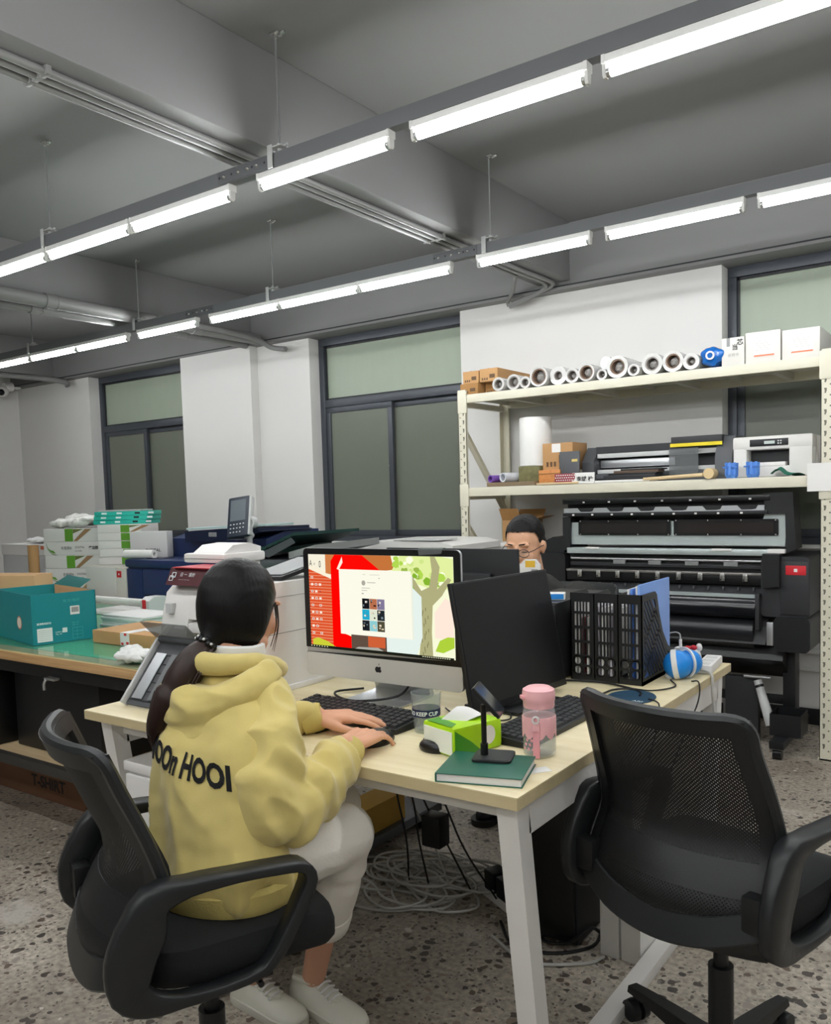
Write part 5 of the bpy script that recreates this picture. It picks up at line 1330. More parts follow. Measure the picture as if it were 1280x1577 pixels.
carton('toner_carton', 'small brown toner carton stacked on the top left one', -2.775, -2.665, 4.44, 4.80, ZT1+.0655, ZT1+.138, M_cards)
carton('toner_carton', 'brown toner carton behind the first plastic rolls, on the deck', -2.655, -2.55, 4.50, 4.84, ZT1, ZT1+.065, M_cards3, tape=False)
carton('toner_carton', 'long brown toner carton lying on the pair of cartons', -2.657, -2.535, 4.44, 4.86, ZT1+.0655, ZT1+.142, M_cards)
M_rollw = mat('roll_film', '#c2c1be', .25, var=.12, vs=40, coat=.4); M_rollc = mat('roll_core', '#8d8780', .6, var=.2, vs=30); M_rollc2 = mat('roll_core_brown', '#7c6656', .7, var=.2, vs=30)
rolls = [(-2.520, .040, .62), (-2.432, .045, .66), (-2.350, .034, .6), (-2.256, .056, .74), (-2.146, .052, .42), (-2.056, .042, .62), (-1.965, .048, .72), (-1.885, .030, .6), (-1.790, .060, .62), (-1.695, .032, .6), (-1.603, .056, .58), (-1.488, .055, .62), (-1.390, .042, .5)]
names = ['first', 'second', 'third', 'fourth', 'fifth', 'sixth', 'seventh', 'eighth', 'ninth', 'tenth', 'eleventh', 'twelfth', 'thirteenth']
for i, (x, r, ri) in enumerate(rolls):
    t = thing('film_roll', '%s film-wrapped roll from the cartons end of the top shelf' % names[i], 'roll', (x, 4.42+.012*((i*5) % 3), ZT1+.0004), group='wrapped rolls on the top shelf')
    L_ = .40+.05*((i*3) % 3)
    ri = min(.84, ri+.08)
    MB().pipe((0, 0, r), (0, L_, r), r, r*ri, 28).build('roll', M_rollw, t)
    MB().pipe((0, .004, r), (0, L_-.004, r), r*ri*.999, r*ri*.82, 20).build('core', M_rollc2 if i in (3, 6, 8, 11) else M_rollc, t)
    wr = MB().ball((0, .05, r), (r*ri*.78, .03, r*ri*.78), 14, 8); me = remesh(wr, max(.003, r*.1), 1, .5, lambda c, n: .007*mnoise.noise(c*70))
    put('tucked_film', me, mat('film_tuck', '#8f8c88', .25, var=.3, vs=50), t)
t = thing('wrapped_roll', 'clear-wrapped fat roll lying among the film rolls', 'roll', (-1.875, 4.60, ZT1+.060+.0004))
# a wrapped bundle on top of two rolls
MB().cyl((.0, -.12, .035), (.0, .22, .035), .036, n=20).build('bundle', mat('wrapped_white', '#c9c9c8', .2, var=.1, vs=30, coat=.5), t)
t = thing('blue_wrapped_roll', 'roll in crumpled blue plastic at the right end of the rolls', 'roll', (-1.292, 4.44, ZT1+.0075))
wr = MB().cyl((0, 0, .05), (0, .40, .05), .048, .044, 24).ball((-.012, 0, .06), (.042, .03, .035), 14, 8).ball((.03, .01, .055), (.035, .03, .03), 14, 8).ball((0, .005, .03), (.05, .02, .025), 14, 8)
me = remesh(wr, .005, 1, .5, lambda c, n: .007*mnoise.noise(c*35))
put('blue_plastic', me, mat('blue_film', '#1763b5', .25, var=.15, vs=20, coat=.4), t)
MB().pipe((0, -.032, .052), (0, -.026, .052), .022, .014, 16).build('roll_end', M_paper, t)
M_boxw = mat('box_white', '#d2d0c9', .4, var=.03); M_orange = mat('orange_print', '#e07a56', .5)
def wbox(label, x0, x1, y0, y1, h, strip=True, rz=0):
    t = thing('white_box', label, 'box', ((x0+x1)/2, y0, ZT1+.0005), rz, 'white boxes on the top shelf')
    w = (x1-x0)/2
    MB().box(-w, w, 0, y1-y0, 0, h, b=.004).build('body', M_boxw, t)
    f = frame((-w, -.0006, 0), (1, 0, 0), (0, 0, 1))
    if strip:
        MB().box(w*.5, w*1.65, h*.22, h*.78, 0, .0005, f).build('label', mat('label_cream', '#f0ece4', .5), t)
        MB().box(w*.5, w*1.65, h*.20, h*.25, .0005, .0009, f).build('orange_strip', M_orange, t)
        q = MB()
        for k in range(5): q.box(w*.56, w*(1.5-.15*(k % 2)), h*(.40+.07*k), h*(.41+.07*k), .0005, .0009, f)
        q.build('printed_lines', M_grey, t)['kind'] = 'stuff'
        q = MB()
        for k in range(8): q.box(w*1.2+.003*k, w*1.2+.0018*k*1.6+.0005, h*.28, h*.36, .0005, .0009, f)
        q.build('barcode', M_dgrey, t)['kind'] = 'stuff'
    return t
b1 = wbox('plastic-wrapped white pack with brushed black characters on the top shelf', -1.243, -1.133, 4.44, 4.62, .138, False)
f1 = frame((-.060, -.0008, 0), (1, 0, 0), (0, 0, 1))
text('芯', .032, M_ink, b1, f1 @ Matrix.Translation((.078, .10, .0004)), ext=0, bold=.0008); text('当', .030, M_ink, b1, f1 @ Matrix.Translation((.055, .078, .0004)), ext=0, bold=.0008)
text('说明书', .018, mat('grey_ink', '#8f8f8c', .6), b1, f1 @ Matrix.Translation((.035, .045, .0004)), ext=0)
MB().box(.03, .046, .095, .137, 0, .0005, f1).build('grey_tab', M_grey, b1)
wbox('white toner box with orange strip beside the wrapped pack', -1.128, -.965, 4.44, 4.78, .150)
wbox('white toner box with orange strip at the rack’s right end', -.958, -.79, 4.44, 4.78, .140)

# ================================================================== MIDDLE DECK
t = thing('paper_drum', 'tall standing roll of plain white sheet on the middle shelf', 'paper roll', (-2.385, 4.62, ZM1+.115))
prof = [(0, 0), (.092, 0), (.096, .004), (.096, .285), (.094, .288), (.080, .288), (.076, .27), (0, .268)]
MB().lathe(prof, 40).build('sheet', mat('sheet_white', '#e4e3df', .6, var=.02), t)
MB().add([(.0, -.0975, .01), (.06, -.082, .0), (.11, -.04, .004), (.11, -.04, .012), (.06, -.082, .012), (.0, -.0975, .018)], [(0, 1, 4, 5), (1, 2, 3, 4)]).build('loose_edge', M_paper, t)
o = MB().box(-2.44, -2.30, 4.50, 4.70, ZM1+.025, ZM1+.1135, b=.002).build('camouflage_box', mat('camo_print', '#6d6a45', .7, var=.6, vs=45)); tag(o, 'camouflage-patterned box under the standing white roll', 'box')
o = MB().box(-2.62, -2.30, 4.43, 4.72, ZM1+.0004, ZM1+.0245, b=.002).build('wood_board', mat('board_brown', '#7b6a52', .7, var=.1)); tag(o, 'brown board lying at the left of the middle shelf', 'board')
for i, (c, m, r, lb) in enumerate(((-2.60, mat('purple_paper', '#7a52ab', .45), .022, 'purple paper roll on the brown board'), (-2.515, mat('roll_printed', '#d4d6dd', .4, var=.1, vs=40), .028, 'white printed paper roll next to the purple one'))):
    zb = ZM1+.0248+r
    o = MB().pipe((c, 4.44, zb), (c+.07, 4.66, zb), r, r*.72, 24).build('paper_roll', m); tag(o, lb, 'paper roll')
t = thing('wooden_box', 'orange wooden box with carton on top on the middle shelf', 'box', (-2.225, 4.47, ZM1+.0004))
MB().box(-.068, .068, 0, .16, 0, .085, b=.003).build('body', wood_mat('orange_wood', '#b9733a', '#d08e4e', (12, 2, 30), 3)); MB
for o in [x for x in bpy.data.objects if x.name.startswith('body') and x.parent is None]: o.parent = t
MB().box(-.071, .071, -.003, .163, .062, .066, b=.001).build('lid_lip', M_cards3, t)
carton('brown_carton', 'square brown carton with white label above the wooden box', -2.29, -2.10, 4.52, 4.72, ZM1+.0858, ZM1+.24, M_cards, tape=False)
o = MB().box(-.035, .02, -.1012, -.1004, .10, .15); o.v = [(x-2.195, y+4.62, z+ZM1+.0858) for x, y, z in o.v]; o = o.build('shipping_label', M_paper)
o.parent = bpy.data.objects['brown_carton.001'] if 'brown_carton.001' in bpy.data.objects else None
if o.parent: o.matrix_parent_inverse = Matrix.Translation(-Vector(o.parent.location))
o = MB().box(-.062, .062, 0, .008, 0, .185, Matrix.Translation((-2.105, 4.475, ZM1+.001)) @ Matrix.Rotation(-.08, 4, 'X'), b=.001).build('grey_notebook', M_dgrey); tag(o, 'dark grey notebook leaning upright beside the wooden box', 'notebook')
MB().box(.015, .05, -.0008, 0, .125, .14, Matrix.Translation((-2.105, 4.475, ZM1+.001)) @ Matrix.Rotation(-.08, 4, 'X')).build('gold_tab', mat('gold_tab', '#c9b56a', .5), o)
t = thing('patterned_box', 'small red and white patterned box in front of the grey notebook', 'box', (-2.105, 4.44, ZM1+.0004))
MB().box(-.062, .062, -.02, .02, 0, .058, b=.002).build('body', mat('pattern_red', '#8f2f3c', .5), t)
q = MB()
for r in range(4):
    for c in range(9): q.box(-.058+.0135*c+.006*(r % 2), -.051+.0135*c+.006*(r % 2), -.0206, -.0202, .005+.0135*r, .011+.0135*r)
q.build('white_checks', M_paper, t)['kind'] = 'stuff'
o = MB().box(-2.28, -2.02, 4.415, 4.433, ZM1+.0004, ZM1+.012, b=.001).build('ruler_strip', M_board); tag(o, 'pale wooden strip along the front edge of the middle shelf', 'strip')
# vinyl cutter
VC = (-1.65, 4.62, ZM1+.0004)
vc = thing('vinyl_cutter', 'grey vinyl cutter with silver bar and yellow stripe', 'vinyl cutter', VC)
def vput(mb, name, m): return mb.build(name, m, vc, off=VC)
z0 = ZM1+.0004
vput(MB().box(-2.02, -1.30, 4.58, 4.80, z0, z0+.05, b=.004), 'base', M_dgrey)
vput(MB().box(-1.99, -1.31, 4.70, 4.82, z0+.05, z0+.185, b=.01), 'rear_housing', M_dgrey)
vput(MB().prism([(4.60, z0+.165), (4.82, z0+.195), (4.82, z0+.205), (4.60, z0+.205)], -1.99, -1.31, 'x'), 'top_cover', M_charc)
vput(MB().box(-1.985, -1.55, 4.645, 4.70, z0+.085, z0+.13, b=.004), 'silver_rail', M_silver)
vput(MB().box(-1.985, -1.31, 4.60, 4.66, z0+.14, z0+.165, b=.003), 'grey_rail', M_lgrey)
vput(MB().box(-1.985, -1.31, 4.60, 4.69, z0+.052, z0+.075, b=.003), 'platen', M_lgrey)
vput(MB().prism([(4.56, z0), (4.82, z0), (4.82, z0+.205), (4.64, z0+.205), (4.56, z0+.12)], -2.06, -1.99, 'x'), 'left_end', M_dgrey)
vput(MB().prism([(4.55, z0), (4.82, z0), (4.82, z0+.225), (4.62, z0+.225), (4.55, z0+.12)], -1.31, -1.222, 'x'), 'right_end', M_dgrey)
vput(MB().box(-1.55, -1.28, 4.575, 4.70, z0+.185, z0+.232, b=.004), 'control_console', M_charc)
vput(MB().box(-1.552, -1.278, 4.568, 4.576, z0+.178, z0+.196), 'yellow_stripe', mat('yellow_stripe', '#e3cf26', .5))
vput(MB().box(-1.555, -1.40, 4.56, 4.566, z0+.03, z0+.17), 'clear_shield', M_smoke)
random.seed(4)
zz = ZM1+.0004
for k in range(6):
    x0 = -1.94+.03*k+random.uniform(-.01, .01); hh = (.012, .01, .016, .008, .014, .008)[k]
    o = MB().box(x0, x0+.33-.02*k, 4.425+.008*k, 4.555, zz, zz+hh, b=.001).build('flat_folder', (M_paper, M_black, M_charc, M_black2, mat('folder_brown', '#5b4a3c', .6), M_black)[k]); tag(o, '%s flat folder from the bottom in front of the vinyl cutter' % ords[k], 'folder', 'flat folders before the vinyl cutter'); zz += hh+.0004
t = thing('name_card', 'white card with black handwritten characters on the shelf edge', 'card', (-1.985, 4.42, ZM1+.0004))
MB().box(-.075, .058, -.002, .006, 0, .060, Matrix.Rotation(-.12, 4, 'X')).build('card', M_paper, t)
text('李斌 栓', .03, M_ink, t, frame((-.045, -.0035, .014), (1, 0, 0), (0, -.12, 1)), ext=0, bold=.0006)
t = thing('wooden_mallet', 'pale wooden mallet lying on the shelf edge', 'mallet', (-1.45, 4.43, ZM1+.0004))
MB().cyl((-.20, 0, .010), (.115, .0, .022), .009, .010, 12).build('handle', M_board, t)
MB().cyl((.15, -.028, .027), (.15, .05, .027), .027, n=20).build('head', mat('mallet_head', '#d6bd8f', .6, var=.1), t)
for i, x in enumerate((-1.197, -1.094)):
    t = thing('blue_caddy', ('pale blue plastic cup holder nearer the vinyl cutter', 'pale blue plastic cup holder nearer the green cloth')[i], 'cup holder', (x, 4.445, ZM1+.0004), group='blue cup holders')
    MB().lathe([(0, 0), (.026, 0), (.032, .012), (.034, .075), (.030, .075), (.028, .014), (0, .01)], 8).build('cup', mat('caddy_blue', '#5b8fdc', .45), t)
    for a in (-2.2, -1.57, -.9): MB().box(.030, .037, -.005, .005, .015, .078, Matrix.Rotation(a, 4, 'Z')).build('rib', mat('caddy_blue', '#5b8fdc', .45), t)
    MB().box(-.036, .036, -.033, -.029, .050, .058).build('rim_bar', mat('caddy_blue_d', '#3c6cb8', .45), t)
cl = MB().grid(lambda u, v: (-1.01+.145*u+.01*math.sin(5*v), 4.43+.08*v, ZM1+.003+.038*math.exp(-((u-.25)/.22)**2)*(.6+.4*v)+.006*math.sin(9*u+4*v)+.006), 24, 10)
cl.add([(x, y, z-.003) for x, y, z in cl.v], [tuple(reversed(f)) for f in cl.f])
o = cl.build('green_cloth', mat('cloth_green', '#1f6b55', .8), None); tag(o, 'crumpled dark green cloth on the shelf edge', 'cloth')
# white laser printer
LC = (-1.02, 4.70, ZM1+.0004)
lp = thing('laser_printer', 'white laser printer with small display on the middle shelf', 'printer', LC)
def lput(mb, name, m): return mb.build(name, m, lp, off=LC)
lx0, lx1, ly, lz = -1.215, -.835, 4.53, ZM1+.0004
lput(MB().box(lx0+.001, lx1-.001, ly+.10, 4.93, lz, lz+.205, b=.012).box(lx0+.002, lx0+.07, ly+.0015, ly+.11, lz+.0005, lz+.185, b=.010).box(lx1-.11, lx1-.002, ly+.0015, ly+.11, lz+.0005, lz+.200, b=.010).box(lx0, lx1, ly, ly+.112, lz+.138, lz+.206, b=.012).box(lx0+.06, lx1-.10, ly+.002, ly+.11, lz+.001, lz+.055, b=.006), 'housing', M_offwhite)
lput(MB().box(lx0+.071, lx1-.111, ly+.085, ly+.099, lz+.055, lz+.138), 'output_throat', M_black)
lput(MB().box(lx0+.10, lx1-.13, ly+.015, ly+.08, lz+.056, lz+.075, b=.004), 'output_guide', M_plastw)
lput(MB().box(lx0+.085, lx1-.112, ly-.004, ly+.001, lz+.155, lz+.19, b=.004), 'control_strip', M_black)
lput(MB().box(lx0+.155, lx0+.205, ly-.0055, ly-.004, lz+.165, lz+.18), 'display', mat('lcd_grey', '#b9c4bd', .3))
for k in range(4): lput(MB().cyl((lx0+.222+.012*(k % 2), ly-.0045, lz+.166+.012*(k//2)), (lx0+.222+.012*(k % 2), ly-.007, lz+.166+.012*(k//2)), .004, n=10), 'button', M_lgrey)
lput(MB().box(lx0+.07, lx0+.0715, ly-.0008, ly, lz+.01, lz+.135), 'panel_seam', M_grey)

# ================================================================== WIDE-FORMAT PLOTTER UNDER THE RACK
WC = (-1.5, 4.65, 0)
pl = thing('wide_format_printer', 'large black wide-format printer with raised lid under the rack', 'plotter', WC)
def wput(mb, name, m, sharp=38): return mb.build(name, m, pl, sharp, WC)
# raised lid
wput(MB().box(-2.15, -1.02, 4.55, 4.60, 1.155, 1.292, b=.006).box(-2.145, -1.02, 4.47, 4.55, 1.262, 1.292, b=.004), 'lid_top', M_black2)
wput(MB().box(-2.14, -1.03, 4.462, 4.472, 1.195, 1.214, b=.002), 'lid_lower_lip', M_black)
wput(MB().box(-2.134, -1.045, 4.466, 4.474, 1.214, 1.240), 'lid_silver_strip', M_silver)
random.seed(6)
for k in range(6):
    x = -2.05+.175*k; wput(MB().prism([(x, 1.2405), (x+.10, 1.2405), (x+.09, 1.222), (x+.07, 1.219), (x+.02, 1.219)], 4.4645, 4.4660, 'y'), 'lid_cutout', M_black)
for k in range(9):
    x = -2.08+.115*k; wput(MB().box(x, x+.012, 4.4595, 4.462, 1.198, 1.207), 'lid_clip', M_plastw)
for k in range(7):
    x = -2.02+.15*k; wput(MB().box(x, x+.012, 4.4675, 4.470, 1.268, 1.277), 'lid_clip', M_plastw)
for k in range(4):
    x = -1.98+.24*k; wput(MB().box(x, x+.16, 4.546, 4.5505, 1.222, 1.255, b=.002), 'lid_pocket', M_charc)
wput(MB().prism([(-2.105, 1.034), (-.955, 1.034), (-.945, 1.20), (-1.05, 1.20), (-1.06, 1.165), (-2.105, 1.158)], 4.50, 4.51, 'y'), 'lid_plate', mat('plate_silver', '#b9c3c1', .35, metal=.5))
for a, b_ in ((-2.058, -1.527), (-1.510, -.985)):
    w_ = wput(MB().prism(rrect(a, b_, 1.086, 1.170, .008, 3), 4.492, 4.4995, 'y'), 'lid_window', M_black2)
    wput(MB().box(a+.02, b_-.02, 4.4905, 4.492, 1.098, 1.158), 'window_film', mat('window_dark', '#231f1d', .25))
    for q in range(4):
        for zz in (1.091, 1.165): wput(MB().lathe([(.004, .0012), (.004, 0)], 8, frame((a+.012+(b_-a-.024)*q/3, 4.4918, zz), (1, 0, 0), (0, 0, 1))), 'screw', M_bolt)
wput(MB().prism([(-1.05, 1.30), (-.915, 1.302), (-.90, 1.02), (-.945, 1.0), (-.95, 1.195), (-1.045, 1.195)], 4.475, 4.62, 'y'), 'lid_right_arm', M_black)
wput(MB().prism([(-2.15, 1.19), (-2.10, 1.19), (-2.108, 1.0), (-2.15, 1.0)], 4.48, 4.60, 'y'), 'lid_left_arm', M_black)
# bed
wput(MB().box(-2.13, -.98, 4.52, 4.92, .80, 1.0, b=.006), 'carriage_bay', M_black)
wput(MB().box(-2.115, -1.022, 4.455, 4.53, .986, 1.017, b=.003), 'front_silver_bar', mat('plate_silver', '#b9c3c1', .35, metal=.5))
wput(MB().box(-1.03, -.945, 4.45, 4.50, 1.0, 1.02, b=.003), 'silver_bracket', M_plastw)
wput(MB().box(-2.0, -1.92, 4.448, 4.47, 1.012, 1.022, b=.002), 'white_clip', M_plastw); wput(MB().box(-1.30, -1.20, 4.448, 4.47, 1.010, 1.020, b=.002), 'white_clip', M_plastw)
wput(MB().cyl((-2.11, 4.50, .955), (-1.03, 4.50, .955), .008, n=12), 'carriage_rod', M_steel)
wput(MB().box(-2.11, -1.03, 4.49, 4.52, .915, .935, b=.002), 'encoder_strip', M_charc)
for k in range(5): wput(MB().box(-1.85+.2*k, -1.78+.2*k, 4.485, 4.50, .928, .95, b=.002), 'carriage_roller', M_grey)
wput(MB().box(-2.12, -1.035, 4.452, 4.50, .885, .898, b=.002), 'pinch_rail', mat('rail_bronze', '#8d8a86', .3, metal=.7))
wput(MB().box(-2.12, -1.035, 4.462, 4.50, .835, .885, b=.002), 'roller_trough', M_black2)
for i in range(9):
    x = -2.034+.1126*i
    c = wput(MB().box(x-.012, x+.012, 4.444, 4.454, .855, .893, b=.002), 'pinch_clip', M_bolt)
    wput(MB().cyl((x-.006, 4.4425, .862), (x-.006, 4.445, .862), .004, n=8), 'clip_wheel', M_black)
wput(MB().prism([(4.44, .795), (4.50, .84), (4.50, .80), (4.44, .775)], -2.10, -1.05, 'x'), 'platen_ramp', M_charc)
wput(MB().prism([(4.418, .782), (4.455, .800), (4.455, .795), (4.418, .776)], -2.085, -1.075, 'x'), 'front_silver_lip', mat('plate_silver', '#b9c3c1', .35, metal=.5))
for k in range(14): wput(MB().box(-2.07+.075*k, -2.062+.075*k, 4.44, 4.46, .81, .826, b=.001), 'platen_rib', M_dgrey)
# front covers: rolled profile
cov = [(4.425, .775), (4.405, .755), (4.395, .72), (4.40, .69), (4.42, .675), (4.55, .675), (4.55, .775)]
wput(MB().prism(cov, -2.10, -1.075, 'x'), 'front_cover', mat('gloss_black', '#15161a', .18, spec=.7), 30)
wput(MB().cyl((-2.10, 4.50, .595), (-1.09, 4.50, .595), .085, n=40), 'media_roll_cover', mat('roll_black', '#1d1e21', .28, spec=.6), 30)
wput(MB().prism([(4.42, .545), (4.60, .50), (4.75, .50), (4.75, .80), (4.56, .80)], -2.08, -1.03, 'x'), 'lower_body', M_black)
wput(MB().prism([(4.47, .46), (4.62, .35), (4.80, .35), (4.80, .52), (4.50, .52)], -2.05, -.96, 'x'), 'lower_cover', M_black2)
# right end
wput(MB().prism(rrect(-1.055, -.83, .685, .985, .02), 4.44, 4.90, 'y'), 'right_housing', M_charc)
wput(MB().prism([(-1.04, 1.0), (-.96, 1.0), (-.96, .84), (-1.04, .83)], 4.40, 4.48, 'y'), 'carriage_block', M_black)
wput(MB().prism(rrect(-.992, -.825, .515, .690, .03), 4.425, 4.85, 'y'), 'ink_housing', M_black)
wput(MB().box(-.962, -.832, 4.432, 4.44, .70, .962, b=.003), 'end_panel', M_charc)
wput(MB().box(-.938, -.845, 4.4295, 4.432, .897, .943, b=.001), 'red_sticker', M_red)
wput(MB().box(-.9, -.884, 4.4285, 4.4295, .912, .928), 'sticker_mark', M_plastw)
wput(MB().box(-1.022, -.992, 4.41, 4.43, .545, .66, b=.003), 'release_lever', M_silver)
wput(MB().box(-1.075, -1.055, 4.40, 4.50, .62, .80, b=.004), 'roll_end_plate', M_charc)
# left end
wput(MB().prism(rrect(-2.32, -2.13, .70, .985, .02), 4.46, 4.92, 'y'), 'left_housing', M_black)
wput(MB().prism([(-2.30, .985), (-2.16, .985), (-2.17, 1.06), (-2.23, 1.075), (-2.29, 1.05)], 4.52, 4.85, 'y'), 'left_cap', M_black)
# stand
for x, nm in ((-.982, 'leg'), (-2.12, 'leg')):
    lg = wput(MB().box(x, x+.06, 4.58, 4.68, .06, .53, b=.004), nm, M_black)
    wput(MB().box(x-.005, x+.065, 4.30, 4.92, .055, .095, b=.008), 'foot_bar', M_black)
    for y in (4.335, 4.88):
        wput(MB().cyl((x+.01, y, .027), (x+.05, y, .027), .027, n=18), 'caster', M_black2); wput(MB().box(x-.002, x+.062, y-.025, y+.025, .05, .062, b=.004), 'caster_fork', M_grey)
bn = MB().box(-1.005, -.86, 4.40, 4.57, .097, .105).box(-1.005, -1.0, 4.40, 4.57, .105, .205).box(-.865, -.86, 4.40, 4.57, .105, .205).box(-1.0, -.865, 4.40, 4.405, .105, .205).box(-1.0, -.865, 4.565, 4.57, .105, .205)
wput(bn, 'accessory_bin', M_black)
wput(MB().box(-2.06, -.982, 4.64, 4.67, .20, .245, b=.003), 'stand_beam', M_black)
wput(MB().cyl((-1.098, 4.55, .335), (-1.02, 4.50, .12), .020, .026, 16), 'gas_strut', M_lgrey); wput(MB().cyl((-1.165, 4.55, .352), (-1.035, 4.55, .352), .008, n=10), 'strut_cross', M_steel)
wput(MB().cyl((-1.09, 4.545, .312), (-1.085, 4.542, .300), .023, n=14), 'strut_collar', M_black)
o = MB().box(-1.27, -1.10, 4.58, 4.62, .0, .34, b=.005).build('dark_panel', M_charc); tag(o, 'dark flat panel standing under the wide-format printer', 'panel')
# cabinet and open carton behind the man
t = thing('low_cabinet', 'white low cabinet at the left end of the rack', 'cabinet', (-2.60, 4.7, 0))
MB().box(-.13, .20, -.26, .20, 0, 1.02, b=.006).build('body', M_white, t); MB().box(-.135, .205, -.27, .205, 1.02, 1.04, b=.004).build('top', M_white, t)
MB().box(-.12, .19, -.268, -.261, .05, .98, b=.003).build('door', M_plastw, t)
t = thing('open_carton', 'open brown carton on the white cabinet behind the man', 'carton', (-2.52, 4.70, 1.0405))
for b in ((-.10, .085, -.09, -.086), (-.10, .085, .086, .09), (-.10, -.096, -.086, .086), (.081, .085, -.086, .086)): MB().box(*b, 0, .13).build('panel', M_cards, t)
for V in ([(-.10, -.09, .13), (.03, -.09, .13), (.03, -.13, .20), (-.10, -.13, .20)], [(.085, -.086, .13), (.085, .086, .13), (.17, .08, .15), (.17, -.08, .15)], [(-.1, .09, .13), (.085, .09, .13), (.085, .14, .19), (-.1, .14, .19)]):
    m_ = MB().add(V+[(x, y, z+.003) for x, y, z in V], [(0, 1, 2, 3), (7, 6, 5, 4), (0, 4, 5, 1), (1, 5, 6, 2), (2, 6, 7, 3), (3, 7, 4, 0)]); m_.build('flap', M_cards3, t)

# ================================================================== UNDER THE DESK
t = thing('computer_tower', 'black computer tower standing under the desk’s right side', 'computer tower', (-1.13, 2.42, .0))
MB().box(-.10, .10, -.22, .22, .012, .44, b=.006).build('case', M_black, t); MB().box(-.094, .094, -.232, -.2205, .02, .43, b=.008).build('front_panel', M_black2, t)
for x in (-.08, .08):
    for y in (-.18, .18): MB().cyl((x, y, 0), (x, y, .0118), .014, n=10).build('foot', M_black, t)
o = thing('board_offcuts', 'white board box on the floor under the empty chair', 'box', (-.90, 2.355, 0), -.06)
MB().box(-.060, -.003, -.14, -.125, .0005, .17).build('front_board', M_deskw, o); MB().box(.002, .060, -.135, -.12, .0005, .165).build('front_board', M_deskw, o); MB().box(.047, .060, -.1195, .22, .0005, .165).build('side_board', M_deskw, o); MB().box(-.06, .046, .207, .22, .0005, .16).build('rear_board', M_deskw, o)
t = thing('drawer_pedestal', 'white drawer pedestal with a lid-like top under the desk’s left end', 'pedestal', (-1.86, 1.70, 0))
MB().box(-.185, .13, -.26, .24, .035, .585, b=.006).build('body', M_plastw, t); MB().box(-.195, .14, -.27, .25, .586, .615, b=.005).build('top', M_plastw, t)
for k in range(3): MB().box(-.18, .125, -.275, -.261, .05+.18*k, .22+.18*k, b=.004).build('drawer', M_plastw, t)
for x in (-.16, .10):
    for y in (-.23, .21): MB().cyl((x-.012, y, .0175), (x+.012, y, .0175), .0175, n=12).build('caster', M_black, t)
wr = MB().ball((0, 0, .035), (.08, .07, .035), 16, 10).ball((.03, .02, .06), (.05, .05, .035), 16, 10); me = remesh(wr, .006, 1, .5, lambda c, n: .012*mnoise.noise(c*35))
o = put('plastic_bag', me, mat('bag_grey', '#8d8d88', .3, var=.4, vs=25), None, Matrix.Translation((-1.93, 1.58, .620)) @ Matrix.Scale(.8, 4)); tag(o, 'crumpled grey plastic bag on the white drawer pedestal', 'bag')
t = thing('low_trolley', 'low dark board lying under the desk behind the woman', 'board', (-2.0, 2.42, 0), 0)
MB().box(-.075, .085, -.36, .40, .05, .085, b=.004).build('board', M_dgrey, t)
for y in (-.3, .3): MB().box(-.06, .07, y, y+.05, .0, .05).build('block', M_black, t)
o = MB().box(-2.06, -1.94, 2.36, 2.60, .0855, .19, b=.003).build('yellow_carton', mat('yellow_card', '#b08a35', .7)); tag(o, 'small ochre carton on the dark board under the desk', 'carton')
# cables on the floor
random.seed(13)
for k in range(5):
    cx_, cy_ = -1.66+.07*math.sin(k*2.1), 2.30+.08*math.cos(k*1.7); pts = []
    n = 26
    for i in range(n):
        a = i*.62+k; r = .10+.06*math.sin(i*1.1+k)+.03*random.random()
        pts.append((cx_+1.35*r*math.cos(a), cy_+r*math.sin(a), .006+.008*k+.01*abs(math.sin(i*.9+k))))
    o = MB().tube(smooth_path(pts, 4), .0045, 6).build('cable', M_cable_w); tag(o, '%s layer of pale grey cable in the loose coil on the floor' % ('lowest', 'second', 'third', 'fourth', 'topmost')[k], 'cable', 'pale cables coiled on the floor')
for pts, m, lb in (([(-1.50, 2.25, .006), (-1.62, 2.1, .006), (-1.78, 2.06, .006), (-1.95, 2.12, .006)], M_cable_w, 'single pale cable running across the floor towards the woman’s feet'),
                   ([(-1.56, 2.33, .01), (-1.48, 2.36, .006), (-1.42, 2.42, .01), (-1.36, 2.40, .03)], M_cable_w, 'thick pale cable leading to the floor power strip'),
                   ([(-1.30, 2.22, .006), (-1.20, 2.12, .006), (-1.08, 2.14, .006), (-1.0, 2.24, .006), (-1.02, 2.36, .01)], M_cable_b, 'black cable looped on the floor by the computer tower'),
                   ([(-1.23, 2.36, .006), (-1.15, 2.20, .007), (-1.05, 2.17, .03), (-.99, 2.20, .08), (-.97, 2.26, .03)], M_cable_b, 'second black cable standing in a loop by the white board box'),
                   ([(-1.28, 2.13, .006), (-1.12, 2.06, .006), (-.98, 2.14, .006), (-.95, 2.20, .006)], M_cable_w, 'pale cable lying in front of the computer tower')):
    o = MB().tube(smooth_path(pts, 7), .005, 7).build('cable', m); tag(o, lb, 'cable')
for i, x in enumerate((-1.62, -1.595, -1.565, -1.535, -1.50)):
    y = 2.0+.01*i
    pts = [(x, y+.07, .70), (x-.01*i, y+.09, .55), (x+.03*math.sin(i*2), y+.13, .38), (x-.02+.02*i, y+.20, .20), (x-.06+.05*i, y+.26, .03)]
    o = MB().tube(smooth_path(pts, 6), .0032, 6).build('cable', M_cable_b if i != 2 else M_cable_w); tag(o, '%s cable from the left hanging down from the desk tray' % ords[i], 'cable', 'cables hanging from the desk')
o = MB().box(-1.53, -1.46, 2.13, 2.19, .23, .33, b=.006).build('power_adapter', M_black); tag(o, 'black power adapter hanging in the cables under the desk', 'adapter')
t = thing('floor_power_strip', 'white power strip on the floor with black adapters plugged in', 'power strip', (-1.40, 2.36, 0.0), -.5)
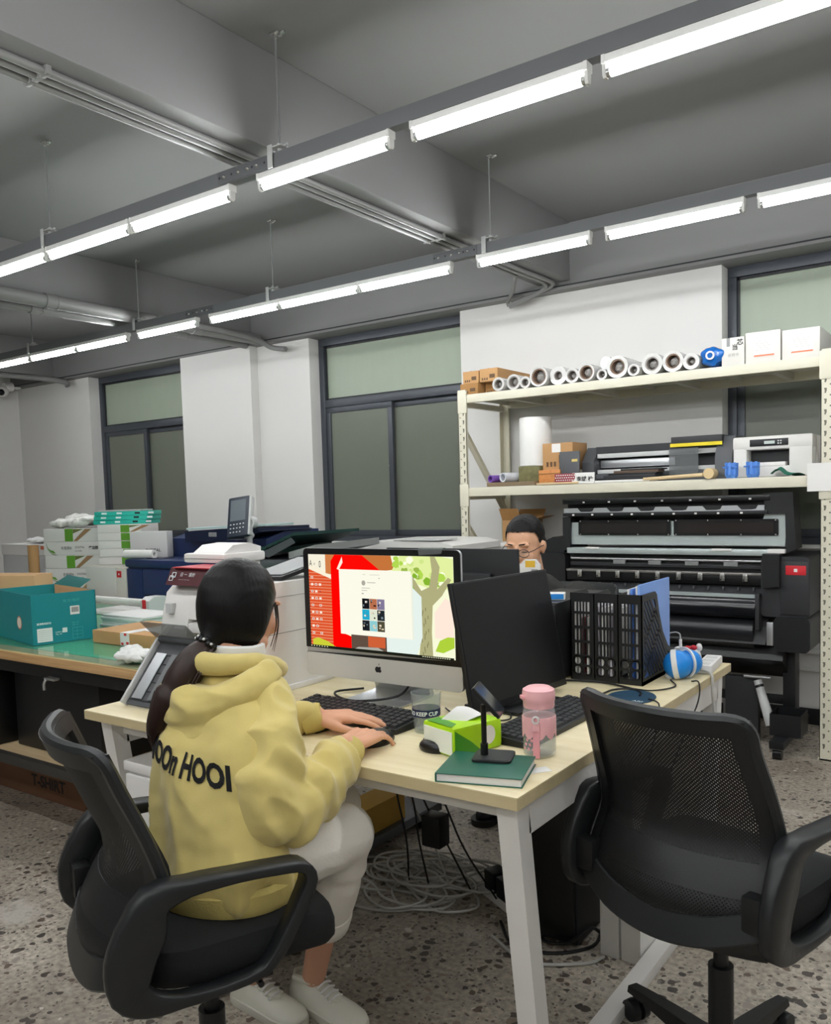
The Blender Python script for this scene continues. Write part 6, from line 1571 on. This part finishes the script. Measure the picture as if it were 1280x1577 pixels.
MB().box(-.15, .15, -.028, .028, .0005, .032, b=.005).build('body', M_plastw, t)
for k in range(2): MB().box(-.02+.075*k, .04+.075*k, -.03, .03, .0325, .10, b=.006).build('plug', M_black, t)

# ================================================================== PEOPLE
def head_into(mb, M, ear=1.0):
    """skull, face, ears and neck in a frame M (x right, y forward, z up, origin at head centre)"""
    B = lambda c, r: mb.ball(c, r, 20, 14, M)
    B((0, -.010, .030), (.073, .091, .083)); B((0, .016, -.018), (.064, .075, .083)); B((0, .032, -.072), (.047, .050, .038)); B((0, .066, -.090), (.022, .016, .016))
    P = lambda *p: tuple(M @ Vector(p))
    mb.cap(P(0, .090, .012), P(0, .104, -.022), .007, .010, 12); B((0, .107, -.028), (.011, .010, .009)); 
    for s in (-1, 1):
        B((s*.010, .096, -.030), (.007, .010, .007)); B((s*.030, .078, .023), (.026, .011, .008)); B((s*.036, .066, -.030), (.024, .020, .022))
        B((s*(.073-.010*(1-ear)), -.008, -.008), (.007*ear, .016*ear, .029*ear)); B((s*(.079-.016*(1-ear)), -.014, -.002), (.006*ear, .015*ear, .020*ear)); B((s*.045, .02, -.07), (.018, .03, .02))
    B((0, .086, -.054), (.020, .009, .0055)); B((0, .085, -.063), (.017, .009, .006)); B((0, .070, -.045), (.03, .02, .02))
    mb.cap(P(0, -.022, -.05), P(0, -.035, -.17), .052, .058, 18)

def hand_into(mb, W, fwd, up, thumb, curl=(.35, .5, .45), spread=.10, reach=1.0):
    """palm, four unequal bent fingers and a thumb; thumb = +1/-1 along fwd x up"""
    f = Vector(fwd).normalized(); u = Vector(up).normalized(); s = f.cross(u).normalized(); u = s.cross(f).normalized(); W = Vector(W)
    tips = []
    kn = [(.032, .080), (.011, .088), (-.010, .085), (-.030, .074)]
    ln = [(.040, .025, .020), (.045, .028, .021), (.041, .026, .020), (.032, .020, .018)]
    for i, ((sx, fy), L_) in enumerate(zip(kn, ln)):
        k = W+f*fy+s*sx*thumb+u*.004
        mb.cap(W+s*sx*.55*thumb+u*.0, k, .015, .0115, 12)
        d = (f+s*thumb*spread*(1.2-i*.8)).normalized(); p = k; a = 0
        r = .0088 if i < 3 else .0078
        for q in range(3):
            a += curl[q]; dd = (d*math.cos(a)-u*math.sin(a)); n = p+dd*L_[q]*reach
            mb.cap(p, n, r, r-.0009, 10); p = n; r -= .0009
        tips.append((p, dd))
    mb.ball(W+f*.045+u*.001, (.032, .032, .013), 14, 8)
    mb.cap(W, W-f*.02, .024, .027, 12)
    t0 = W+f*.018+s*.026*thumb-u*.004; t1 = W+f*.050+s*.050*thumb-u*.010; t2 = t1+f*.030+s*.010*thumb-u*.006; t3 = t2+f*.024-s*.002*thumb-u*.004
    mb.cap(t0, t1, .0145, .0115, 12).cap(t1, t2, .011, .0095, 12).cap(t2, t3, .0095, .0078, 12)
    tips.append((t3, (t3-t2).normalized()))
    return tips, u, s
def nails(tips, u, m, parent, off):
    for p, d in tips:
        n = (u-d*u.dot(d)).normalized(); c = p+n*.0058-d*.001
        MB().ball((0, 0, 0), (.0042, .0055, .0014), 8, 6, frame(c, n.cross(d)*-1, d)).build('fingernail', m, parent, off=off)

def chain(mb, pts, n=16):
    for (p, r), (q, r2) in zip(pts, pts[1:]): mb.cap(p, q, r, r2, n)
def ell_rings(spec, ax, ay, n=28):
    """spec = (centre, a, b); ax, ay = horizontal axes"""
    rings = []
    for c, a, b in spec: rings.append([tuple(Vector(c)+Vector(ax)*a*math.cos(2*PI*k/n)+Vector(ay)*b*math.sin(2*PI*k/n)) for k in range(n)])
    return rings
M_hood = mat('yellow_fleece', '#cdbb72', .85, var=.07, vs=6, bump=.10, bs=420, sheen=.3)
M_hood2 = mat('yellow_rib', '#c6b46b', .85, var=.05, vs=10, bump=.3, bs=200)
M_pants = mat('cream_cotton', '#ebe6dc', .8, var=.05, vs=10, bump=.2, bs=250)
M_sneak = mat('sneaker_leather', '#dcdacb', .5, var=.05, vs=20); M_sole = mat('sneaker_sole', '#cfccbe', .6, var=.06)
M_nail = mat('nail', '#e0b3a0', .3)
M_hairb = mat('dark_brown_hair', '#2b1b15', .45, var=.5, vs=80, stretch=(1, 1, .12), bump=.3, bs=120)

# ------------------------------------------------------------------ woman at the lit computer
WO = (-1.40, 1.20, 0)
wm = thing('person', 'person with ponytail in yellow hoodie and cream trousers typing at the computer', 'person', WO)
Fw = Vector((.06, .998, 0)); Rw = Vector((.998, -.06, 0)); Uw = Vector((0, 0, 1))
hd = Vector((-1.414, 1.303, 1.089)); Fh = Vector((-.04, .98, -.16)).normalized(); Rh = Fh.cross(Uw).normalized(); Uh = Rh.cross(Fh).normalized()
HM = Matrix((Rh, Fh, Uh)).transposed().to_4x4() @ Matrix.Scale(.95, 4); HM.translation = hd
bd = MB(); head_into(bd, HM, .6)
core = [((-1.345, 1.17, .56), .13, .09), ((-1.35, 1.18, .62), .125, .085), ((-1.375, 1.195, .75), .12, .08), ((-1.39, 1.225, .88), .13, .075), ((-1.40, 1.255, .945), .10, .055), ((-1.40, 1.27, .985), .05, .05)]
bd.loft(ell_rings(core, Rw, Fw))
sR, eR, wR = Vector((-1.262, 1.245, .905)), Vector((-1.208, 1.155, .715)), Vector((-1.212, 1.412, .772))
sL, eL, wL = Vector((-1.535, 1.262, .90)), Vector((-1.60, 1.375, .725)), Vector((-1.432, 1.553, .788))
chain(bd, [(sR+Vector((-.03, 0, -.02)), .030), (eR, .030), (wR, .025)]); chain(bd, [(sL+Vector((.03, 0, -.02)), .030), (eL, .030), (wL, .025)])
hR, kR, aR = Vector((-1.275, 1.19, .61)), Vector((-1.228, 1.405, .582)), Vector((-1.485, 1.570, .095))
hL, kL, aL = Vector((-1.47, 1.21, .61)), Vector((-1.385, 1.56, .575)), Vector((-1.625, 1.492, .095))
for h, k, a in ((hR, kR, aR), (hL, kL, aL)):
    mid = k.lerp(a, .35); chain(bd, [(h, .075), (k, .05)]); chain(bd, [(k, .046), (mid, .047), (k.lerp(a, .72), .034), (a, .031)])
    bd.cap(a+Vector((-.01, 0, -.05)), a+Vector((.10, -.01, -.070)), .024, .018)
tR, uR, _ = hand_into(bd, (-1.212, 1.425, .785), (-.12, .99, -.02), (0.05, .05, 1), -1, (.22, .38, .35), .10)
tL, uL, _ = hand_into(bd, (-1.425, 1.560, .788), (.80, .58, -.05), (0, 0, 1), 1, (.12, .22, .22), .08)
me = shift_mesh(remesh(bd, .0036, 3, .5), WO)
put('body', me, mat('woman_skin', '#d8a283', .5, var=.05, vs=30, bump=.03, bs=200), wm)
nails(tR, uR, M_nail, wm, WO); nails(tL, uL, M_nail, wm, WO)
for s in (-1, 1):
    MB().ball((s*.031, .0745, .002), (.012, .012, .010), 12, 8, HM).build('eye', M_plastw, wm, off=WO)
    MB().ball((s*.031, .0835, .001), (.0055, .004, .0055), 10, 6, HM).build('iris', M_ink, wm, off=WO)
    MB().tube([tuple(HM @ Vector((s*(.014+.009*q), .094-.004*q*q*.5, .024+.003*math.sin(q)))) for q in range(5)], .0025, 6).build('eyebrow', M_hair, wm, off=WO)
# hoodie
hb = MB()
tors = [((-1.335, 1.150, .545), .160, .124), ((-1.335, 1.150, .565), .178, .138), ((-1.338, 1.155, .61), .182, .140), ((-1.350, 1.170, .66), .176, .132), ((-1.368, 1.185, .75), .170, .124), ((-1.382, 1.205, .84), .172, .116), ((-1.395, 1.235, .91), .158, .096), ((-1.40, 1.26, .955), .105, .075), ((-1.40, 1.275, .985), .062, .06)]
hb.loft(ell_rings(tors, Rw, Fw))
slR = MB(); slL = MB(); hdM = MB()
chain(slR, [(sR+Vector((-.03, .0, .004)), .060), (Vector((-1.240, 1.215, .84)), .069), (Vector((-1.210, 1.175, .76)), .073), (eR+Vector((.012, .012, .0)), .066)])
chain(slR, [(eR+Vector((.012, .012, .0)), .066), (Vector((-1.185, 1.25, .728)), .070), (Vector((-1.195, 1.345, .752)), .057), (wR+Vector((0, -.012, 0)), .040)])
slR.ball((-1.190, 1.205, .695), (.064, .07, .052)); slR.ball((-1.195, 1.32, .728), (.06, .05, .048))
chain(slL, [(sL+Vector((.02, 0, 0)), .066), (Vector((-1.578, 1.315, .81)), .066), (eL, .062), (Vector((-1.53, 1.47, .752)), .055), (wL+Vector((-.012, -.012, 0)), .040)])
N = Vector((-1.402, 1.272, 0))
def around(t, r1, r2, z): return N + Rw*r1*math.cos(t) + Fw*r2*math.sin(t) + Uw*z
# hood lying on the back: a thick fold hanging from the neck, with its rim rolled above it
ring = []
for i in range(15):
    t = PI*1.02 + PI*.96*i/14; back = max(0, -math.sin(t))
    ring.append((around(t, .118, .122, .972-.066*back), .026+.024*back))
chain(hdM, ring, 14)
ring = []
for i in range(13):
    t = PI*1.14 + PI*.72*i/12; back = max(0, -math.sin(t))
    ring.append((around(t, .112, .128, .950-.098*back), .024+.016*back))
chain(hdM, ring, 14)
hr2 = MB(); ring = []
for i in range(19):
    t = PI*.66 + PI*1.68*i/18; back = -math.sin(t)
    ring.append((around(t, .092, .098, .990+.006*back-.035*max(0, -back)), .019+.006*max(0, back)))
chain(hr2, ring, 14)
def ridge(p): return 1-2*abs(mnoise.noise(p))
def fold(c, n):
    q = Vector((c.x*5+c.z*2.5, c.y*5, c.z*4.5))
    w = .012*mnoise.noise(q)+.016*(ridge(Vector((c.x*8+c.z*4, c.y*8-c.z*2, c.z*3.0)))-.5)+.003*mnoise.noise(c*30)
    if c.z < .66: w += .009*math.sin(c.x*26+c.y*30+5*mnoise.noise(c*6))*min(1, (.66-c.z)/.12)
    return w
def fold_sleeve(c, n):
    d = (c-Vector((-1.185, 1.25, .73))).length; dl = (c-Vector((-1.53, 1.45, .76))).length
    k = max(0, 1-min(d, dl)/.20)
    return .006*mnoise.noise(c*14)+.013*(ridge(Vector((c.x*9, c.y*15+c.z*6, c.z*10-c.y*8)))-.5)+.012*k*math.sin(c.y*58+c.z*30+4*mnoise.noise(c*10))
def fold_hood(c, n): return .006*mnoise.noise(c*16)+.009*(ridge(Vector((c.x*8, c.y*8, c.z*22)))-.5)
ho = put('hoodie', shift_mesh(remesh(hb, .006, 5, .5, fold), WO), M_hood, wm)
for q_ in (slR, slL): put('sleeve', shift_mesh(remesh(q_, .005, 5, .5, fold_sleeve), WO), M_hood, ho)
put('hood', shift_mesh(remesh(hdM, .005, 6, .5, fold_hood), WO), M_hood, ho)
put('hood_rim', shift_mesh(remesh(hr2, .005, 6, .5, lambda c, n: .004*mnoise.noise(c*20)), WO), M_hood, ho)
# hem and cuffs
hem = [((-1.335, 1.150, .545), .165, .128), ((-1.335, 1.150, .541), .174, .137), ((-1.335, 1.150, .555), .181, .142), ((-1.335, 1.150, .582), .181, .141), ((-1.335, 1.150, .590), .168, .130)]
MB().loft(ell_rings(hem, Rw, Fw, 48), caps=False).build('waistband', M_hood2, ho, off=WO)
for w_, d_ in ((wR, (wR-Vector((-1.200, 1.345, .757))).normalized()), (wL, (wL-Vector((-1.53, 1.47, .755))).normalized())):
    q = d_.to_track_quat('Z', 'Y'); rg = []
    for (r, z) in ((.030, -.032), (.040, -.030), (.0415, -.010), (.040, .012), (.0365, .020), (.031, .021), (.029, .0)):
        rg.append([tuple(w_+q @ Vector((r*math.cos(2*PI*k/28), r*math.sin(2*PI*k/28)*.88, z))) for k in range(28)])
    MB().loft(rg, caps=False).build('cuff', M_hood2, ho, off=WO)
# seams: drop shoulder
# white tee collar
rg = []
for (r, z) in ((.064, .985), (.067, 1.0), (.066, 1.018), (.060, 1.022)):
    rg.append([tuple(around(2*PI*k/28, r, r, z+.006*max(0, -math.sin(2*PI*k/28)))+Fw*.0) for k in range(28)])
MB().loft(rg, caps=False).build('tee_collar', M_paper, wm, off=WO)
# lettering pressed on the back
bv = BVHTree.FromObject(ho, bpy.context.evaluated_depsgraph_get())
lm = text_mesh('MOOn HOOI', .062, 0, 'CENTER', .0024, .84)
bmL = bmesh.new(); bmL.from_mesh(lm); bmesh.ops.triangulate(bmL, faces=bmL.faces[:]); bmesh.ops.subdivide_edges(bmL, edges=[e for e in bmL.edges if e.calc_length() > .012], cuts=1); bmL.to_mesh(lm); bmL.free()
cen = Vector((-1.368, 1.185, .742))-Vector(WO)
for v in lm.vertices:
    th = v.co.x/.150+.05
    dirv = (-Fw*math.cos(th)+Rw*math.sin(th)).normalized()
    o_ = cen+Vector((0, 0, v.co.y+.050-.12*v.co.x))
    h = bv.ray_cast(o_+dirv*.45, -dirv, .5)
    v.co = (h[0]+dirv*.0022) if h[0] is not None else o_+dirv*.15
put('back_lettering', lm, mat('chenille_black', '#141414', .9), ho)
# trousers
tp = MB()
chain(tp, [(hR, .098), (hR.lerp(kR, .5), .088), (kR, .073)]); chain(tp, [(kR, .071), (kR.lerp(aR, .25), .067), (kR.lerp(aR, .52), .058)])
chain(tp, [(hL, .098), (hL.lerp(kL, .5), .085), (kL, .070)]); chain(tp, [(kL, .068), (kL.lerp(aL, .3), .065), (kL.lerp(aL, .55), .058)])
tp.ball((-1.37, 1.17, .605), (.165, .115, .066)); 
tme = shift_mesh(remesh(tp, .006, 5, .5, lambda c, n: .006*mnoise.noise(Vector((c.x*14, c.y*14, c.z*8)))+.005*math.sin(40*c.z+20*c.x+5*mnoise.noise(c*8))*(.4 if c.z > .45 else .7)), WO)
tr_ = put('trousers', tme, M_pants, wm)
for k, a, q in ((kR, aR, .52), (kL, aL, .55)):
    c = k.lerp(a, q); d_ = (a-k).normalized(); qq = d_.to_track_quat('Z', 'Y'); rg = []
    for (r, z) in ((.050, -.03), (.062, -.028), (.064, -.005), (.062, .030), (.057, .036), (.050, .034), (.048, .0)):
        rg.append([tuple(c+qq @ Vector((r*math.cos(2*PI*i/28), r*math.sin(2*PI*i/28), z))) for i in range(28)])
    MB().loft(rg, caps=False).build('turned_cuff', M_pants, tr_, off=WO)
# hair
hr = MB()
rgs = []
for z_, a_, bf, bb in ((.124, .012, .010, .014), (.117, .038, .040, .045), (.100, .060, .066, .070), (.075, .075, .084, .090), (.045, .083, .092, .102), (.012, .086, .080, .104), (-.020, .086, .062, .098), (-.050, .080, .048, .086), (-.075, .066, .030, .070), (-.090, .045, .010, .050)):
    rgs.append([tuple(HM @ Vector((a_*math.cos(t_), (bf if math.sin(t_) > 0 else bb)*math.sin(t_)-.008, z_))) for t_ in [2*PI*i/32 for i in range(32)]])
hr.loft(rgs)
tie = Vector((-1.412, 1.204, 1.030))
hr.cap(tuple(HM @ Vector((0, -.055, -.035))), tuple(tie), .048, .020, 16)
def comb(c, n):
    l = HM.inverted() @ c
    return .00022*math.sin(70*math.atan2(l.x, l.z+.12)*1.5+5*mnoise.noise(c*6))
sc_ = remesh(hr, .0042, 12, .5, comb)
ha = put('hair', shift_mesh(sc_, WO), M_hair, wm)
pny = [tie, Vector((-1.420, 1.172, .998)), Vector((-1.438, 1.146, .950)), Vector((-1.460, 1.126, .900)), Vector((-1.476, 1.114, .860)), Vector((-1.482, 1.110, .838))]
pp = smooth_path(pny, 5); rr = []
for i in range(len(pp)):
    t = i/(len(pp)-1); rr.append(.016+.020*math.sin(PI*min(1, t*1.5+.05)) if t < .45 else .036*(1-(t-.45)/.55)**.6+.004)
ptm = MB().tube(pp, rr, 18)
random.seed(17)
for k in range(130):
    a = random.uniform(0, 2*PI); q = random.uniform(.8, 1.15); ph = random.uniform(-.4, .4); path = []
    off = Vector((math.cos(a), math.sin(a)*.6, .25*math.sin(a*2)))
    for i, p in enumerate(pp):
        t = i/(len(pp)-1)
        path.append(p+off*rr[i]*q*(1+.1*math.sin(6*t+ph*8))+Vector((0, 0, -.035*t*t*random.uniform(.5, 1.0) if i == len(pp)-1 else -.018*t*t)))
    ptm.tube(path, [.0022*(1-.7*i/(len(path)-1)) for i in range(len(path))], 5)
ptm.build('ponytail', M_hairb, ha, off=WO)
for k in range(6):
    a = random.uniform(-.008, .008)
    p0 = HM @ Vector((.070, .040+.002*k, .02)); p1 = HM @ Vector((.074, .046+.002*k+a*.3, -.03)); p2 = HM @ Vector((.058+.001*k, .050+.002*k+a, -.075-.003*k))
    MB().tube(smooth_path([p0, p1, p2], 5), [.0013, .0013, .0012, .0012, .0011, .001, .0009, .0008, .0007, .0006, .0004], 5).build('side_strand', M_hairb, ha, off=WO)
tq = (pny[1]-tie).to_track_quat('Z', 'Y')
st_ = MB()
for k in range(16):
    a = 2*PI*k/16; st_.ball(tuple(tie+tq @ Vector((.021*math.cos(a), .021*math.sin(a), .003*math.sin(k*2.5)))), .0075, 8, 6)
ht = st_.build('hair_tie', M_black2, ha, off=WO)
for k in range(9):
    a = 2*PI*k/9+.2; MB().ball(tuple(tie+tq @ Vector((.0275*math.cos(a), .0275*math.sin(a), .004*math.sin(k*3)))), .0032, 6, 5).build('bead', M_plastw, ht, off=WO)
# sneakers
def sneaker(heel, ang, label, pitch=0.0):
    t = bpy.data.objects.new('sneaker', None); COL.objects.link(t); t.parent = wm; t.empty_display_size = .03
    t.location = Vector(heel)-Vector(WO); t.rotation_euler = (0, -pitch, ang)
    st = [(0.0, .026, 0, .07), (.02, .034, 0, .085), (.06, .036, 0, .088), (.10, .036, 0, .078), (.14, .040, .002, .062), (.18, .044, .004, .05), (.215, .041, .004, .042), (.240, .028, .002, .034), (.25, .012, 0, .028)]
    rg = []; rs = []
    for x, w, cy, h in st:
        rs.append([(x, cy+w*1.06*sx, z) for sx, z in ((-1, .004), (-.96, 0), (.96, 0), (1, .004), (1, .022), (.9, .026), (-.9, .026), (-1, .022))])
        r = []
        for k in range(16):
            a = PI*k/15; r.append((x, cy+w*math.cos(a)*(1-.15*math.sin(a)), .024+(h-.024)*math.sin(a)**.7))
        rg.append(r)
    MB().loft(rs).build('sole', M_sole, t); MB().loft(rg).build('upper', M_sneak, t, 60)
    MB().tube([(.03, .03, .086), (.0, .0, .078), (.03, -.03, .086), (.085, -.024, .088), (.095, 0, .09), (.085, .024, .088), (.03, .03, .086)], .008, 8).build('collar', M_sneak, t)
    MB().prism([(.085, -.016), (.15, -.018), (.165, 0), (.15, .018), (.085, .016)], .064, .074, 'z', Matrix.Rotation(.22, 4, 'Y') @ Matrix.Translation((-.012, 0, .022))).build('tongue', M_sneak, t)
    for k in range(5):
        x = .095+.014*k; z = .094-.0068*k
        MB().tube(smooth_path([(x, -.024, z-.010), (x+.004, 0, z), (x, .024, z-.010)], 4), .0028, 6).build('lace', M_paper, t)
    MB().tube(smooth_path([(.10, 0, .096), (.088, -.02, .112), (.075, -.012, .105), (.096, .0, .096), (.082, .022, .112), (.07, .014, .102)], 5), .0024, 6).build('lace_bow', M_paper, t)
    return t
sneaker((-1.700, 1.500, .0), -.06, 'near'); sneaker((-1.560, 1.580, .0), -.10, 'far')

# ------------------------------------------------------------------ man behind the monitors
MO = (-1.64, 3.25, 0)
mn = thing('person', 'person in dark jacket and glasses sitting behind the black monitors', 'person', MO)
Fm = Vector((.10, -.98, -.20)).normalized(); Rm = Fm.cross(Uw).normalized(); Um = Rm.cross(Fm).normalized()
hm_ = Vector((-1.632, 3.05, 1.122)); MM = Matrix((Rm, Fm, Um)).transposed().to_4x4(); MM.translation = hm_
mb_ = MB(); head_into(mb_, MM)
ax, ay = (-1, 0, 0), (0, -1, 0)
mb_.loft(ell_rings([((-1.64, 3.36, .50), .15, .11), ((-1.64, 3.33, .65), .15, .10), ((-1.64, 3.25, .82), .16, .10), ((-1.638, 3.17, .93), .14, .08), ((-1.636, 3.12, .985), .06, .06)], ax, ay))
s1, e1, w1 = Vector((-1.455, 3.17, .905)), Vector((-1.410, 3.03, .74)), Vector((-1.500, 2.90, .885))
s2, e2, w2 = Vector((-1.825, 3.17, .905)), Vector((-1.90, 3.02, .76)), Vector((-1.80, 2.82, .79))
chain(mb_, [(s1, .045), (e1, .038), (w1, .028)]); chain(mb_, [(s2, .045), (e2, .038), (w2, .028)])
for sx in (-1, 1):
    h_, k_, a_ = Vector((-1.64+sx*.09, 3.33, .55)), Vector((-1.64+sx*.12, 2.98, .53)), Vector((-1.64+sx*.12, 3.02, .09))
    chain(mb_, [(h_, .08), (k_, .055), (a_, .036)]); mb_.cap(a_+Vector((0, .03, -.05)), a_+Vector((0, -.13, -.06)), .032, .028)
hand_into(mb_, w1+Vector((-.002, -.008, .014)), (-.05, -.42, .90), (0, .9, .42), 1, (-.15, -.25, -.3), .06)
hand_into(mb_, w2+Vector((0, -.012, 0)), (.3, -.95, -.02), (0, 0, 1), -1, (.25, .35, .3), .08)
put('body', shift_mesh(remesh(mb_, .0042, 3, .5), MO), mat('man_skin', '#d9a887', .5, var=.05, vs=25), mn)
jk = MB()
jk.loft(ell_rings([((-1.64, 3.37, .46), .20, .15), ((-1.64, 3.345, .60), .20, .145), ((-1.64, 3.29, .76), .205, .14), ((-1.638, 3.21, .89), .195, .12), ((-1.636, 3.15, .955), .12, .085), ((-1.636, 3.12, 1.0), .070, .068)], ax, ay))
for s_, e_, w_ in ((s1, e1, w1), (s2, e2, w2)): chain(jk, [(s_, .070), (s_.lerp(e_, .5), .066), (e_, .058), (e_.lerp(w_, .5), .05), (w_.lerp(e_, .06), .04)])
put('jacket', shift_mesh(remesh(jk, .007, 5, .5, lambda c, n: .008*mnoise.noise(Vector((c.x*12, c.y*12, c.z*7)))), MO), mat('dark_jacket', '#2b2b28', .8, var=.15, vs=10, bump=.2, bs=200), mn)
tm = MB()
for sx in (-1, 1): chain(tm, [(Vector((-1.64+sx*.09, 3.34, .55)), .10), (Vector((-1.64+sx*.12, 2.98, .53)), .07), (Vector((-1.64+sx*.12, 3.02, .12)), .05)])
put('trousers', shift_mesh(remesh(tm, .008, 4, .5), MO), mat('dark_trousers', '#22242b', .8), mn)
for sx in (-1, 1):
    MB().prism(rrect(-.05, .05, -.14, .13, .045, 5), .0, .025, 'z', Matrix.Translation((sx*.12, -.27, 0))).ball((sx*.12, -.30, .035), (.045, .10, .035), 16, 10).ball((sx*.12, -.20, .05), (.042, .06, .045), 16, 10).build('shoe', M_black, mn)
# short hair: cap with higher sides
hh = MB(); hh.ball((0, -.014, .043), (.0775, .093, .083), 28, 18, MM); hh.ball((0, -.03, .0), (.077, .078, .06), 24, 16, MM)
hm2 = remesh(hh, .004, 3, .5, lambda c, n: .0015*mnoise.noise(c*160))
bm2 = bmesh.new(); bm2.from_mesh(hm2); kill = []
MI = MM.inverted()
for v in bm2.verts:
    p = MI @ v.co
    front = min(1, max(0, (p.y+.015)/.06)); front = front*front*(3-2*front)
    hl = -.045+front*.117-.012*max(0, abs(p.x)-.03)/.05*front
    if p.z < hl+.0012*math.sin(p.x*260): kill.append(v)
bmesh.ops.delete(bm2, geom=kill, context='VERTS'); bm2.to_mesh(hm2); bm2.free()
put('hair', shift_mesh(hm2, MO), M_hair, mn)
for s in (-1, 1):
    MB().ball((s*.031, .0755, .000), (.012, .011, .007), 12, 8, MM).build('eyelid', mat('man_lid', '#c99677', .5), mn, off=MO)
    MB().tube([tuple(MM @ Vector((s*(.020+.0055*q), .0865-.0012*q*q*.4, -.005+.0012*(q-2)**2*.3))) for q in range(5)], .0016, 6).build('lash_line', M_ink, mn, off=MO)
    MB().tube([tuple(MM @ Vector((s*(.014+.009*q), .0925-.0024*q*q*.6, .0265+.002*math.sin(q)))) for q in range(5)], .0027, 6).build('eyebrow', M_hair, mn, off=MO)
MB().ball((0, .0905, -.0585), (.017, .003, .0012), 10, 6, MM).build('mouth_line', mat('lip_line', '#9a5f50', .5), mn, off=MO)
gl_ = bpy.data.objects.new('glasses', None); COL.objects.link(gl_); gl_.parent = mn; gl_.empty_display_size = .02
for s in (-1, 1):
    P_ = [(s*.033+.023*math.cos(a)*(1.0), .098, -.006+.016*math.sin(a)) for a in [2*PI*i/20 for i in range(20)]]
    MB().tube([tuple(MM @ Vector(p)) for p in P_], .0014, 6, closed=True).build('rim', M_ink, gl_, off=MO)
    MB().add([tuple(MM @ Vector(p)) for p in P_], [tuple(range(20))]).build('lens', glass_mat('lens', '#eef2f2', .02, .08), gl_, off=MO)
    MB().tube([tuple(MM @ Vector(p)) for p in ((s*.056, .097, -.001), (s*.070, .080, .002), (s*.079, .02, .004), (s*.081, -.012, .0))], .0016, 6).build('temple', M_ink, gl_, off=MO)
MB().tube([tuple(MM @ Vector((x, .099+.003*(1-abs(x)/.01), -.001))) for x in (-.010, 0, .010)], .0014, 6).build('bridge', M_ink, gl_, off=MO)
# pack in his hand
t = thing('small_carton', 'small white carton with yellow label held up by the man', 'carton', (-1.482, 2.80, 1.022), .3)
MB().box(-.043, .043, -.012, .012, 0, .05, b=.004).prism([(-.030, .05), (.036, .05), (.026, .066), (-.016, .066)], -.012, .012, 'y').build('body', M_plastw, t)
MB().box(-.012, .024, -.0128, -.0122, .038, .062).build('yellow_label', mat('label_yellow', '#e2b53a', .5), t)
MB().box(.010, .034, -.0132, -.0126, .014, .03).build('printed_patch', M_grey, t)
copy_tree(ch, (-1.64, 3.34, 0), PI, 'black office chair the man behind the monitors sits on')
# desktop tower behind the dark monitor
t = thing('desktop_case', 'black desktop case on the desk between dark monitor and magazine file', 'computer case', (-1.235, 2.52, DZ+.0005))
MB().box(-.088, .085, -.17, .20, .006, .245, b=.005).build('case', M_black, t); MB().box(-.083, .08, -.180, -.1705, .012, .24, b=.005).build('front_panel', M_charc, t)
for x in (-.07, .07):
    for y in (-.14, .17): MB().cyl((x, y, 0), (x, y, .006), .01, n=10).build('foot', M_black, t)
t = thing('blue_packet', 'small blue and white packet on the black desktop case', 'packet', (-1.195, 2.42, DZ+.246), .4)
MB().box(-.035, .035, -.02, .02, 0, .022, b=.003).build('body', M_plastw, t); MB().box(-.012, .03, -.0208, -.0202, .003, .019).build('blue_panel', M_blue, t)
